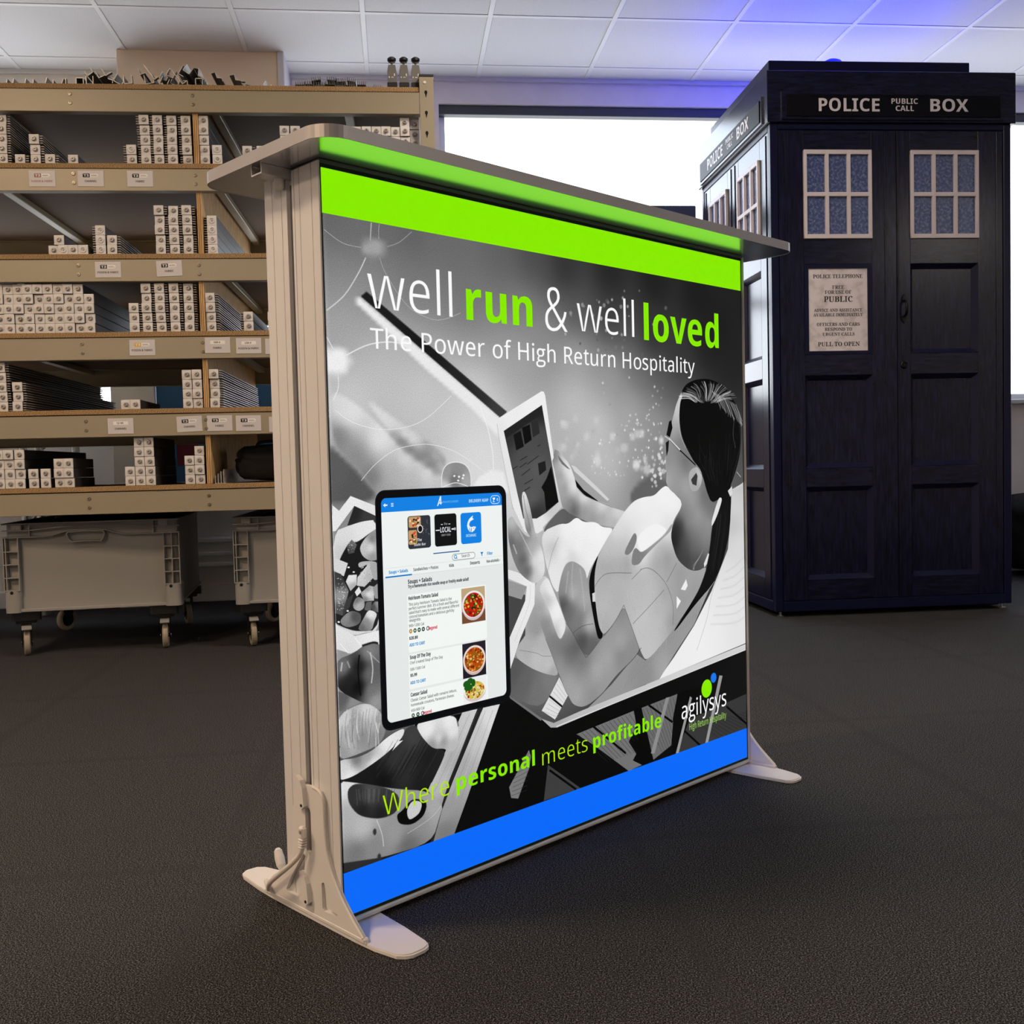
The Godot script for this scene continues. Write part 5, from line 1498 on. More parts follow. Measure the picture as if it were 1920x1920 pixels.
	triplanar(M.notice, Vector3.ONE * 2.0)
	M.notice_ink = mat(Color(0.05, 0.05, 0.06), 0.7)
	M.iron = mat(Color(0.04, 0.04, 0.045), 0.4, 0.5)
	M.glass = mat(Color(0.95, 0.98, 1.0, 0.06), 0.02)
	M.glass.transparency = BaseMaterial3D.TRANSPARENCY_ALPHA
	M.frame_dark = mat(Color(0.23, 0.25, 0.27), 0.5)
	M.frame_white = mat(Color(0.82, 0.82, 0.82), 0.4)
	M.blue_board = mat(Color(0.22, 0.40, 0.58), 0.8)
	M.maroon = mat(Color(0.40, 0.07, 0.16), 0.7)
	M.chrome = mat(Color(0.75, 0.75, 0.76), 0.25, 0.9)
	M.fabric_white = mat(Color(0.85, 0.85, 0.84), 0.9)

# ---------------------------------------------------------------- the scene
func _ready() -> void:
	rng.seed = 77
	set_camera()
	set_light()
	make_fonts()
	make_materials()
	build_room()
	build_window()
	build_counter()
	build_police_box()
	build_shelving()
	build_bars()
	build_cards()
	build_trolleys()
	build_background()
	build_top_shelf()

func set_camera() -> void:
	var f := 1902.61
	var psi := 0.1108
	var pitch := 0.0451
	var roll := 0.0246
	var right := Vector3(cos(psi), 0, sin(psi))
	var ahead := Vector3(sin(psi), 0, -cos(psi))
	var fwd := ahead * cos(pitch) - Vector3.UP * sin(pitch)
	var up := Vector3.UP * cos(pitch) + ahead * sin(pitch)
	var cam := Camera3D.new()
	cam.name = "camera"
	cam.fov = rad_to_deg(2.0 * atan(960.0 / f))
	cam.near = 0.05
	cam.far = 100.0
	add_child(cam)
	cam.transform = Transform3D(Basis(right * cos(roll) - up * sin(roll), right * sin(roll) + up * cos(roll), -fwd), Vector3(0, 0.6944, 0))
	cam.current = true

func set_light() -> void:
	var env := Environment.new()
	env.background_mode = Environment.BG_SKY
	var sky := ProceduralSkyMaterial.new()
	sky.sky_top_color = Color(0.86, 0.92, 1.0)
	sky.sky_horizon_color = Color(0.98, 0.99, 1.0)
	sky.ground_bottom_color = Color(0.70, 0.71, 0.72)
	sky.ground_horizon_color = Color(0.90, 0.92, 0.94)
	sky.sky_energy_multiplier = 1.0
	sky.ground_energy_multiplier = 1.0
	env.sky = Sky.new()
	env.sky.sky_material = sky
	env.background_energy_multiplier = 8.0
	env.tonemap_mode = Environment.TONE_MAPPER_LINEAR
	env.tonemap_exposure = 1.0
	env.sdfgi_enabled = true
	env.ssao_enabled = true
	env.ssil_enabled = true
	var we := WorldEnvironment.new()
	we.name = "surroundings"
	we.environment = env
	add_child(we)
	# ceiling panels, all out of view; the third is fill added to brighten the police box: [x, z, light energy, colour]
	for p: Array in [[-2.2021, -1.5829, 6.2, Color(1.0, 0.875, 0.745), "warm, ahead of the shelving"], [-2.2021, 1.4171, 6.8, Color(1.0, 0.875, 0.745), "warm, farthest from the shelving"], [0.7979, -2.7829, 3.0, Color(1.0, 0.93, 0.86), "nearly white fill, added above and behind the counter"], [4.9979, 0.8171, 3.5, Color(1.0, 0.96, 0.92), "white, far out before the police box"]]:
		ceiling_panel(p[0], p[1], p[2], p[3], p[4])

func ceiling_panel(x: float, z: float, power: float, tint: Color, where: String) -> void:
	var t := thing("ceiling_light", "square flush light panel in ceiling, " + where, "ceiling light", Vector3(x, CEIL, z), 0, "light panels in the ceiling behind the counter")
	var fr := mat(Color(0.9, 0.9, 0.9), 0.4)
	var st := start()
	add_prism(st, pv([-0.295, -0.295, 0.295, -0.295, 0.295, 0.295, -0.295, 0.295]), -0.012, 0.002, Transform3D(Basis(Vector3.RIGHT, PI / 2), Vector3(0, -0.006, 0)), [pv([-0.275, -0.275, 0.275, -0.275, 0.275, 0.275, -0.275, 0.275])])
	put(t, "frame", done(st), fr)
	var em := mat(Color(0.9, 0.9, 0.9), 0.6)
	em.emission_enabled = true
	em.emission = tint
	em.emission_energy_multiplier = 9.0
	put(t, "diffuser", box(Vector3(0.55, 0.004, 0.55), 0.0, Vector3(0, 0.0, 0)), em)
	var l := AreaLight3D.new()
	l.name = "panel_light"
	l.area_size = Vector2(0.54, 0.54)
	l.light_color = tint
	l.light_energy = power
	l.area_range = 20.0
	l.shadow_enabled = true
	l.position = Vector3(0, -0.02, 0)
	l.rotation.x = -PI / 2
	t.add_child(l)

func make_fonts() -> void:
	sans = SystemFont.new()
	sans.font_names = PackedStringArray(["Droid Sans"])
	sans_bold = SystemFont.new()
	sans_bold.font_names = PackedStringArray(["Droid Sans"])
	sans_bold.font_weight = 700
	sans_thin = FontVariation.new()
	sans_thin.base_font = sans
	sans_thin.variation_embolden = -0.35
	serif = SystemFont.new()
	serif.font_names = PackedStringArray(["Droid Serif"])
	serif_bold = SystemFont.new()
	serif_bold.font_names = PackedStringArray(["Droid Serif"])
	serif_bold.font_weight = 700

# ---------------------------------------------------------------- room
const X0 := -4.3
const X1 := 6.1
const Z1 := 4.1

func build_room() -> void:
	var w := X1 - X0
	var d := Z1 - WALL_Z
	var cx := (X0 + X1) * 0.5
	var cz := (Z1 + WALL_Z) * 0.5
	struct("floor", box(Vector3(w + 0.4, 0.12, d + 0.4), 0.0, Vector3(cx, -0.06, cz)), M.carpet, "dark grey speckled carpet floor")
	struct("wall_left", box(Vector3(0.2, CEIL + 0.3, d + 0.4), 0.0, Vector3(X0 - 0.1, CEIL * 0.5, cz)), M.wall, "white side wall beyond the shelving")
	struct("wall_right", box(Vector3(0.2, CEIL + 0.3, d + 0.4), 0.0, Vector3(X1 + 0.1, CEIL * 0.5, cz)), M.wall, "white side wall beyond the police box")
	struct("wall_front", box(Vector3(w + 0.4, CEIL + 0.3, 0.2), 0.0, Vector3(cx, CEIL * 0.5, Z1 + 0.1)), M.wall, "white wall behind the viewer")
	# back wall with three window openings, y 1.0..2.69
	var st := start()
	for r: Array in [[X0 - 0.2, -4.1, 0.0, CEIL + 0.15], [-1.48, -1.25, 0.0, CEIL + 0.15], [0.2, 0.28, 0.0, CEIL + 0.15], [-1.25, 0.2, 0.0, 1.0], [-1.25, 0.2, 2.69, CEIL + 0.15], [5.2, X1 + 0.2, 0.0, CEIL + 0.15], [-4.1, -1.48, 0.0, 1.0], [-4.1, -1.48, 2.69, CEIL + 0.15], [0.28, 5.2, 0.0, 1.0], [0.28, 5.2, 2.69, CEIL + 0.15]]:
		add_box(st, Vector3((r[0] + r[1]) * 0.5, (r[2] + r[3]) * 0.5, WALL_Z - 0.14), Vector3(r[1] - r[0], r[3] - r[2], 0.28))
	struct("wall_back", done(st), M.wall, "pale window wall behind shelving and police box")
	# ceiling: slab, tee grid and tiles
	var c := Node3D.new()
	c.name = "ceiling"
	add_child(c)
	c.set_meta("kind", "structure")
	c.set_meta("label", "suspended ceiling of square white tiles in a tee grid")
	put(c, "ceiling_slab", box(Vector3(w + 0.4, 0.1, d + 0.4), 0.0, Vector3(cx, CEIL + 0.16, cz)), M.tile)
	var gx := -1.3021
	var gz := -4.8829
	var tile := box(Vector3(0.578, 0.016, 0.578), 0.003)
	var lamps := [Vector2(-2.2021, -1.5829), Vector2(-2.2021, 1.4171), Vector2(0.7979, -2.7829), Vector2(4.9979, 0.8171)]
	for i in range(-6, 13):
		for j in range(-2, 16):
			var x: float = gx + 0.6 * i + 0.3
			var z: float = gz + 0.6 * j + 0.3
			var xa := maxf(x - 0.289, X0)
			var xb := minf(x + 0.289, X1)
			var za := maxf(z - 0.289, WALL_Z)
			var zb := minf(z + 0.289, Z1)
			if xb - xa < 0.02 or zb - za < 0.02:
				continue
			var lit := false
			for q: Vector2 in lamps:
				lit = lit or q.distance_to(Vector2(x, z)) < 0.25
			if lit:
				continue
			if z > -0.6:
				continue
			var whole := xb - xa > 0.577 and zb - za > 0.577
			put(c, "ceiling_tile", tile if whole else box(Vector3(xb - xa, 0.016, zb - za), 0.002), M.tile, Transform3D(Basis(), Vector3((xa + xb) * 0.5, CEIL + 0.006, (za + zb) * 0.5)))
	# beyond the reach of the picture the tiles run on as one piece
	var rest := start()
	for i in range(-6, 13):
		for j in range(7, 16):
			var x: float = gx + 0.6 * i + 0.3
			var z: float = gz + 0.6 * j + 0.3
			var xa := maxf(x - 0.289, X0)
			var xb := minf(x + 0.289, X1)
			var zb := minf(z + 0.289, Z1)
			var lit := false
			for q: Vector2 in lamps:
				lit = lit or q.distance_to(Vector2(x, z)) < 0.25
			if lit or z < -0.6 or xb - xa < 0.02 or zb - z + 0.289 < 0.02:
				continue
			add_box(rest, Vector3((xa + xb) * 0.5, CEIL + 0.006, (z - 0.289 + zb) * 0.5), Vector3(xb - xa, 0.016, zb - z + 0.289))
	var rt := put(c, "ceiling_tiles_beyond", done(rest), M.tile)
	rt.set_meta("kind", "stuff")
	for i in range(-5, 13):
		put(c, "tee_bar", box(Vector3(0.024, 0.006, d), 0.0015, Vector3(gx + 0.6 * i, CEIL - 0.002, cz)), M.tee)
	for j in range(-1, 15):
		put(c, "tee_bar", box(Vector3(w, 0.0055, 0.024), 0.0015, Vector3(cx, CEIL - 0.0018, gz + 0.6 * j)), M.tee)
	# wall angle and bulkhead over the window
	struct("trim_1", box(Vector3(w, 0.022, 0.022), 0.002, Vector3(cx, CEIL - 0.011, WALL_Z + 0.011)), M.tee, "white edge angle between ceiling and window wall")
	struct("trim_2", box(Vector3(0.79, CEIL - 2.3, 0.30), 0.004, Vector3(-0.945, 2.3 + (CEIL - 2.3) * 0.5, WALL_Z + 0.15)), M.soffit, "beige boxed-in bulkhead below the ceiling behind the shelving")
	struct("trim_3", box(Vector3(0.035, CEIL - 2.3, 0.31), 0.004, Vector3(-0.532, 2.3 + (CEIL - 2.3) * 0.5, WALL_Z + 0.155)), M.white_paint, "white edge board at the end of the beige bulkhead")
	struct("baseboard_back", box(Vector3(w, 0.09, 0.018), 0.004, Vector3(cx, 0.045, WALL_Z + 0.009)), M.white_paint, "white skirting board along window wall")
	var tr := thing("wall_trunking", "white dado trunking with two ribs low on the window wall", "trunking", Vector3(-0.9, 0, WALL_Z))
	put(tr, "trunking_body", box(Vector3(1.7, 0.16, 0.05), 0.006, Vector3(0, 0.27, 0.026)), M.white_paint)
	for y: float in [0.335, 0.262, 0.205]:
		put(tr, "rib", box(Vector3(1.7, 0.022, 0.016), 0.004, Vector3(0, y, 0.055)), M.white_paint)

func build_window() -> void:
	# wide window behind the counter and the police box
	for wd: Array in [["window_1", 0.28, 5.2, [3.46]], ["window_2", -4.1, -1.48, [-2.8]], ["window_3", -1.25, 0.2, []]]:  # the third, unseen behind the shelving, is added to brighten the ceiling
		var x0: float = wd[1]
		var x1: float = wd[2]
		var n := Node3D.new()
		n.name = wd[0]
		add_child(n)
		n.position = Vector3(x0, 1.0, WALL_Z)
		n.set_meta("kind", "structure")
		n.set_meta("label", "wide white window with dark head rail" if wd[0] == "window_1" else ("white window behind the left of the shelving" if wd[0] == "window_2" else "unseen white window added behind the shelving to brighten the ceiling"))
		var w := x1 - x0
		var h := 1.69
		put(n, "window_sill", box(Vector3(w + 0.06, 0.03, 0.22), 0.006, Vector3(w * 0.5, 0.0, -0.03)), M.frame_white)
		put(n, "head_rail", box(Vector3(w, 0.05, 0.06), 0.004, Vector3(w * 0.5, h - 0.025, -0.05)), M.frame_dark)
		put(n, "jamb", box(Vector3(0.035, h, 0.05), 0.004, Vector3(0.0175, h * 0.5, -0.1)), M.frame_white)
		put(n, "jamb", box(Vector3(0.035, h, 0.05), 0.004, Vector3(w - 0.0175, h * 0.5, -0.1)), M.frame_white)
		put(n, "bottom_rail", box(Vector3(w, 0.04, 0.05), 0.004, Vector3(w * 0.5, 0.035, -0.1)), M.frame_white)
		var xs := [0.0]
		for mx: float in wd[3]:
			put(n, "mullion", box(Vector3(0.045, h, 0.05), 0.004, Vector3(mx - x0, h * 0.5, -0.1)), M.frame_white)
			xs.append(mx - x0)
		xs.append(w)
		for k in xs.size() - 1:
			put(n, "pane", box(Vector3(xs[k + 1] - xs[k] - 0.04, h - 0.06, 0.006), 0.0, Vector3((xs[k] + xs[k + 1]) * 0.5, h * 0.5, -0.1)), M.glass)
		if wd[0] == "window_1":
			put(n, "transom", box(Vector3(1.74 - x0, 0.16, 0.045), 0.004, Vector3((1.74 - x0) * 0.5 - 0.005, 1.075, -0.07)), M.frame_dark)
			put(n, "transom", box(Vector3(1.74 - x0, 0.05, 0.045), 0.004, Vector3((1.74 - x0) * 0.5 - 0.005, 0.6, -0.1)), M.frame_white)

# ---------------------------------------------------------------- the lit counter
const CW := 1.1031
const CB := 0.022
const CT := 1.137
const CD := 0.1407

func build_counter() -> void:
	var t := thing("display_counter", "free-standing lit display counter with printed front and silver top", "counter", Vector3(-0.0982, 0, -1.5214), 0.6672)
	# printed, lit front
	var g := start()
	quad_uv(g, Vector3(0, CT, 0), Vector3(CW, CT, 0), Vector3(CW, CB, 0), Vector3(0, CB, 0))
	add_edge_uv(g)
	var pm := mat(Color(0.02, 0.02, 0.02), 0.75, 0.0, 0.25)
	var tex := ImageTexture.create_from_image(paint_poster())
	pm.emission_enabled = true
	pm.emission = Color.BLACK
	pm.emission_texture = tex
	pm.emission_energy_multiplier = 0.95
	var gm := put(t, "lit_screen_print", done_uv(g), pm)
	gm.set_meta("label", "backlit printed fabric: green and blue bands, sunbathing woman with tablet, menu on a tablet screen")
	var al := AreaLight3D.new()
	al.name = "print_light"
	al.area_size = Vector2(CW, CT - CB)
	al.light_color = Color(0.78, 0.86, 0.82)
	al.light_energy = 0.03
	al.shadow_enabled = true
	al.position = Vector3(CW * 0.5, (CB + CT) * 0.5, 0.004)
	al.rotation.y = PI
	t.add_child(al)
	# black gasket round the print
	var bz := -0.0015
	var bg := start()
	for r: Array in [[-0.0055, 0.0, CB - 0.006, CT + 0.006], [CW, CW + 0.0055, CB - 0.006, CT + 0.006], [0.0, CW, CT, CT + 0.006], [0.0, CW, CB - 0.006, CB]]:
		add_box(bg, Vector3((r[0] + r[1]) * 0.5, (r[2] + r[3]) * 0.5, bz - 0.004), Vector3(r[1] - r[0], r[3] - r[2], 0.008))
	put(t, "gasket", done(bg), M.gasket)
	# light box core and back fabric
	put(t, "light_box", box(Vector3(CW, CT - CB + 0.008, CD - 0.012), 0.0, Vector3(CW * 0.5, (CB + CT) * 0.5, -CD * 0.5)), M.fabric_white)
	# end posts: grooved aluminium profiles
	for side in 2:
		var pts := [Vector2(0.0, 0.0035), Vector2(0.0025, 0.0035), Vector2(0.0025, -0.006), Vector2(0.0075, -0.006), Vector2(0.0075, -CD + 0.006), Vector2(0.0025, -CD + 0.006), Vector2(0.0025, -CD - 0.0035), Vector2(0.0, -CD - 0.0035)]
		var depth := CD + 0.007
		for gr: Array in [[0.147, 0.0014, 0.0016], [0.323, 0.0014, 0.0016], [0.47, 0.0145, 0.0065], [0.56, 0.0014, 0.0016], [0.657, 0.0014, 0.0016], [0.872, 0.0014, 0.0016]]:
			var zc: float = -CD - 0.0035 + depth * gr[0]
			var hw: float = gr[1] * 0.5
			pts.append_array([Vector2(0, zc - hw), Vector2(gr[2], zc - hw), Vector2(gr[2], zc + hw), Vector2(0, zc + hw)])
		var poly := PackedVector2Array()
		for p: Vector2 in pts:
			poly.append(Vector2(-0.008 + p.x, p.y) if side == 0 else Vector2(CW + 0.008 - p.x, p.y))
		# x-y outline to x-z, extruded upwards
		var xf := Transform3D(Basis(Vector3.RIGHT, Vector3(0, 0, 1), Vector3(0, -1, 0)), Vector3.ZERO)
		var po := put(t, "end_post", prism(poly, -0.010, -CT - 0.008, xf), M.white_paint)
		put(po, "slot_strip", box(Vector3(0.0008, CT - 0.03, 0.0145), 0.0, Vector3(-0.0012 if side == 0 else CW + 0.0012, CT * 0.5 + 0.005, -CD - 0.0035 + depth * 0.47)), M.slot)
	put(t, "top_rail", box(Vector3(CW + 0.01, 0.006, CD + 0.004), 0.001, Vector3(CW * 0.5, CT + 0.009, -CD * 0.5)), M.alu_dark)
	put(t, "bottom_rail", box(Vector3(CW + 0.01, 0.007, CD + 0.006), 0.0015, Vector3(CW * 0.5, CB - 0.0095, -CD * 0.5)), M.white_paint)
	# table top with rounded corners
	var tp := round_rect(-0.0636, -0.0969, CW + 0.0759, CD + 0.1089, 0.042, 10)
	var xt := Transform3D(Basis(Vector3.RIGHT, Vector3(0, 0, -1), Vector3(0, 1, 0)), Vector3.ZERO)
	var tt := put(t, "counter_top", prism(tp, 1.1495, 1.1655, xt), M.top)
	tt.set_meta("label", "silver counter top with rounded corners")
	var ring := start()
	var inner := round_rect(-0.0626, -0.0959, CW + 0.0749, CD + 0.1079, 0.041, 10)
	add_prism(ring, round_rect(-0.0640, -0.0973, CW + 0.0763, CD + 0.1093, 0.0424, 10), 1.1490, 1.1671, xt, [inner])
	put(tt, "edge_band", done(ring), M.top_edge)
	# clip under the top at the end
	var clip := pv([-0.102, 1.149, -0.102, 1.1345, -0.073, 1.1345, -0.073, 1.149, -0.0748, 1.149, -0.0748, 1.1365, -0.1002, 1.1365, -0.1002, 1.149])
	var xc := Transform3D(Basis(Vector3(0, 0, 1), Vector3(0, 1, 0), Vector3(-1, 0, 0)), Vector3.ZERO)
	put(t, "top_bracket", prism(clip, 0.055, -0.01, xc), M.alu)
	put(t, "bracket_bolt", lathe(pv([0, 0.0, 0.008, 0.0, 0.008, -0.012, 0.0055, -0.015, 0, -0.015]), 16, Transform3D(Basis(), Vector3(-0.017, 1.1345, -0.0875))), M.plastic)
	for side in 2:
		counter_foot(t, side)

func counter_foot(t: Node3D, side: int) -> void:
	var mx := func(x: float) -> float: return x if side == 0 else CW - x
	var f := Node3D.new()
	f.name = "foot"
	t.add_child(f, true)
	# blade lying on the floor: x-z outline
	var o := [Vector2(-0.014, 0.04), Vector2(-0.012, 0.085), Vector2(-0.004, 0.128), Vector2(0.004, 0.138), Vector2(0.014, 0.143), Vector2(0.036, 0.143), Vector2(0.046, 0.139), Vector2(0.052, 0.130), Vector2(0.060, 0.07), Vector2(0.066, -0.01), Vector2(0.066, -0.13), Vector2(0.060, -0.20), Vector2(0.048, -0.272), Vector2(0.040, -0.300), Vector2(0.030, -0.310), Vector2(0.012, -0.312), Vector2(0.0, -0.304), Vector2(-0.006, -0.290), Vector2(-0.012, -0.23), Vector2(-0.014, -0.18)]
	var poly := PackedVector2Array()
	for p: Vector2 in o:
		poly.append(Vector2(mx.call(p.x), p.y))
	var xf := Transform3D(Basis(Vector3.RIGHT, Vector3(0, 0, 1), Vector3(0, -1, 0)), Vector3.ZERO)
	var blade := start()
	add_prism(blade, poly, -0.001, -0.0055, xf)
	var ins := PackedVector2Array()
	var mid := Vector2(mx.call(0.025), -0.085)
	for p in poly:
		ins.append(mid + (p - mid) * 0.985)
	add_prism(blade, ins, -0.0055, -0.0072, xf)
	put(f, "base_blade", done(blade), M.plastic)
	# upright gusset: outline (z, y), thickness along x
	var g := pv([-0.208, 0.007, -0.174, 0.034, -0.135, 0.067, -0.118, 0.098, -0.1165, 0.146, -0.110, 0.185, -0.101, 0.203, -0.088, 0.211, -0.054, 0.212, -0.037, 0.208, -0.028, 0.196, -0.027, 0.163, -0.023, 0.121, -0.009, 0.087, 0.014, 0.057, 0.035, 0.037, 0.064, 0.013, 0.069, 0.007])
	var slot1 := round_rect(-0.0785, 0.106, -0.0635, 0.177, 0.007, 5)
	var tri_hole := pv([-0.1235, 0.056, -0.1405, 0.030, -0.137, 0.0265, -0.108, 0.0265, -0.095, 0.029, -0.082, 0.098, -0.087, 0.101])
	var slot2 := pv([-0.0395, 0.066, -0.0365, 0.069, -0.033, 0.069, -0.031, 0.064, -0.028, 0.034, 0.0, 0.029, -0.003, 0.0265, -0.036, 0.0245, -0.0395, 0.028])
	var xg := Transform3D(Basis(Vector3(0, 0, 1), Vector3(0, 1, 0), Vector3(-1, 0, 0)), Vector3.ZERO)
	var za: float = 0.0085 if side == 0 else -CW - 0.0085
	var zb: float = 0.0145 if side == 0 else -CW - 0.0145
	put(f, "gusset", prism(g, za, zb, xg, [slot1, tri_hole, slot2]), M.plastic)
	# a rib along the front and back edges of the gusset
	var rib := start()
	var front: Array = []
	for p in [[-0.054, 0.212], [-0.037, 0.208], [-0.028, 0.196], [-0.027, 0.163], [-0.023, 0.121], [-0.009, 0.087], [0.014, 0.057], [0.035, 0.037], [0.064, 0.013]]:
		front.append(Vector3(mx.call(-0.0135), p[1], p[0] - 0.0015))
	add_tube(rib, smooth_path(front, 3), 0.0028, 6)
	put(f, "edge_rib", done(rib), M.plastic)
	# clips that turn over the cord
	for y: float in ([0.195, 0.045] if side == 0 else [0.195]):
		var cl := start()
		var zc: float = -0.083 if y > 0.1 else -0.080
		add_prism(cl, pv([-0.012, -0.016, 0.006, -0.021, 0.013, -0.015, 0.012, -0.004, 0.010, 0.014, 0.004, 0.024, -0.008, 0.030, -0.009, 0.026, -0.003, 0.016, -0.004, 0.002, -0.013, -0.006]), 0.0, 0.008, Transform3D(Basis(Vector3(0, 0, 1), Vector3(0, 1, 0), Vector3(-1, 0, 0)), Vector3(mx.call(-0.0145), y, zc)) if side == 0 else Transform3D(Basis(Vector3(0, 0, 1), Vector3(0, 1, 0), Vector3(1, 0, 0)), Vector3(mx.call(-0.0145), y, zc)))
		var cp := put(f, "turn_clip", done(cl), M.plastic)
		put(cp, "pin", lathe(pv([0, 0.0012, 0.0022, 0.0012, 0.0022, 0]), 10, Transform3D(Basis(Vector3(0, 0, 1), PI / 2), Vector3(mx.call(-0.0225), y - 0.014, zc + 0.007))), M.gasket)
	# floor pad strip between blade and gusset
	put(f, "base_strip", box(Vector3(0.010, 0.008, 0.275), 0.002, Vector3(mx.call(-0.0105), 0.0098, -0.07)), M.plastic)
	if side == 1:
		return
	# power cord with its plug
	var cord := thing("power_cord", "off-white power cord with moulded plug on the counter's foot", "cord", t.position, 0.6672)
	var path := [Vector3(-0.0245, 0.119, -0.073), Vector3(-0.0270, 0.104, -0.079), Vector3(-0.0320, 0.085, -0.098), Vector3(-0.0360, 0.062, -0.128), Vector3(-0.0340, 0.040, -0.158), Vector3(-0.0240, 0.022, -0.178), Vector3(-0.012, 0.024, -0.205)]
	put(cord, "cable", tube(path, 0.0042, 10), M.cord)
	var pl := start()
	add_box(pl, Vector3(-0.0250, 0.141, -0.0705), Vector3(0.010, 0.020, 0.013), 0.003)
	put(cord, "plug", done(pl), M.plastic)
	put(cord, "plug_screw", lathe(pv([0, 0.0015, 0.003, 0.001, 0.003, 0]), 12, Transform3D(Basis(Vector3(0, 0, 1), PI / 2), Vector3(-0.0300, 0.143, -0.070))), M.wheel)
	var rl := start()
	for k in 4:
		add_box(rl, Vector3(-0.0250, 0.130 - k * 0.0042, -0.0715 - k * 0.0005), Vector3(0.0105, 0.0022, 0.0125 - k * 0.0008), 0.0008)
	put(cord, "strain_relief", done(rl), M.plastic)
	put(cord, "switch_body", lathe(pv([0, 0, 0.0035, 0.001, 0.0075, 0.012, 0.008, 0.024, 0.0065, 0.036, 0.003, 0.040, 0, 0.040]), 14, Transform3D(Basis(Vector3(1, 0, 0), -0.55) * Basis(Vector3(0, 0, 1), -0.1), Vector3(0.004, 0.040, -0.180))), M.plastic)
	put(cord, "switch_lead", tube([Vector3(0.004, 0.042, -0.182), Vector3(0.0, 0.030, -0.200), Vector3(0.002, 0.0115, -0.222)], 0.0022, 8), M.cord)

func quad_uv(st: SurfaceTool, a: Vector3, b: Vector3, c: Vector3, d: Vector3) -> void:
	var uv := [Vector2(0, 0), Vector2(1, 0), Vector2(1, 1), Vector2(0, 1)]
	var v := [a, b, c, d]
	for k in [0, 1, 2, 0, 2, 3]:
		st.set_uv(uv[k])
		st.add_vertex(v[k])

func add_edge_uv(st: SurfaceTool) -> void:
	# the fabric's folded edge gives the sheet its thickness
	for e: Array in [[Vector2(0, 0), Vector2(0, 1)], [Vector2(1, 0), Vector2(1, 1)], [Vector2(0, 0), Vector2(1, 0)], [Vector2(0, 1), Vector2(1, 1)]]:
		var p: Vector2 = e[0]
		var q: Vector2 = e[1]
		var a := Vector3(p.x * CW, lerpf(CT, CB, p.y), 0)
		var b := Vector3(q.x * CW, lerpf(CT, CB, q.y), 0)
		var c := b + Vector3(0, 0, -0.0055)
		var d := a + Vector3(0, 0, -0.0055)
		var v := [a, b, c, d]
		var uv := [p, q, q, p]
		for k in [0, 1, 2, 0, 2, 3]:
			st.set_uv(uv[k])
			st.add_vertex(v[k])

func done_uv(st: SurfaceTool) -> ArrayMesh:
	st.generate_normals()
	return st.commit()

# ---------------------------------------------------------------- the police call box
const TW := 1.0897
const TD := 1.0509
const TB := 0.025
const TS := 2.141

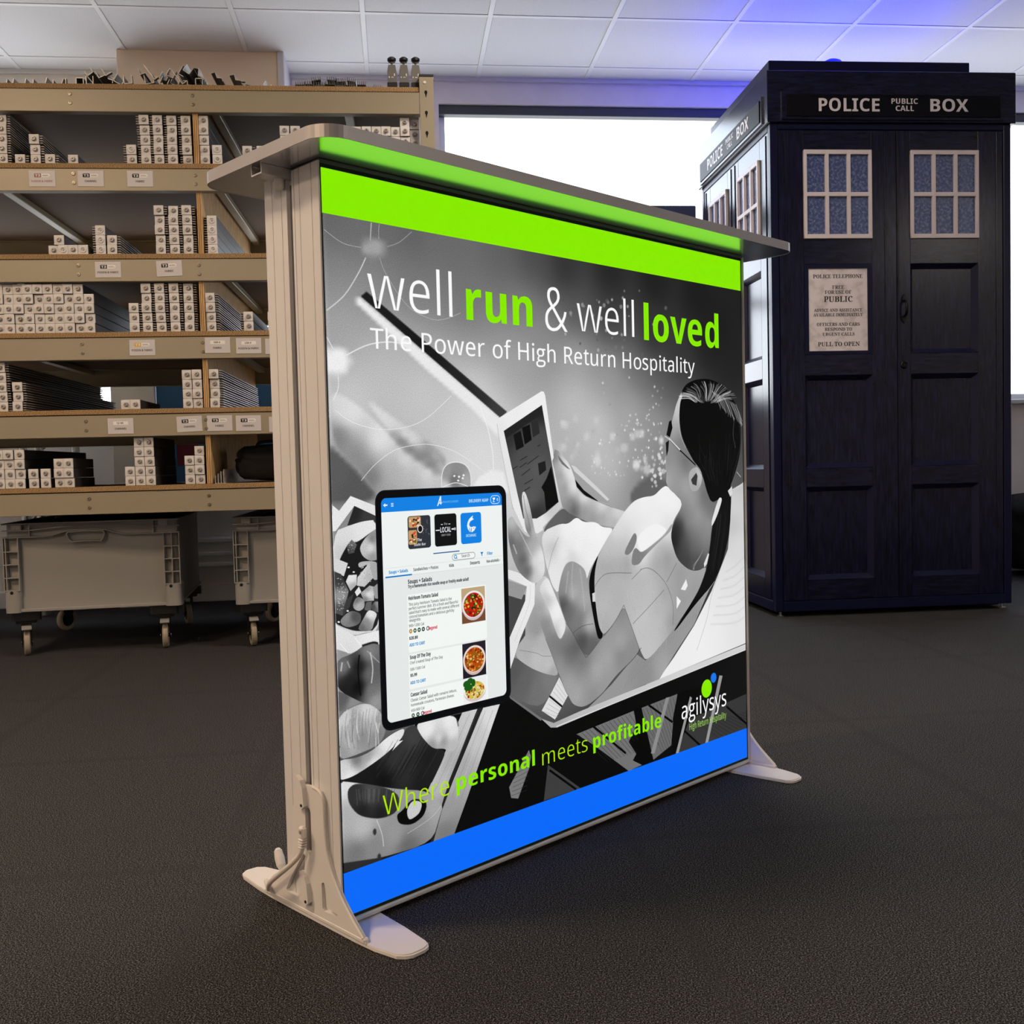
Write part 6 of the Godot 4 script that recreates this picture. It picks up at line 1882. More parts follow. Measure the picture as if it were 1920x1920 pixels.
func build_police_box() -> void:
	var t := thing("police_call_box", "navy police call box with panelled double doors and lit sign board", "police box", Vector3(1.6322, 0, -4.2776), -0.0202)
	t.set_meta("label", "navy police public call box with panelled double doors and blue beacon")
	# inner body; the doors and rails stand proud of it
	put(t, "body", box(Vector3(TW - 0.075, TS - TB + 0.06, TD - 0.075), 0.004, Vector3(TW * 0.5, (TB + TS) * 0.5 + 0.02, -TD * 0.5)), M.navy)
	for cx: float in [0.0, 1.0]:
		for cz: float in [0.0, 1.0]:
			put(t, "corner_post", box(Vector3(0.034, TS - TB, 0.034), 0.003, Vector3(0.017 + cx * (TW - 0.034), (TB + TS) * 0.5, -0.017 - cz * (TD - 0.034))), M.navy_frame)
			put(t, "levelling_foot", lathe(pv([0, 0.001, 0.016, 0.001, 0.016, 0.006, 0.006, 0.008, 0.006, 0.03, 0, 0.03]), 14, Transform3D(Basis(), Vector3(0.03 + cx * (TW - 0.06), 0, -0.03 - cz * (TD - 0.06)))), M.chrome)
	for s in 4:
		var f := Node3D.new()
		f.name = "facade"
		t.add_child(f, true)
		var wide := TW if s % 2 == 0 else TD
		match s:
			0: f.position = Vector3(0, 0, 0)
			1:
				f.position = Vector3(0, 0, -TD)
				f.rotation.y = -PI / 2
			2:
				f.position = Vector3(TW, 0, -TD)
				f.rotation.y = PI
			3:
				f.position = Vector3(TW, 0, 0)
				f.rotation.y = PI / 2
		facade(f, wide, s == 0 or s == 1, s == 0)
	# sign tier
	var st := start()
	add_box(st, Vector3(TW * 0.5, 2.25, -TD * 0.5), Vector3(TW + 0.03, 0.219, TD + 0.03), 0.003)
	put(t, "sign_tier", done(st), M.navy_rail)
	for s in 2:
		var sg := Node3D.new()
		sg.name = "sign_board"
		t.add_child(sg, true)
		if s == 0:
			sg.position = Vector3(0, 0, 0.015)
		else:
			sg.position = Vector3(-0.015, 0, -TD)
			sg.rotation.y = -PI / 2
		var k := (TW if s == 0 else TD) / TW
		put(sg, "board", box(Vector3(0.965 * k, 0.094, 0.012), 0.002, Vector3(0.5455 * k, 2.2085, 0.006)), M.sign_black)
		var rim := start()
		add_prism(rim, pv([0.045 * k, 2.150, 1.046 * k, 2.150, 1.046 * k, 2.267, 0.045 * k, 2.267]), 0.0, 0.008, Transform3D(), [pv([0.063 * k, 2.1615, 1.028 * k, 2.1615, 1.028 * k, 2.2555, 0.063 * k, 2.2555])])
		put(sg, "rim", done(rim), M.navy_rail)
		letters(sg, "lettering", "POLICE", sans_bold, 0.207 * k, 0.478 * k, 2.183, 2.239, 0.0122, M.letter)
		letters(sg, "lettering", "PUBLIC", sans_bold, 0.531 * k, 0.650 * k, 2.2165, 2.2395, 0.0122, M.letter)
		letters(sg, "lettering", "CALL", sans_bold, 0.550 * k, 0.632 * k, 2.186, 2.209, 0.0122, M.letter)
		letters(sg, "lettering", "BOX", sans_bold, 0.706 * k, 0.879 * k, 2.185, 2.2395, 0.0122, M.letter)
	# roof tier and beacon
	put(t, "roof_tier", box(Vector3(0.913, 0.066, 0.88), 0.003, Vector3(0.016 + 0.4565, 2.3925, -0.05 - 0.44)), M.navy_frame)
	put(t, "beacon_base", lathe(pv([0, 0.085, 0.062, 0.085, 0.066, 0.08, 0.066, 0.01, 0.075, 0.0, 0, 0.0]), 24, Transform3D(Basis(), Vector3(0.49, 2.4255, -0.5))), M.navy_frame)
	var glow := mat(Color(0.03, 0.05, 0.5), 0.3)
	glow.emission_enabled = true
	glow.emission = Color(0.10, 0.16, 1.0)
	glow.emission_energy_multiplier = 0.8
	put(t, "beacon_lamp", lathe(pv([0, 0.10, 0.025, 0.097, 0.045, 0.086, 0.055, 0.068, 0.058, 0.0, 0, 0.0]), 24, Transform3D(Basis(), Vector3(0.49, 2.5105, -0.5))), glow)
	var l := OmniLight3D.new()
	l.name = "beacon_light"
	l.light_color = Color(0.07, 0.12, 1.0)
	l.light_energy = 0.75
	l.light_size = 0.04
	l.omni_range = 12.0
	l.omni_attenuation = 2.0
	l.shadow_enabled = true
	l.position = Vector3(0.49, 2.565, -0.5)
	t.add_child(l)

# one face of the box: x 0..w, front at z = 0
func facade(f: Node3D, w: float, doors: bool, notice: bool) -> void:
	var k := w / TW
	# header and bottom rails of the frame
	put(f, "header_rail", box(Vector3(w - 0.07, 0.026, 0.016), 0.002, Vector3(w * 0.5, TS - 0.013, -0.008)), M.navy_frame)
	put(f, "bottom_rail", box(Vector3(w - 0.07, 0.045, 0.018), 0.002, Vector3(w * 0.5, TB + 0.0225, -0.009)), M.navy_frame)
	if not doors:
		put(f, "plain_panel", box(Vector3(w - 0.072, TS - TB - 0.075, 0.008), 0.002, Vector3(w * 0.5, (TB + TS) * 0.5 + 0.01, -0.011)), M.navy)
		return
	for s in 2:
		var d := Node3D.new()
		d.name = "door" if notice else "side_panel"
		f.add_child(d, true)
		var x0: float = (0.037 if s == 0 else 0.5675) * k
		var x1: float = (0.5645 if s == 0 else 1.0525) * k
		var a0: float = (0.146 if s == 0 else 0.627) * k
		var a1: float = (0.451 if s == 0 else 0.938) * k
		# stiles and rails
		for r: Array in [[x0, a0, 0.072, 2.113], [a1, x1, 0.072, 2.113]]:
			put(d, "stile", box(Vector3(r[1] - r[0], r[3] - r[2], 0.018), 0.0018, Vector3((r[0] + r[1]) * 0.5, (r[2] + r[3]) * 0.5, -0.012)), M.navy)
		for r: Array in [[0.072, 0.162], [0.569, 0.653], [1.0565, 1.149], [1.5385, 1.647], [2.027, 2.113]]:
			put(d, "rail", box(Vector3(a1 - a0, r[1] - r[0], 0.0178), 0.0018, Vector3((a0 + a1) * 0.5, (r[0] + r[1]) * 0.5, -0.0121)), M.navy_rail)
		# beads on the meeting stiles
		put(d, "bead", box(Vector3(0.006, 2.03, 0.005), 0.0012, Vector3(0.513 * k if s == 0 else 0.5735 * k, 1.09, -0.0015)), M.navy)
		put(d, "bead", box(Vector3(0.006, 2.03, 0.005), 0.0012, Vector3(0.068 * k if s == 0 else 1.024 * k, 1.09, -0.0015)), M.navy)
		var fields := [[0.162, 0.569], [0.653, 1.0565], [1.149, 1.5385]]
		for i in 3:
			if notice and s == 0 and i == 2:
				continue
			var y0: float = fields[i][0]
			var y1: float = fields[i][1]
			sunk_panel(d, a0, a1, y0, y1)
		# window of six panes
		var wn := Node3D.new()
		wn.name = "window"
		d.add_child(wn, true)
		var wf := start()
		var holes := []
		var cw := (a1 - a0 - 0.014 * 2 - 0.016 * 2) / 3.0
		var ch := (0.38 - 0.019 * 2 - 0.018) / 2.0
		for i in 3:
			for j in 2:
				var hx := a0 + 0.014 + i * (cw + 0.016)
				var hy := 1.647 + 0.019 + j * (ch + 0.018)
				add_box_part(wn, "pane", Vector3(hx + cw * 0.5, hy + ch * 0.5, -0.008), Vector3(cw + 0.002, ch + 0.002, 0.004), M.pane_blue)
		# frame bars
		for i in 4:
			var bw := 0.014 if i == 0 or i == 3 else 0.016
			var bx: float = a0 + (0.007 if i == 0 else (a1 - a0 - 0.007 if i == 3 else 0.014 + i * cw + (i - 0.5) * 0.016))
			add_box(wf, Vector3(bx, 1.837, 0.001), Vector3(bw, 0.38, 0.014), 0.0015)
		for j in 3:
			var bh := 0.018 if j == 1 else 0.019
			var by: float = 1.647 + (0.0095 if j == 0 else (0.38 - 0.0095 if j == 2 else 0.19))
			add_box(wf, Vector3((a0 + a1) * 0.5, by, 0.0008), Vector3(a1 - a0, bh, 0.0136), 0.0015)
		put(wn, "window_frame", done(wf), M.window_bar)
		if notice and s == 0:
			# framed notice
			var nb := Node3D.new()
			nb.name = "notice"
			d.add_child(nb, true)
			var rim := start()
			add_prism(rim, pv([a0, 1.149, a1, 1.149, a1, 1.5385, a0, 1.5385]), -0.016, -0.002, Transform3D(), [pv([a0 + 0.018, 1.163, a1 - 0.018, 1.163, a1 - 0.018, 1.521, a0 + 0.018, 1.521])])
			put(nb, "notice_frame", done(rim), M.navy_frame)
			put(nb, "notice_plate", box(Vector3(a1 - a0 - 0.038, 0.357, 0.005), 0.0, Vector3((a0 + a1) * 0.5, 1.342, -0.0105)), M.notice)
			# lines: text, x0, x1, baseline y, height
			for ln: Array in [["POLICE TELEPHONE", 0.187, 0.410, 1.4785, 0.0165], ["FREE", 0.273, 0.326, 1.4315, 0.0155], ["FOR USE OF", 0.240, 0.359, 1.4105, 0.0155], ["PUBLIC", 0.235, 0.364, 1.3755, 0.0250], ["ADVICE AND ASSISTANCE", 0.190, 0.408, 1.3335, 0.0135], ["AVAILABLE IMMEDIATELY", 0.187, 0.410, 1.3135, 0.0135], ["OFFICERS AND CARS", 0.202, 0.396, 1.2715, 0.0145], ["RESPOND TO", 0.238, 0.361, 1.2505, 0.0140], ["URGENT CALLS", 0.227, 0.372, 1.2290, 0.0140], ["PULL TO OPEN", 0.206, 0.395, 1.1835, 0.0190]]:
				letters(nb, "lettering", ln[0], serif_bold, ln[1], ln[2], ln[3], ln[3] + ln[4], -0.0077, M.notice_ink, 0.0004)
		if notice and s == 1:
			# cast pull handle
			var hd := Node3D.new()
			hd.name = "door_handle"
			d.add_child(hd, true)
			put(hd, "grip", tube([Vector3(0.594, 1.376, 0.004), Vector3(0.594, 1.368, 0.020), Vector3(0.594, 1.342, 0.028), Vector3(0.594, 1.316, 0.020), Vector3(0.594, 1.308, 0.004)], 0.0055, 10), M.iron)
			for sg: float in [-1.0, 1.0]:
				var pl := pv([0, 0.0, 0.008, 0.006, 0.012, 0.014, 0.006, 0.017, 0.009, 0.022, 0.004, 0.026, 0, 0.033, -0.004, 0.026, -0.009, 0.022, -0.006, 0.017, -0.012, 0.014, -0.008, 0.006])
				var q := PackedVector2Array()
				for p in pl:
					q.append(Vector2(0.594 + p.x, 1.342 + sg * (0.030 + p.y)))
				put(hd, "back_plate", prism(q, -0.004, 0.003), M.iron)
			put(d, "lock", lathe(pv([0, 0.006, 0.006, 0.006, 0.007, 0.004, 0.013, 0.006, 0.016, 0.004, 0.018, -0.002, 0, -0.002]), 24, Transform3D(Basis(Vector3.RIGHT, PI / 2), Vector3(0.594, 1.098, -0.002))), M.iron)

func add_box_part(parent: Node, called: String, c: Vector3, s: Vector3, m: Material) -> void:
	put(parent, called, box(s), m, Transform3D(Basis(), c))

# a panel sunk behind sloping mouldings
func sunk_panel(d: Node3D, x0: float, x1: float, y0: float, y1: float) -> void:
	var b := 0.020
	var zf := -0.003
	var zb := -0.030
	var st := start()
	var o := [Vector3(x0, y0, zf), Vector3(x1, y0, zf), Vector3(x1, y1, zf), Vector3(x0, y1, zf)]
	var i := [Vector3(x0 + b, y0 + b, zb), Vector3(x1 - b, y0 + b, zb), Vector3(x1 - b, y1 - b, zb), Vector3(x0 + b, y1 - b, zb)]
	for k in 4:
		quad(st, o[k], o[(k + 1) % 4], i[(k + 1) % 4], i[k], Vector3(0, 0, 1))
	put(d, "moulding", done(st), M.navy_mould)
	put(d, "panel", box(Vector3(x1 - x0 - 2 * b, y1 - y0 - 2 * b, 0.004), 0.0, Vector3((x0 + x1) * 0.5, (y0 + y1) * 0.5, zb - 0.0022)), M.navy)

# ---------------------------------------------------------------- shelving
const SX := 0.1235
const SZ := -3.95
const SYAW := -0.016
const DEEP := 1.24
const LEFT := -2.5

func shelf_xf() -> Transform3D:
	return Transform3D(Basis(Vector3.UP, SYAW), Vector3(SX, 0, SZ))

func build_shelving() -> void:
	var t := thing("shelving_unit", "long beige steel shelving unit with chipboard shelves", "shelving", Vector3(SX, 0, SZ), SYAW)
	for r in 6:
		var y: float = ROW_Y[r]
		for back in 2:
			var z := -0.001 if back == 0 else -DEEP + 0.02
			# a folded beam: face, top lip and rounded lower lip
			var st := start()
			var sgn := 1.0 if back == 0 else -1.0
			add_box(st, Vector3(LEFT * 0.5, y - 0.0625, z), Vector3(-LEFT, 0.080, 0.003), 0.0)
			add_box(st, Vector3(LEFT * 0.5, y - 0.0235, z - sgn * 0.018), Vector3(-LEFT, 0.003, 0.039), 0.001)
			add_box(st, Vector3(LEFT * 0.5, y - 0.1015, z - sgn * 0.016), Vector3(-LEFT, 0.004, 0.036), 0.0015)
			var bm := put(t, "beam", done(st), M.steel)
			if back == 0:
				var bl: Array = BOLTS[r]
				for k in range(0, bl.size(), 2):
					put(bm, "bolt", lathe(pv([0, 0.0012, 0.0022, 0.0012, 0.0035, 0.003, 0.0062, 0.0028, 0.0072, 0.001, 0.0072, -0.002]), 14, Transform3D(Basis(Vector3.RIGHT, PI / 2), Vector3(bl[k], bl[k + 1], 0.0008))), M.bolt)
		# chipboard with a melamine underside
		var bd := put(t, "shelf_board", box(Vector3(-LEFT - 0.002, 0.018, DEEP - 0.01), 0.0008, Vector3(LEFT * 0.5, y - 0.009, -DEEP * 0.5 + 0.0)), M.chip)
		put(bd, "underside", box(Vector3(-LEFT - 0.004, 0.0012, DEEP - 0.06), 0.0, Vector3(LEFT * 0.5, y - 0.0187, -DEEP * 0.5)), M.board_face)
		# ties from beam to beam
		for u: float in [-1.62, -0.80, -0.28]:
			put(t, "cross_tie", box(Vector3(0.034, 0.024, DEEP - 0.07), 0.002, Vector3(u, y - 0.034, -DEEP * 0.5)), M.steel)
	# uprights with keyholes at the right end, plain at the hidden left end
	for z: float in [0.004, -DEEP + 0.03]:
		var up := prism(upright_outline(), 0.0, 2.186, Transform3D(Basis(Vector3.RIGHT, Vector3(0, 0, -1), Vector3(0, 1, 0)), Vector3(0.0008, 0, z)))
		var un := put(t, "upright", up, M.steel)
		put(un, "end_cap", box(Vector3(0.056, 0.010, 0.036), 0.002, Vector3(0.027, 2.189, z - 0.016)), M.black_plastic)
		if z > 0.0:
			put(un, "rivet", lathe(pv([0, 0.004, 0.005, 0.003, 0.0065, 0, 0, 0]), 14, Transform3D(Basis(Vector3.RIGHT, PI / 2), Vector3(0.021, 2.163, 0.0045))), M.cap)
			for k in 26:
				var ky := 2.122 - k * 0.0762
				put(un, "keyhole", prism(keyhole(), -0.001, 0.0004, Transform3D(Basis(), Vector3(0.0245, ky, z + 0.0001))), M.hole)
	for z: float in [0.0, -DEEP + 0.03]:
		put(t, "upright", box(Vector3(0.052, 2.18, 0.034), 0.002, Vector3(LEFT - 0.026, 1.09, z - 0.014)), M.steel)
	# braces between front and rear uprights
	for k in 3:
		put(t, "side_brace", box(Vector3(0.022, 0.022, DEEP - 0.06), 0.001, Vector3(0.03, 0.4 + k * 0.8, -DEEP * 0.5)), M.steel)
	# plywood dividers between the shelves
	for r in 5:
		var yb: float = ROW_Y[r + 1]
		var yt: float = ROW_Y[r] - 0.0198
		var dv := put(t, "divider", box(Vector3(0.018, yt - yb - 0.002, DEEP - 0.06), 0.0006, Vector3(DIVIDERS[r], (yb + yt) * 0.5, -0.012 - (DEEP - 0.06) * 0.5)), M.ply)
		for k in 2:
			put(dv, "ply_layer", box(Vector3(0.0022, yt - yb - 0.004, 0.0008), 0.0, Vector3(DIVIDERS[r] - 0.0035 + 0.007 * k, (yb + yt) * 0.5, -0.0117)), M.ply_line)

func upright_outline() -> PackedVector2Array:
	return pv([0, 0, 0.053, 0, 0.053, 0.034, 0.0505, 0.034, 0.0505, 0.0025, 0.0025, 0.0025, 0.0025, 0.034, 0, 0.034])

func keyhole() -> PackedVector2Array:
	var p := PackedVector2Array()
	for k in 12:
		var a := TAU * k / 12.0 + 0.2
		p.append(Vector2(cos(a) * 0.0058, sin(a) * 0.0075 + 0.004))
	var q := PackedVector2Array()
	for v in p:
		q.append(Vector2(v.x * (0.62 if v.y < 0.0 else 1.0), v.y if v.y > 0.0 else v.y * 4.5))
	return q

# ---------------------------------------------------------------- end-capped bars on the shelves
const CAP := 0.0362

func make_bar(fin: int, ring: bool, long: float) -> Node3D:
	var t := Node3D.new()
	var st := start()
	add_box(st, Vector3(0, CAP * 0.5, -0.004 - long * 0.5), Vector3(CAP - 0.0012, CAP - 0.0012, long), 0.001)
	put(t, "bar_body", done(st), M.bar)
	if fin != 0:
		var fs := start()
		for k in 4:
			add_box(fs, Vector3(fin * (CAP * 0.5 + 0.0057), 0.0052 + k * 0.0086, -0.003 - long * 0.5), Vector3(0.0114, 0.0036, long - 0.004))
		put(t, "fins", done(fs), M.fin)
	var cp := start()
	add_box(cp, Vector3(0, CAP * 0.5, -0.001), Vector3(CAP - 0.0008, CAP - 0.0008, 0.006), 0.001)
	var c := put(t, "end_cap", done(cp), M.cap)
	var xf := Transform3D(Basis(Vector3.RIGHT, PI / 2), Vector3(0.0012, CAP * 0.5, 0.0015))
	if ring:
		put(c, "ring", lathe(pv([0.0070, 0.0, 0.0078, 0.004, 0.0112, 0.004, 0.0125, 0.0]), 16, xf), M.cap)
		put(c, "bolt", lathe(pv([0, 0.003, 0.0035, 0.003, 0.0045, 0.0]), 12, xf), M.nub)
	else:
		put(c, "bolt", lathe(pv([0, 0.006, 0.0028, 0.006, 0.0032, 0.010, 0.0062, 0.010, 0.0075, 0.003, 0.0095, 0.0025, 0.0100, 0.0]), 12, xf), M.nub)
	return t

func build_bars() -> void:
	var protos := {}
	var xs := shelf_xf()
	for s: Array in STACKS:
		var row: int = s[0]
		var block := row >= 30
		var level := row - 30 if block else 0
		var y0: float = ROW_Y[3 if block else row]
		for k: int in s[2]:
			var types: String = s[4]
			var ring := types[mini(k, types.length() - 1)] == "b"
			var fin: int = s[3]
			var key := "%d%s%.2f" % [fin, ring, s[6]]
			if not protos.has(key):
				protos[key] = make_bar(fin, ring, s[6])
			var o: Node3D = protos[key].duplicate()
			o.name = numbered("profile_bar")
			add_child(o)
			var u: float = s[1] + CAP * 0.5 + (k * CAP if block else -0.0006 * k + rng.randf_range(-0.0003, 0.0003))
			var y: float = y0 + 0.0004 + (level if block else k) * (CAP + 0.0003)
			o.transform = xs * Transform3D(Basis(), Vector3(u, y, (-0.045 if s[1] > -0.04 and not block else -0.016) - rng.randf_range(0.0, 0.012)))
			var lv := ["bottom", "second", "third", "fourth", "top"]
			var at: String = ["lone", ""][mini(int(s[2]) - 1, 1)] if k == 0 and s[2] == 1 else ("top" if k == s[2] - 1 else lv[mini(k, 4)])
			if block:
				var nth := ["first", "second", "third", "fourth", "fifth", "sixth", "seventh", "eighth", "ninth", "tenth"]
				tag(o, "capped grey bar, %s from open end, %s row %s" % [nth[s[2] - 1 - k], lv[level], s[5]], "bar", "capped bars " + s[5])
			else:
				tag(o, "%s capped grey bar %s" % [at, s[5]], "bar", "capped bars " + s[5])
	# the odd one on top of the single row of four
	var odd: Node3D = protos["0false0.70"].duplicate()
	odd.name = numbered("profile_bar")
	add_child(odd)
	odd.transform = xs * Transform3D(Basis(), Vector3(-1.3555, ROW_Y[2] + 0.0008 + CAP, -0.02))
	tag(odd, "capped grey bar lying on top of the single row of four", "bar")
	for p: Node3D in protos.values():
		p.free()

func build_cards() -> void:
	var xs := shelf_xf()
	for c: Array in CARDS:
		var t := thing("label_card", "x", "label", Vector3.ZERO)
		t.transform = xs * Transform3D(Basis(Vector3(0, 0, 1), deg_to_rad(c[4])), Vector3(c[0], c[1], 0.0012))
		put(t, "card", box(Vector3(0.094, 0.0587, 0.0012), 0.0003, Vector3(0, 0, 0.0006)), M.card)
		var kind: String = c[3]
		var z := 0.0013
		var ink: Material = M.ink_faded if kind == "r" else M.ink
		put(t, "tag", prism(round_rect(-0.027, 0.0045, 0.028, 0.0175, 0.003 if kind.length() > 1 else 0.0062, 4), z - 0.0002, z + 0.0001), M.card_white)
		if kind.length() == 1:
			var lg: Material = M.ink_faded if kind == "r" else (M.ink_yellow if kind == "y" else M.ink)
			if kind == "w":
				lg = M.ink_grey
			put(t, "logo", prism(round_rect(-0.028, 0.0040, -0.003, 0.0180, 0.0025, 3), z, z + 0.0003), lg)
			letters(t, "lettering", "T3", sans_bold, -0.0245, -0.0065, 0.0065, 0.0155, z + 0.0004, M.card_white, 0.0002)
			put(t, "logo_line", box(Vector3(0.020, 0.0016, 0.0002), 0.0, Vector3(0.0115, 0.0120, z + 0.0002)), M.ink_grey)
			put(t, "logo_line", box(Vector3(0.024, 0.0010, 0.0002), 0.0, Vector3(0.0135, 0.0085, z + 0.0002)), M.ink_grey)
		else:
			letters(t, "lettering", kind, sans_bold, -0.014, 0.010, 0.0075, 0.0145, z + 0.0002, M.ink, 0.0002)
		var word: String = c[2]
		var hw := 0.0385 if word.length() > 8 else (0.0215 if word == "CHANNEL" else 0.0160)
		letters(t, "lettering", word, sans_bold, -hw, hw, -0.0135, -0.0060, z, ink, 0.0002)
		var where := ["second", "third", "fourth", "fifth"][0 if c[1] > 1.7 else (1 if c[1] > 1.4 else (2 if c[1] > 1.0 else 3))] as String
		var look := "with faded red print" if kind == "r" else ("with yellow logo" if kind == "y" else ("with hand-written tag" if kind.length() > 1 else ("hung tilted" if c[4] > 0.5 else "with black logo")))
		if kind == "w":
			look = "half hidden by the counter post"
		t.set_meta("label", "small grey %s card %s on %s shelf beam" % [word.to_lower(), look, where])
		t.set_meta("group", "%s cards %s on %s beam" % [word.to_lower(), look, where])

# ---------------------------------------------------------------- crate trolleys
func build_trolleys() -> void:
	trolley(Vector3(-1.5145, 0, -4.0687), 0.085, 0.65, "grey plastic crate trolley on castors under the shelving, handle in full view")
	trolley(Vector3(-0.652, 0, -4.07), 0.0, 0.65, "grey plastic crate trolley on castors half hidden behind the counter post")

func trolley(at: Vector3, turn: float, w: float, label: String) -> void:
	var t := thing("crate_trolley", label, "trolley", at, turn, "")
	var y0 := 0.177
	var y1 := 0.519
	var deep := 0.80
	var body := start()
	# walls a little inside the ribs
	add_box(body, Vector3(w * 0.5, (y0 + y1) * 0.5, -0.030), Vector3(w - 0.03, y1 - y0, 0.006), 0.001)
	add_box(body, Vector3(w * 0.5, (y0 + y1) * 0.5, -deep + 0.02), Vector3(w - 0.03, y1 - y0, 0.006), 0.001)
	for sx: float in [0.014, w - 0.014]:
		add_box(body, Vector3(sx, (y0 + y1) * 0.5, -deep * 0.5), Vector3(0.006, y1 - y0, deep - 0.06), 0.001)
	add_box(body, Vector3(w * 0.5, y0 + 0.006, -deep * 0.5), Vector3(w - 0.01, 0.012, deep - 0.02), 0.002)
	put(t, "crate_wall", done(body), M.crate)
	# rim ledges, the lower ones dipping around the handle
	var rim := start()
	for r: Array in [[Vector3(w * 0.5, y1, -0.014), Vector3(w, 0.005, 0.036)], [Vector3(w * 0.5, y1, -deep + 0.014), Vector3(w, 0.005, 0.036)], [Vector3(0.010, y1, -deep * 0.5), Vector3(0.02, 0.005, deep)], [Vector3(w - 0.010, y1, -deep * 0.5), Vector3(0.02, 0.005, deep)]]:
		add_box(rim, r[0], r[1], 0.001)
	put(t, "rim", done(rim), M.crate)
	var led := start()
	ledge(led, [Vector2(0, y1 - 0.026), Vector2(0.095, y1 - 0.026), Vector2(0.22, y1 - 0.016), Vector2(0.30, y1 - 0.013), Vector2(0.40, y1 - 0.014), Vector2(0.555, y1 - 0.024), Vector2(w, y1 - 0.026)])
	ledge(led, [Vector2(0, y1 - 0.052), Vector2(0.14, y1 - 0.052), Vector2(0.185, y1 - 0.047), Vector2(0.235, y1 - 0.032), Vector2(0.30, y1 - 0.029), Vector2(0.37, y1 - 0.031), Vector2(0.42, y1 - 0.046), Vector2(0.47, y1 - 0.052), Vector2(w, y1 - 0.052)])
	for x: float in [0.098, w - 0.098]:
		add_box(led, Vector3(x, y1 - 0.026, -0.014), Vector3(0.004, 0.052, 0.028))
	put(t, "ledge", done(led), M.crate)
	for x: float in [0.052, w - 0.060]:
		put(t, "grip_block", box(Vector3(0.036, 0.022, 0.024), 0.002, Vector3(x, y1 - 0.013, -0.012)), M.crate)
	# corner posts of ladder ribs
	for sd in 2:
		var xa := 0.0 if sd == 0 else w - 0.062
		var xb := 0.058 if sd == 0 else w
		var lad := start()
		for x: float in [xa + 0.002, xa + 0.011 if sd == 0 else xb - 0.030, xb - 0.002]:
			add_box(lad, Vector3(x, (0.263 + y1 - 0.052) * 0.5, -0.014), Vector3(0.0035, y1 - 0.052 - 0.263, 0.028))
		for y: float in [0.413, 0.363, 0.312, 0.263]:
			add_box(lad, Vector3((xa + xb) * 0.5, y, -0.014), Vector3(xb - xa, 0.0035, 0.0275))
		put(t, "corner_ribs", done(lad), M.crate)
		var blk := put(t, "corner_block", prism(round_rect(xa - 0.0, -0.10, xb, -0.0005, 0.018, 5), y0 - 0.001, 0.2615, Transform3D(Basis(Vector3.RIGHT, Vector3(0, 0, 1), Vector3(0, 1, 0)), Vector3.ZERO)), M.crate)
		put(blk, "plug", lathe(pv([0, 0.0015, 0.005, 0.0015, 0.0062, 0.0, 0.0062, -0.002]), 14, Transform3D(Basis(Vector3.RIGHT, PI / 2), Vector3(xa + 0.027 if sd == 0 else xb - 0.068 + 0.03, 0.2545, 0.0005))), M.hole)
	# handle loop
	var hp := [Vector3(0.235, 0.484, 0.004), Vector3(0.231, 0.474, 0.005), Vector3(0.240, 0.452, 0.006), Vector3(0.249, 0.442, 0.006), Vector3(0.30, 0.4445, 0.006), Vector3(0.358, 0.442, 0.006), Vector3(0.367, 0.450, 0.006), Vector3(0.375, 0.472, 0.005), Vector3(0.370, 0.485, 0.004), Vector3(0.30, 0.488, 0.004), Vector3(0.235, 0.484, 0.004)]
	var hs := start()
	var inner := PackedVector2Array()
	var outer := PackedVector2Array()
	for k in hp.size() - 1:
		var v := Vector2(hp[k].x, hp[k].y)
		outer.append(v)
		inner.append(Vector2(0.303, 0.4645) + (v - Vector2(0.303, 0.4645)) * Vector2(0.945, 0.80))
	add_prism(hs, outer, -0.028, 0.003, Transform3D(), [inner])
	put(t, "handle", done(hs), M.crate)
	# castors
	for q: Array in [[0.055, -0.075, 0.25], [w - 0.075, -0.075, 0.08], [0.06, -deep + 0.09, -0.6], [w - 0.06, -deep + 0.09, 0.3]]:
		castor(t, Vector3(q[0], 0, q[1]), q[2], q[1] > -0.2)
	# dark film and cables stuffed in the crate
	var cn := start()
	var g := 14
	var pts := []
	for i in g + 1:
		var row := []
		for j in g + 1:
			var edge := minf(minf(i, g - i), minf(j, g - j))
			row.append(Vector3(0.03 + (w - 0.06) * i / g, y1 - 0.03 + minf(edge, 3.0) * 0.011 + rng.randf_range(-0.012, 0.016) * signf(edge), -0.05 - (deep - 0.1) * j / g))
		pts.append(row)
	for i in g:
		for j in g:
			quad(cn, pts[i][j], pts[i + 1][j], pts[i + 1][j + 1], pts[i][j + 1], Vector3.UP)
	var film := thing("black_film", "crumpled black plastic film filling the crate of trolley " + ("in full view" if turn != 0.0 else ("behind the counter post" if at.x > -1.0 else "at the far end")), "plastic film", at, turn)
	put(film, "sheet", done(cn), M.black_sheet)

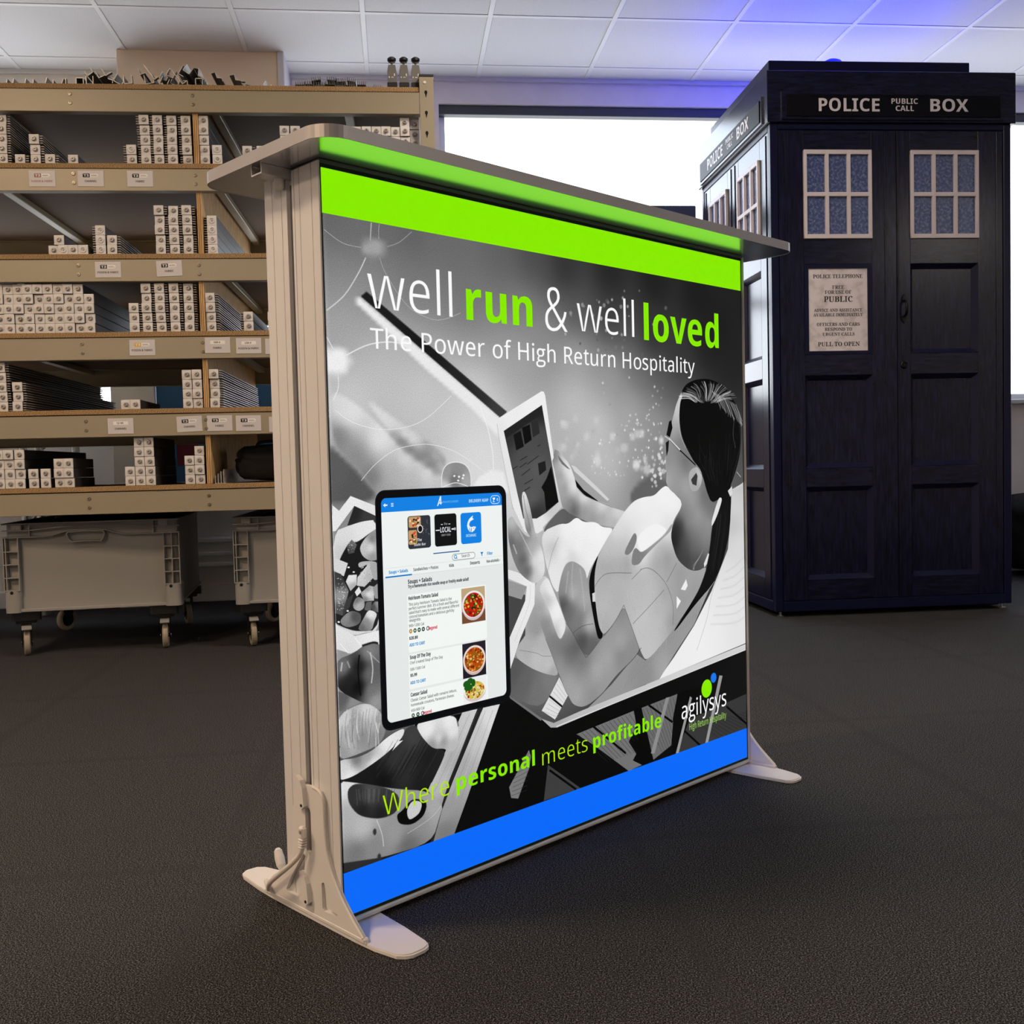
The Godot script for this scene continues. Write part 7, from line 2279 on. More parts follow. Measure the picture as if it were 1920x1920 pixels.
func ledge(st: SurfaceTool, pts: Array) -> void:
	for k in pts.size() - 1:
		var a: Vector2 = pts[k]
		var b: Vector2 = pts[k + 1]
		var n := 3 if k > 0 and k < pts.size() - 2 else 1
		for i in n:
			var p: Vector2 = a.cubic_interpolate(b, pts[maxi(k - 1, 0)], pts[mini(k + 2, pts.size() - 1)], float(i) / n) if n > 1 else a
			var q: Vector2 = a.cubic_interpolate(b, pts[maxi(k - 1, 0)], pts[mini(k + 2, pts.size() - 1)], float(i + 1) / n) if n > 1 else b
			for s in 2:
				var dy := 0.0018 * (1 if s == 0 else -1)
				quad(st, Vector3(p.x, p.y + dy, 0), Vector3(q.x, q.y + dy, 0), Vector3(q.x, q.y + dy, -0.030), Vector3(p.x, p.y + dy, -0.030), Vector3(0, dy, 0))
			quad(st, Vector3(p.x, p.y + 0.0018, 0), Vector3(q.x, q.y + 0.0018, 0), Vector3(q.x, q.y - 0.0018, 0), Vector3(p.x, p.y - 0.0018, 0), Vector3(0, 0, 1))

func castor(t: Node3D, at: Vector3, turn: float, brake: bool) -> void:
	var c := Node3D.new()
	c.name = "castor"
	t.add_child(c, true)
	c.position = at
	c.rotation.y = turn
	var hs := start()
	add_prism(hs, round_rect(-0.055, -0.05, 0.055, 0.05, 0.012, 4), 0.142, 0.177, Transform3D(Basis(Vector3.RIGHT, Vector3(0, 0, 1), Vector3(0, 1, 0)), Vector3.ZERO))
	add_box(hs, Vector3(0, 0.136, 0), Vector3(0.075, 0.014, 0.07), 0.003)
	put(c, "housing", done(hs), M.black_plastic)
	var fk := start()
	for s: float in [-1.0, 1.0]:
		add_prism(fk, pv([-0.030, 0.128, 0.026, 0.128, 0.030, 0.10, 0.008, 0.035, -0.008, 0.035, -0.030, 0.10]), s * 0.0155, s * 0.0185, Transform3D(Basis(Vector3(0, 0, 1), Vector3.UP, Vector3(1, 0, 0)), Vector3.ZERO))
	add_box(fk, Vector3(0, 0.126, 0), Vector3(0.037, 0.006, 0.055), 0.001)
	put(c, "fork", done(fk), M.black_plastic)
	var wx := Transform3D(Basis(Vector3(0, 0, 1), PI / 2), Vector3(0, 0.0505, 0))
	put(c, "wheel", lathe(pv([0.032, 0.011, 0.044, 0.0115, 0.049, 0.008, 0.050, 0.0, 0.049, -0.008, 0.044, -0.0115, 0.032, -0.011, 0.032, 0.011]), 28, wx), M.wheel)
	put(c, "hub", lathe(pv([0, 0.014, 0.008, 0.014, 0.009, 0.009, 0.032, 0.009, 0.032, -0.009, 0.009, -0.009, 0.008, -0.014, 0, -0.014]), 20, wx), M.black_plastic)
	put(c, "axle", lathe(pv([0, 0.022, 0.005, 0.022, 0.005, -0.022, 0, -0.022]), 10, wx), M.chrome)
	if brake:
		put(c, "brake_pedal", box(Vector3(0.036, 0.007, 0.030), 0.002), M.crate, Transform3D(Basis(Vector3.RIGHT, 0.4), Vector3(0, 0.113, 0.040)))

# ---------------------------------------------------------------- things behind the shelving and at the window
func build_background() -> void:
	struct("trim_4", box(Vector3(0.22, 1.9, 0.16), 0.004, Vector3(-1.365, 0.95, WALL_Z + 0.08)), M.wall, "cream pillar between the window and blue board behind the shelving")
	var bb := thing("blue_board", "plain blue display board behind the shelving", "board", Vector3(-0.85, 0, WALL_Z + 0.12))
	put(bb, "panel", box(Vector3(0.80, 0.76, 0.03), 0.003, Vector3(0, 0.98, 0)), M.blue_board)
	for x: float in [-0.36, 0.34]:
		put(bb, "leg", box(Vector3(0.03, 0.60, 0.10), 0.003, Vector3(x, 0.30, 0)), M.alu)
	var mb := thing("maroon_cloth", "small maroon cloth hung on the blue board", "cloth", Vector3(-1.10, 0.74, WALL_Z + 0.1365))
	put(mb, "cloth", box(Vector3(0.11, 0.20, 0.003), 0.001, Vector3(0, 0.10, 0.0)), M.maroon)
	# length of lattice truss leaning on end behind the shelving
	var tr := thing("lattice_truss", "silver aluminium lattice truss upright behind the shelving", "truss", Vector3(-1.78, 0, WALL_Z + 0.20))
	for p: Vector2 in [Vector2(-0.13, 0), Vector2(0.13, 0), Vector2(0, 0.16)]:
		put(tr, "chord", rod(Vector3(p.x, 0.005, p.y), Vector3(p.x, 1.6, p.y), 0.022), M.chrome)
	for k in 5:
		put(tr, "brace", rod(Vector3(-0.13, 0.15 + k * 0.3, 0), Vector3(0.13, 0.40 + k * 0.3, 0), 0.010), M.chrome)
		put(tr, "brace", rod(Vector3(0.13, 0.40 + k * 0.3, 0), Vector3(0, 0.45 + k * 0.3, 0.16), 0.010), M.chrome)
	# black case on the floor by the window wall, right of the police box
	var bg := thing("black_holdall", "soft black holdall on carpet by the window wall", "bag", Vector3(3.88, 0, WALL_Z + 0.24))
	put(bg, "bag_body", sack(0.46, 0.50, 0.18), M.black_cloth)
	put(bg, "strap", tube([Vector3(-0.15, 0.40, 0.10), Vector3(-0.10, 0.50, 0.13), Vector3(0.10, 0.50, 0.13), Vector3(0.15, 0.40, 0.10)], 0.012, 8), M.black_cloth)
	# soft black bag on the lowest shelf
	var xs := shelf_xf()
	var sb := thing("black_bag", "soft black fabric bag on the lowest shelf right of divider", "bag")
	sb.transform = xs * Transform3D(Basis(), Vector3(-0.60, ROW_Y[5] + 0.001, -0.26))
	put(sb, "bag_body", sack(0.165, 0.155, 0.17), M.black_cloth)
	put(sb, "strap", tube([Vector3(-0.08, 0.14, 0.10), Vector3(-0.05, 0.158, 0.14), Vector3(0.06, 0.156, 0.14), Vector3(0.09, 0.13, 0.10)], 0.007, 8), M.black_cloth)
	# a few thin angle strips beside it
	for k in 4:
		var la := thing("angle_strip", "thin bright angle strip on lowest shelf, %s from the divider" % ["first", "second", "third", "last"][k], "strip", Vector3.ZERO, 0.0, "thin angle strips by the divider")
		la.transform = xs * Transform3D(Basis(), Vector3(-0.822 + 0.009 * k, ROW_Y[5] + 0.0006, -0.03 - 0.01 * k))
		put(la, "strip", prism(pv([0, 0, 0.0075, 0, 0.0075, 0.0016, 0.0016, 0.0016, 0.0016, 0.030 + 0.008 * k, 0, 0.030 + 0.008 * k]), -0.9, 0.0), M.offcut_end)

func sack(rx: float, h: float, rz: float) -> ArrayMesh:
	var n := noise(1.0, 5)
	n.frequency = 4.0
	var st := start()
	st.set_smooth_group(0)
	var rows := []
	for i in 13:
		var v := float(i) / 12.0
		var row := []
		for k in 28:
			var a := TAU * k / 28.0
			var sup := pow(absf(cos(a)), 0.5) * signf(cos(a))
			var sap := pow(absf(sin(a)), 0.5) * signf(sin(a))
			var r := pow(maxf(1.0 - pow(absf(v * 2.0 - 1.0), 5.0), 0.0), 0.4)
			var w := 1.0 + 0.12 * n.get_noise_3d(cos(a), v * 1.5, sin(a))
			row.append(Vector3(sup * rx * r * w, h * (v + 0.02 * n.get_noise_2d(a, v) * v), sap * rz * r * w))
		rows.append(row)
	for i in 12:
		for k in 28:
			var a: Vector3 = rows[i][k]
			var c: Vector3 = rows[i + 1][(k + 1) % 28]
			quad(st, a, rows[i][(k + 1) % 28], c, rows[i + 1][k], Vector3((a.x + c.x) * 0.5, (a.y + c.y) * 0.5 - h * 0.5, (a.z + c.z) * 0.5))
	return done(st)

func build_top_shelf() -> void:
	var xs := shelf_xf()
	var wall := 0.0022
	var layers := [[], [], [], []]
	var nth := ["first", "second", "third", "fourth", "fifth", "sixth", "seventh", "eighth", "ninth", "tenth", "eleventh", "twelfth", "thirteenth", "fourteenth", "fifteenth"]
	for c: Array in OFFCUTS:
		var w: float = c[2]
		var rank := 0
		for e: Array in OFFCUTS:
			if e[5] == c[5] and e[0] > c[0]:
				rank += 1
		var h: float = c[3]
		var kind: String = c[5]
		var p := PackedVector2Array()
		match kind:
			"u":
				p = pv([-w * 0.5, h * 0.5, -w * 0.5, -h * 0.42, -w * 0.42, -h * 0.5, w * 0.42, -h * 0.5, w * 0.5, -h * 0.42, w * 0.5, h * 0.5, w * 0.5 - wall, h * 0.5, w * 0.5 - wall, -h * 0.5 + wall, -w * 0.5 + wall, -h * 0.5 + wall, -w * 0.5 + wall, h * 0.5])
			"z":
				p = pv([-w * 0.5, h * 0.5, -w * 0.5, h * 0.5 - wall, -w * 0.05, h * 0.5 - wall, -w * 0.05, -h * 0.05, w * 0.5 - wall, -h * 0.2, w * 0.5 - wall, -h * 0.5, w * 0.5, -h * 0.5, w * 0.5, -h * 0.13, -w * 0.05 + wall, h * 0.02, -w * 0.05 + wall, h * 0.5])
			_:
				p = pv([-w * 0.5, h * 0.5, -w * 0.5, -h * 0.5, w * 0.5, -h * 0.5, w * 0.5, -h * 0.5 + wall, -w * 0.5 + wall, -h * 0.5 + wall, -w * 0.5 + wall, h * 0.5])
		var turn := deg_to_rad(c[4])
		var low := INF
		var laid := PackedVector2Array()
		for v in p:
			low = minf(low, v.rotated(turn).y)
		var y := maxf(c[1], ROW_Y[0] + 0.0006 - low)
		for v in p:
			laid.append(v.rotated(turn) + Vector2(c[0], y))
		# pieces that would cross another stand a little in front of it
		var layer := 0
		while layer < 3:
			var free := true
			for q: PackedVector2Array in layers[layer]:
				if not Geometry2D.intersect_polygons(laid, q).is_empty():
					free = false
			if free:
				break
			layer += 1
		layers[mini(layer, 3)].append(laid)
		var t := thing("aluminium_offcut", "x", "offcut")
		t.transform = xs * Transform3D(Basis(Vector3(0, 0, 1), turn), Vector3(c[0], y, [-0.042, -0.024, -0.006, 0.0][mini(layer, 3)]))
		var long := 0.36 if layer == 0 else 0.0165
		put(t, "channel", prism(p, -long, -0.0012), M.offcut)
		put(t, "cut_end", prism(p, -0.0012, 0.0), M.offcut_end)
		var nm := {"u": "U-shaped channel", "z": "stepped channel", "l": "tall L-shaped strip", "a": "small angle strip"}[kind] as String
		t.set_meta("label", "dull aluminium %s offcut, %s such piece from the clamps on top shelf" % [nm, nth[rank]])
		t.set_meta("group", nm + " offcuts on the top shelf")
	for c: Array in COMBS:
		var rank := 0
		var level := 0 if c[1] < ROW_Y[0] + 0.012 else (1 if c[1] < ROW_Y[0] + 0.024 else 2)
		for e: Array in COMBS:
			if (0 if e[1] < ROW_Y[0] + 0.012 else (1 if e[1] < ROW_Y[0] + 0.024 else 2)) == level and e[0] > c[0]:
				rank += 1
		var t := thing("finned_offcut", "short finned aluminium offcut, %s from the clamps in the %s layer" % [nth[rank], ["bottom", "middle", "top"][level]], "offcut", Vector3.ZERO, 0.0, "finned offcuts on the top shelf")
		t.transform = xs * Transform3D(Basis(Vector3(0, 0, 1), deg_to_rad(c[2])), Vector3(c[0], maxf(c[1], ROW_Y[0] + 0.0078 + absf(c[2]) * 0.0004), -0.03 - rng.randf_range(0, 0.02)))
		var st := start()
		add_box(st, Vector3(0, -0.0060, -0.09), Vector3(0.034, 0.0016, 0.18))
		put(t, "web", done(st), M.offcut)
		var fs := start()
		for k in 5:
			add_box(fs, Vector3(-0.0158 + k * 0.0079, 0.0, -0.0905), Vector3(0.0024, 0.0138, 0.178))
		put(t, "fins", done(fs), M.offcut)
	for k in 3:
		var t := thing("clamp_stand", ["dark upright clamp with round knob, far from the end upright", "dark upright clamp with round knob, middle of the three", "dark upright clamp with round knob, against the end upright"][k], "clamp", Vector3.ZERO, 0.0, "upright clamps on the top shelf")
		t.transform = xs * Transform3D(Basis(), Vector3(-0.1018 + k * 0.0455, ROW_Y[0] + 0.0005, -0.045))
		var st := start()
		put(t, "base_block", box(Vector3(0.038, 0.026, 0.036), 0.002, Vector3(0, 0.013, 0)), M.black_plastic)
		add_prism(st, pv([-0.017, 0.026, 0.018, 0.026, 0.018, 0.060, 0.013, 0.094, -0.013, 0.094, -0.018, 0.070]), -0.010, 0.010)
		put(t, "jaw", done(st), M.offcut)
		put(t, "neck", lathe(pv([0, 0.092, 0.004, 0.092, 0.004, 0.100, 0.008, 0.104, 0.008, 0.110, 0, 0.110]), 14), M.offcut)
		put(t, "knob", lathe(pv([0, 0.106, 0.013, 0.107, 0.017, 0.112, 0.0165, 0.120, 0.010, 0.125, 0, 0.126]), 20), M.black_plastic)
		for q: Array in [[0.009, 0.056, 0.004, 0.010], [-0.011, 0.047, 0.004, 0.006], [0.001, 0.0465, 0.010, 0.003]]:
			put(t, "bright_screw", box(Vector3(q[2], q[3], 0.002), 0.0006, Vector3(q[0], q[1], 0.0108)), M.card_white)

# ---------------------------------------------------------------- the printed front, painted in memory
var canvas: Image
const PS := 2048

func paint_poster() -> Image:
	# grey photograph first
	var back := patch(ART_BACK, 0, 0, PS, PS, 64)
	back.resize(PS, PS, Image.INTERPOLATE_CUBIC)
	var art := back
	for a: Array in ART:
		if a.size() < 5:
			paint_shape(art, rounded(pts_of(a[1])) if a.size() == 4 else pts_of(a[1]), a[2], a[0], 1.0)
		else:
			paint_shape(art, stroke(a[1], a[2]), [a[1][0], a[1][1], a[3]], a[0], a[4])
	grain(art)
	art.convert(Image.FORMAT_RGBA8)
	canvas = art
	# bands
	canvas.fill_rect(Rect2i(0, 0, PS, 121), Color("8cf000"))
	canvas.fill_rect(Rect2i(0, 1926, PS, PS - 1926), Color("0a6cff"))
	logo()
	for w: Array in WORDS:
		var f: Font = {"l": sans_thin, "r": sans, "b": sans_bold}[w[1]]
		print_text(w[0], f, w[2], w[3], w[4], w[5], Color(w[6]))
	screen_print()
	canvas.convert(Image.FORMAT_RGB8)
	return canvas

func pts_of(l: Array) -> PackedVector2Array:
	var p := PackedVector2Array()
	for k in range(0, l.size(), 2):
		p.append(Vector2(l[k], l[k + 1]))
	return p

# an outline with its corners cut twice
func rounded(p: PackedVector2Array) -> PackedVector2Array:
	for n in 2:
		var q := PackedVector2Array()
		for k in p.size():
			var a := p[k]
			var b := p[(k + 1) % p.size()]
			var c := 0.22 if n == 0 else 0.25
			q.append(a.lerp(b, c))
			q.append(b.lerp(a, c))
		p = q
	return p

# a smooth line of some width as an outline
func stroke(l: Array, hw: float) -> PackedVector2Array:
	var p := pts_of(l)
	var c := PackedVector2Array()
	for i in p.size() - 1:
		var n := 1 if p.size() == 2 else 6
		for k in n:
			c.append(p[i].cubic_interpolate(p[i + 1], p[maxi(i - 1, 0)], p[mini(i + 2, p.size() - 1)], float(k) / n))
	c.append(p[-1])
	var a := PackedVector2Array()
	var b := PackedVector2Array()
	for i in c.size():
		var d := (c[mini(i + 1, c.size() - 1)] - c[maxi(i - 1, 0)]).normalized() * hw
		a.append(c[i] + Vector2(-d.y, d.x))
		b.append(c[i] - Vector2(-d.y, d.x))
	b.reverse()
	a.append_array(b)
	return a

# tones blended between sample points [x, y, grey, ...] on a coarse grid
func patch(smp: Array, x0: int, y0: int, w: int, h: int, cells: int) -> Image:
	var nx := clampi(cells * w / maxi(w, h), 2, cells)
	var ny := clampi(cells * h / maxi(w, h), 2, cells)
	if smp.size() <= 3:
		nx = 1
		ny = 1
	var soft := pow((0.045 if w == PS else 0.055) * maxi(w, h), 2.0) + 40.0
	var data := PackedByteArray()
	data.resize(nx * ny)
	for j in ny:
		for i in nx:
			var px := x0 + (i + 0.5) * w / nx
			var py := y0 + (j + 0.5) * h / ny
			var s := 0.0
			var t := 0.0
			for k in range(0, smp.size(), 3):
				var dx: float = px - smp[k]
				var dy: float = py - smp[k + 1]
				var q := dx * dx + dy * dy + soft
				var wt := 1.0 / (q * sqrt(q))
				s += wt * smp[k + 2]
				t += wt
			data[j * nx + i] = int(clampf(s / t, 0, 255))
	return Image.create_from_data(nx, ny, false, Image.FORMAT_L8, data)

func fill_poly(im: Image, p: PackedVector2Array, off: Vector2, s: float, col: Color) -> void:
	var w := im.get_width()
	var h := im.get_height()
	var q := PackedVector2Array()
	var lo := INF
	var hi := -INF
	for v in p:
		var u := (v - off) * s
		q.append(u)
		lo = minf(lo, u.y)
		hi = maxf(hi, u.y)
	for y in range(maxi(0, int(lo)), mini(h, int(hi) + 1)):
		var yc := y + 0.5
		var xs := PackedFloat32Array()
		for k in q.size():
			var a := q[k]
			var b := q[(k + 1) % q.size()]
			if (a.y <= yc) != (b.y <= yc):
				xs.append(a.x + (yc - a.y) / (b.y - a.y) * (b.x - a.x))
		xs.sort()
		for k in range(0, xs.size() - 1, 2):
			var xa := maxi(0, int(round(xs[k])))
			var xb := mini(w, int(round(xs[k + 1])))
			if xb > xa:
				im.fill_rect(Rect2i(xa, y, xb - xa, 1), col)

func paint_shape(art: Image, p: PackedVector2Array, smp: Array, feather: float, opacity: float) -> void:
	var lo := Vector2(INF, INF)
	var hi := -lo
	for v in p:
		lo = lo.min(v)
		hi = hi.max(v)
	var m := feather * 1.5 + 2.0
	var x0 := maxi(0, int(lo.x - m))
	var y0 := maxi(0, int(lo.y - m))
	var x1 := mini(PS, int(hi.x + m) + 1)
	var y1 := mini(PS, int(hi.y + m) + 1)
	var w := x1 - x0
	var h := y1 - y0
	if w < 1 or h < 1:
		return
	var s := 2.0 if feather < 1.6 else 1.2 / feather
	var mw := maxi(1, int(ceil(w * s)))
	var mh := maxi(1, int(ceil(h * s)))
	var mask := Image.create(mw, mh, false, Image.FORMAT_L8)
	var fill := Color(opacity, opacity, opacity)
	if s > 1.0:
		fill_poly(mask, p, Vector2(x0, y0), s, fill)
	else:
		var big := Image.create(mw * 4, mh * 4, false, Image.FORMAT_L8)
		fill_poly(big, p, Vector2(x0, y0), s * 4.0, fill)
		big.resize(mw, mh, Image.INTERPOLATE_LANCZOS)
		mask = big
	mask.resize(int(round(mw / s)), int(round(mh / s)), Image.INTERPOLATE_BILINEAR if s > 1.0 else Image.INTERPOLATE_CUBIC)
	if mask.get_width() != w or mask.get_height() != h:
		mask.crop(w, h)
	var col := patch(smp, x0, y0, w, h, 20)
	col.resize(w, h, Image.INTERPOLATE_CUBIC if smp.size() > 3 else Image.INTERPOLATE_NEAREST)
	# grey with the mask as its alpha, laid over the picture
	var la := PackedByteArray()
	la.resize(w * h * 2)
	var cd := col.get_data()
	var md := mask.get_data()
	var i := 0
	for k in w * h:
		la[i] = cd[k]
		la[i + 1] = md[k]
		i += 2
	var over := Image.create_from_data(w, h, false, Image.FORMAT_LA8, la)
	over.convert(Image.FORMAT_RGBA8)
	var under := art.get_region(Rect2i(x0, y0, w, h))
	under.convert(Image.FORMAT_RGBA8)
	under.blend_rect(over, Rect2i(0, 0, w, h), Vector2i.ZERO)
	under.convert(Image.FORMAT_L8)
	art.blit_rect(under, Rect2i(0, 0, w, h), Vector2i(x0, y0))

# the weave and film grain of the print
func grain(art: Image) -> void:
	var n := noise(0.35, 91, FastNoiseLite.TYPE_SIMPLEX, 1)
	var g := n.get_image(PS, PS, false, false, false)
	g.convert(Image.FORMAT_L8)
	var gd := g.get_data()
	var od := art.get_data()
	var lut := PackedByteArray()                  # the print's contrast
	for k in 256:
		var x := k / 255.0
		lut.append(int(clampf(lerpf(x, x * x * (3.0 - 2.0 * x), 0.42), 0.0, 1.0) * 255.0))
	for k in PS * PS:
		var v := od[k]
		od[k] = lut[clampi(v + (gd[k] - 128) * (v + 24) / 1300, 0, 255)]
	art.copy_from(Image.create_from_data(PS, PS, false, Image.FORMAT_L8, od))

func overlay(p: Array, col: Color, opacity := 1.0) -> void:
	# p: list of outlines filled in one colour, edges smoothed
	var lo := Vector2(INF, INF)
	var hi := -lo
	for q: PackedVector2Array in p:
		for v in q:
			lo = lo.min(v)
			hi = hi.max(v)
	var x0 := maxi(0, int(lo.x) - 1)
	var y0 := maxi(0, int(lo.y) - 1)
	var w := mini(PS, int(hi.x) + 3) - x0
	var h := mini(PS, int(hi.y) + 3) - y0
	var s := 2.0 if w * h > 60000 else 4.0
	var im := Image.create(int(w * s), int(h * s), false, Image.FORMAT_RGBA8)
	im.fill(Color(col.r, col.g, col.b, 0))
	for q: PackedVector2Array in p:
		fill_poly(im, q, Vector2(x0, y0), s, Color(col.r, col.g, col.b, opacity))
	while s > 1.5:
		s *= 0.5
		im.resize(int(w * s), int(h * s), Image.INTERPOLATE_BILINEAR)
	canvas.blend_rect(im, Rect2i(0, 0, w, h), Vector2i(x0, y0))

func rr(x0: float, y0: float, x1: float, y1: float, r: float, col: Color) -> void:
	overlay([round_rect(x0, y0, x1, y1, r, 6)], col)

func disc(x: float, y: float, rx: float, ry: float, col: Color, n := 28) -> void:
	var p := PackedVector2Array()
	for k in n:
		p.append(Vector2(x + cos(TAU * k / n) * rx, y + sin(TAU * k / n) * ry))
	overlay([p], col)

# text whose letters run from x0 to x1; tall = height of its tallest letter above the base line
func print_text(text: String, font: Font, x0: float, x1: float, base: float, tall: float, col: Color) -> void:
	var t := TextMesh.new()
	t.text = text
	t.font = font
	t.font_size = 64
	t.pixel_size = 1.0
	t.depth = 0.0
	t.curve_step = 1.0
	t.vertical_alignment = VERTICAL_ALIGNMENT_TOP
	var arr := t.get_mesh_arrays()
	var v: PackedVector3Array = arr[Mesh.ARRAY_VERTEX]
	var idx: PackedInt32Array = arr[Mesh.ARRAY_INDEX]
	var lo := Vector2(INF, INF)
	var hi := -lo
	for a in v:
		lo = lo.min(Vector2(a.x, a.y))
		hi = hi.max(Vector2(a.x, a.y))
	var asc: float = font.get_ascent(64)
	var bl := -asc                               # base line below the top edge
	if absf(hi.y) > asc * 1.2 or hi.y > 1.0:
		bl = hi.y - asc
	var sx := (x1 - x0) / (hi.x - lo.x)
	var sy := tall / maxf(hi.y - bl, 1.0)
	var tris := []
	var n := idx.size() if idx.size() > 0 else v.size()
	for k in range(0, n, 3):
		var p := PackedVector2Array()
		for e in 3:
			var a := v[idx[k + e]] if idx.size() > 0 else v[k + e]
			p.append(Vector2(x0 + (a.x - lo.x) * sx, base - (a.y - bl) * sy))
		tris.append(p)
	overlay(tris, col)

func logo() -> void:
	disc(1762, 1711, 36, 36, Color("8cf000"))
	disc(1811, 1676, 20, 20, Color("1e78f0"))

# the tablet with its menu, printed in the lower left
func screen_print() -> void:
	rr(146, 872, 668, 1562, 34, Color(0.07, 0.085, 0.10))
	rr(149, 875, 665, 1559, 32, Color(0.04, 0.045, 0.055))
	rr(167, 895, 648, 1540, 18, Color(0.955, 0.975, 0.965))
	canvas.fill_rect(Rect2i(167, 1122, 481, 400), Color(0.915, 0.935, 0.93))
	rr(167, 1500, 648, 1540, 18, Color(0.915, 0.935, 0.93))
	rr(167, 895, 648, 935, 17, Color("1484e8"))
	canvas.fill_rect(Rect2i(167, 915, 481, 20), Color("1484e8"))
	var ink := Color(0.08, 0.09, 0.10)
	var blue := Color("1478c8")
	var white := Color(0.97, 0.98, 1.0)
	disc(406, 885, 2.0, 2.0, Color(0.16, 0.17, 0.2))
	# bar
	overlay([pv([174, 915, 182, 909, 182, 913, 190, 913, 190, 917, 182, 917, 182, 921])], white)
	for k in 3:
		canvas.fill_rect(Rect2i(203, 910 + k * 4, 9, 2), white)
	overlay([pv([377, 926, 390, 897, 394, 897, 386, 916, 396, 916, 396, 919, 385, 919, 381, 926]), pv([390, 897, 394, 897, 394, 922, 390, 922])], white)
	print_text("ALPHA HOTELS & RESORTS", sans, 396, 463, 918, 6, Color(0.72, 0.87, 1.0))
	print_text("DELIVERY ASAP", sans_bold, 507, 589, 921, 9.5, white)
	overlay([round_rect(598, 903, 640, 930, 13, 6)], white)
	overlay([round_rect(600, 905, 638, 928, 11, 6)], Color("1484e8"))
	overlay([pv([607, 910, 620, 910, 617, 917, 613, 917, 613, 922, 617, 922, 617, 924, 609, 924, 611, 917])], white)
	print_text("0", sans_bold, 626, 632, 921, 9, white)
	# three restaurant tiles
	rr(262, 951, 349, 1047, 9, Color(0.20, 0.21, 0.24))
	var r2 := RandomNumberGenerator.new()
	r2.seed = 5
	for q: Array in [[266, 953, 312, 985], [264, 992, 296, 1034]]:
		rr(q[0], q[1], q[2], q[3], 5, Color(0.80, 0.62, 0.42))
		for k in 16:
			disc(r2.randf_range(q[0] + 5, q[2] - 5), r2.randf_range(q[1] + 5, q[3] - 5), 4, 3, [Color(0.80, 0.18, 0.10), Color(0.86, 0.34, 0.18), Color(0.93, 0.86, 0.75), Color(0.32, 0.46, 0.14), Color(0.12, 0.10, 0.10)][r2.randi() % 5], 10)
	disc(309, 990, 11, 12, Color(0.93, 0.93, 0.9))
	disc(309, 990, 8, 9, Color(0.10, 0.07, 0.06))
	for k in 14:
		disc(r2.randf_range(318, 344), r2.randf_range(960, 1010), 1.2, 1.2, Color(0.6, 0.6, 0.6), 6)
	print_text("The", sans_bold, 296, 314, 1026, 9, white)
	print_text("Sushi Bar", sans_bold, 284, 329, 1039, 8, white)
	rr(365, 951, 453, 1047, 9, Color(0.075, 0.08, 0.085))
	print_text("The", sans, 402, 416, 984, 7, white)
	print_text("LOCAL", sans_bold, 387, 430, 1006, 16, white)
	print_text("CRAFT FOOD", sans_bold, 391, 427, 1017, 6, Color(0.8, 0.8, 0.8))
	canvas.fill_rect(Rect2i(369, 997, 16, 3), white)
	canvas.fill_rect(Rect2i(432, 996, 10, 4), white)
	canvas.fill_rect(Rect2i(442, 994, 8, 8), Color(0.7, 0.7, 0.7))
	canvas.fill_rect(Rect2i(390, 981, 8, 2), white)
	canvas.fill_rect(Rect2i(420, 981, 8, 2), white)
	rr(470, 952, 556, 1047, 9, Color("1484e8"))
	overlay([pv([496, 992, 499, 1002, 506, 1011, 516, 1013, 526, 1008, 534, 997, 524, 995, 514, 997, 507, 994, 505, 988, 509, 980, 517, 976, 526, 973, 519, 969, 523, 961, 513, 966, 505, 972, 499, 981])], white)
	overlay([pv([513, 1000, 516, 1000, 513, 1013, 510, 1013]), pv([523, 999, 526, 999, 526, 1002, 523, 1002]), pv([506, 998, 508, 998, 507, 1010, 505, 1009])], Color("1484e8"))
	print_text("OCEANIC", sans_bold, 491, 534, 1026, 8, white)
	# search row
	canvas.fill_rect(Rect2i(357, 1065, 105, 3), Color("2a5a90"))
	overlay([round_rect(431, 1074, 527, 1094, 10, 6)], Color(0.45, 0.48, 0.50))
	overlay([round_rect(432.5, 1075.5, 525.5, 1092.5, 8.5, 6)], Color(0.97, 0.985, 0.98))
	disc(445, 1083, 6, 6, blue)
	disc(445, 1083, 3.8, 3.8, Color(0.97, 0.985, 0.98))
	overlay([pv([448, 1086, 450, 1085, 453, 1089, 451, 1090])], blue)
	print_text("Search", sans, 470, 504, 1087, 10, Color(0.30, 0.32, 0.33))
	overlay([pv([549, 1077, 562, 1077, 557, 1083, 557, 1090, 554, 1088, 554, 1083])], blue)
	print_text("Filter", sans_bold, 578, 602, 1088, 10, blue)
	canvas.fill_rect(Rect2i(175, 1095, 470, 1), Color(0.85, 0.87, 0.87))
	canvas.fill_rect(Rect2i(175, 1121, 470, 1), Color(0.83, 0.85, 0.85))
	print_text("Soups + Salads", sans_bold, 188, 258, 1112, 9.5, blue)
	print_text("Sandwiches + Pastas", sans_bold, 279, 375, 1112, 9.5, Color(0.35, 0.36, 0.37))
	print_text("Kids", sans_bold, 419, 438, 1112, 9.5, Color(0.25, 0.26, 0.27))
	print_text("Desserts", sans_bold, 505, 546, 1112, 9.5, Color(0.25, 0.26, 0.27))
	print_text("Non-alcoholic ›", sans_bold, 575, 634, 1112, 9.5, Color(0.25, 0.26, 0.27))
	canvas.fill_rect(Rect2i(175, 1119, 98, 4), blue)
	print_text("Soups + Salads", sans_bold, 257, 349, 1147, 12.5, ink)
	print_text("Try a homemade rice noodle soup or freshly made salad!", sans_bold, 257, 497, 1160, 10, ink)
	# menu cards
	rr(252, 1179, 569, 1348, 6, Color(0.975, 0.99, 0.98))
	rr(251, 1354, 567, 1456, 6, Color(0.975, 0.99, 0.98))
	canvas.fill_rect(Rect2i(250, 1463, 316, 77), Color(0.975, 0.99, 0.98))
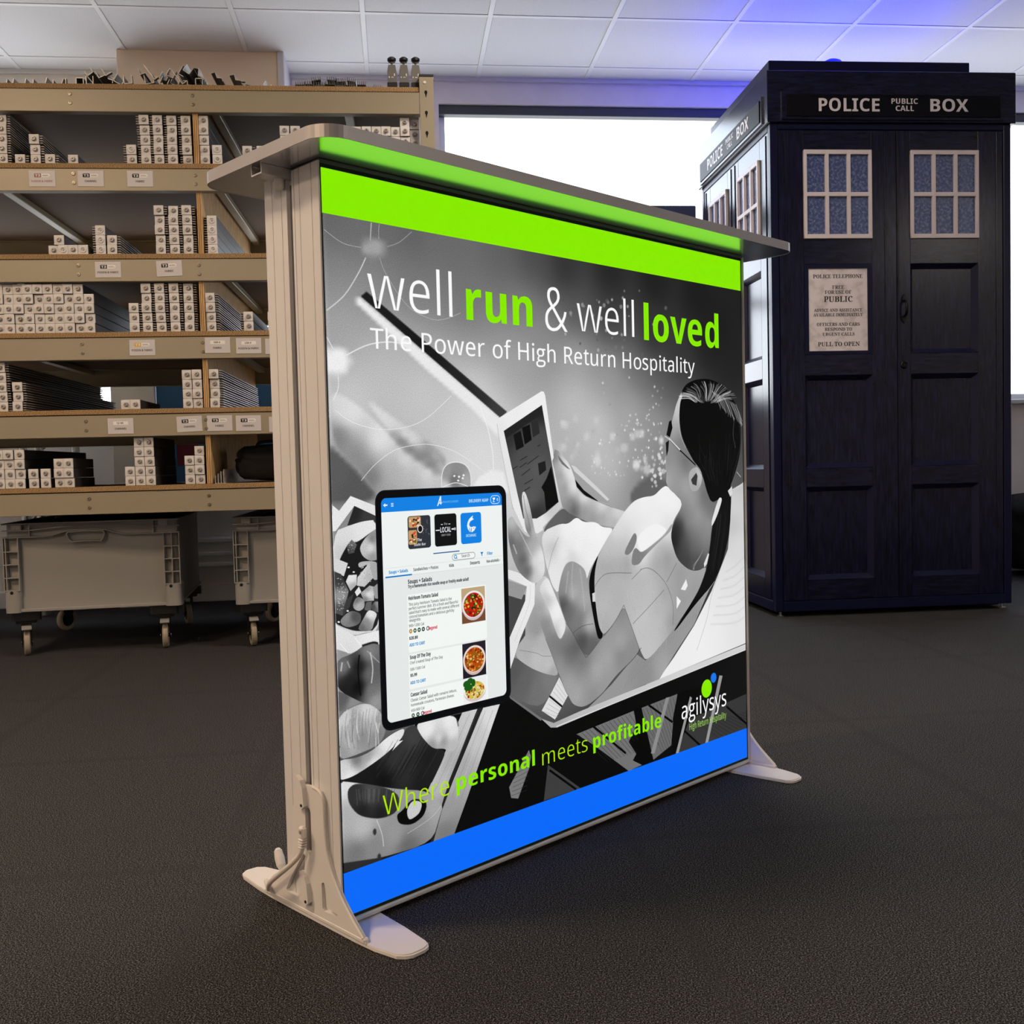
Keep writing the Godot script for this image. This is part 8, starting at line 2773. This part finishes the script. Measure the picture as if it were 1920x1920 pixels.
	for l: Array in [["Heirloom Tomato Salad", 1, 257, 371, 1195, 11.5], ["This juicy Heirloom Tomato Salad is the", 0, 257, 425, 1212, 9], ["perfect summer dish. It's a fresh and flavorful", 0, 257, 450, 1224, 9], ["salad that's easy to make with several different", 0, 257, 455, 1236, 9], ["colored tomatoes and a delicious garlicky", 0, 257, 434, 1248, 9], ["vinaigrette.", 0, 257, 302, 1259, 9], ["900-1200 Cal", 0, 256, 313, 1274, 8.5], ["$20.80", 1, 256, 288, 1311, 9.5], ["ADD TO CART", 2, 256, 315, 1331, 9.3], ["Soup Of The Day", 1, 256, 336, 1368, 11.5], ["Chef created Soup of The Day", 0, 256, 383, 1383, 9], ["500-1500 Cal", 0, 256, 312, 1402, 8.5], ["$5.99", 1, 256, 281, 1420, 9.5], ["ADD TO CART", 2, 255, 314, 1442, 9.3], ["Caesar Salad", 1, 255, 318, 1478, 11.5], ["Classic Caesar Salad with romaine lettuce,", 0, 255, 435, 1493, 9], ["homemade croutons, Parmesan cheese.", 0, 255, 425, 1507, 9], ["450-900 Cal", 0, 255, 305, 1523, 8.5]]:
		print_text(l[0], sans_bold if l[1] > 0 else sans, l[2], l[3], l[4], l[5], blue if l[1] == 2 else (ink if l[1] == 1 else Color(0.27, 0.28, 0.29)))
	for k in 4:
		disc(262 + k * 16, 1286, 6, 6.5, [Color(0.72, 0.50, 0.16), Color(0.22, 0.34, 0.24), Color(0.10, 0.22, 0.16), Color(0.10, 0.22, 0.16)][k], 16)
		disc(262 + k * 16, 1286, 2.8, 3.0, Color(0.9, 0.92, 0.88), 10)
	disc(328, 1286, 6, 6.5, ink, 16)
	disc(328, 1286, 4, 4.5, white, 14)
	print_text("Legend", sans_bold, 330, 364, 1291, 10, Color(0.82, 0.04, 0.16))
	for k in 2:
		disc(262 + k * 18, 1534, 6, 6, [Color(0.22, 0.34, 0.24), Color(0.10, 0.22, 0.16)][k], 16)
		disc(262 + k * 18, 1534, 2.8, 2.8, Color(0.9, 0.92, 0.88), 10)
	disc(298, 1534, 6, 6, ink, 16)
	disc(298, 1534, 4, 4, white, 14)
	print_text("Legend", sans_bold, 299, 333, 1538, 9.5, Color(0.82, 0.04, 0.16))
	# three dishes
	dish(r2, 465, 1183, 564, 1291, Color(0.76, 0.66, 0.50), Color(0.47, 0.30, 0.20), Color(0.93, 0.93, 0.95), [Color(0.75, 0.12, 0.06), Color(0.86, 0.62, 0.10), Color(0.20, 0.42, 0.10), Color(0.45, 0.10, 0.08), Color(0.90, 0.80, 0.35), Color(0.10, 0.22, 0.05)])
	dish(r2, 463, 1353, 561, 1460, Color(0.16, 0.13, 0.17), Color(0.14, 0.12, 0.15), Color(0.93, 0.88, 0.86), [Color(0.72, 0.30, 0.06), Color(0.60, 0.20, 0.03), Color(0.86, 0.55, 0.18), Color(0.42, 0.45, 0.10), Color(0.90, 0.80, 0.50), Color(0.45, 0.14, 0.03)])
	dish(r2, 462, 1464, 560, 1540, Color(0.95, 0.96, 0.96), Color(0.95, 0.96, 0.96), Color(0.95, 0.96, 0.96), [Color(0.85, 0.76, 0.30), Color(0.80, 0.52, 0.18), Color(0.93, 0.88, 0.60), Color(0.28, 0.42, 0.12), Color(0.62, 0.10, 0.06), Color(0.90, 0.86, 0.66)])
	for q: Array in [[478, 1478, 16, 11], [492, 1470, 12, 9], [484, 1490, 18, 10], [505, 1478, 9, 12]]:
		disc(q[0], q[1], q[2], q[3], Color(0.08 + r2.randf() * 0.1, 0.36, 0.10), 12)

func dish(r2: RandomNumberGenerator, x0: int, y0: int, x1: int, y1: int, top: Color, low: Color, bowl: Color, cols: Array) -> void:
	canvas.fill_rect(Rect2i(x0, y0, x1 - x0, y1 - y0), top)
	canvas.fill_rect(Rect2i(x0, y0 + (y1 - y0) * 2 / 3, x1 - x0, (y1 - y0) - (y1 - y0) * 2 / 3), low)
	var cx := (x0 + x1) * 0.5
	var cy := (y0 + y1) * 0.5 + 2.0
	var rx := (x1 - x0) * 0.485
	var ry := minf((y1 - y0) * 0.44, 46.0)
	disc(cx, cy, rx, ry, bowl * Color(0.9, 0.82, 0.82))
	disc(cx, cy - 4, rx, ry - 4, bowl)
	disc(cx, cy - 2, rx * 0.86, ry * 0.82, cols[0])
	for k in 90:
		var a := r2.randf() * TAU
		var q := sqrt(r2.randf()) * 0.80
		disc(cx + cos(a) * rx * q, cy - 2 + sin(a) * ry * q * 0.92, r2.randf_range(2, 6), r2.randf_range(2, 5), cols[r2.randi() % cols.size()], 8)
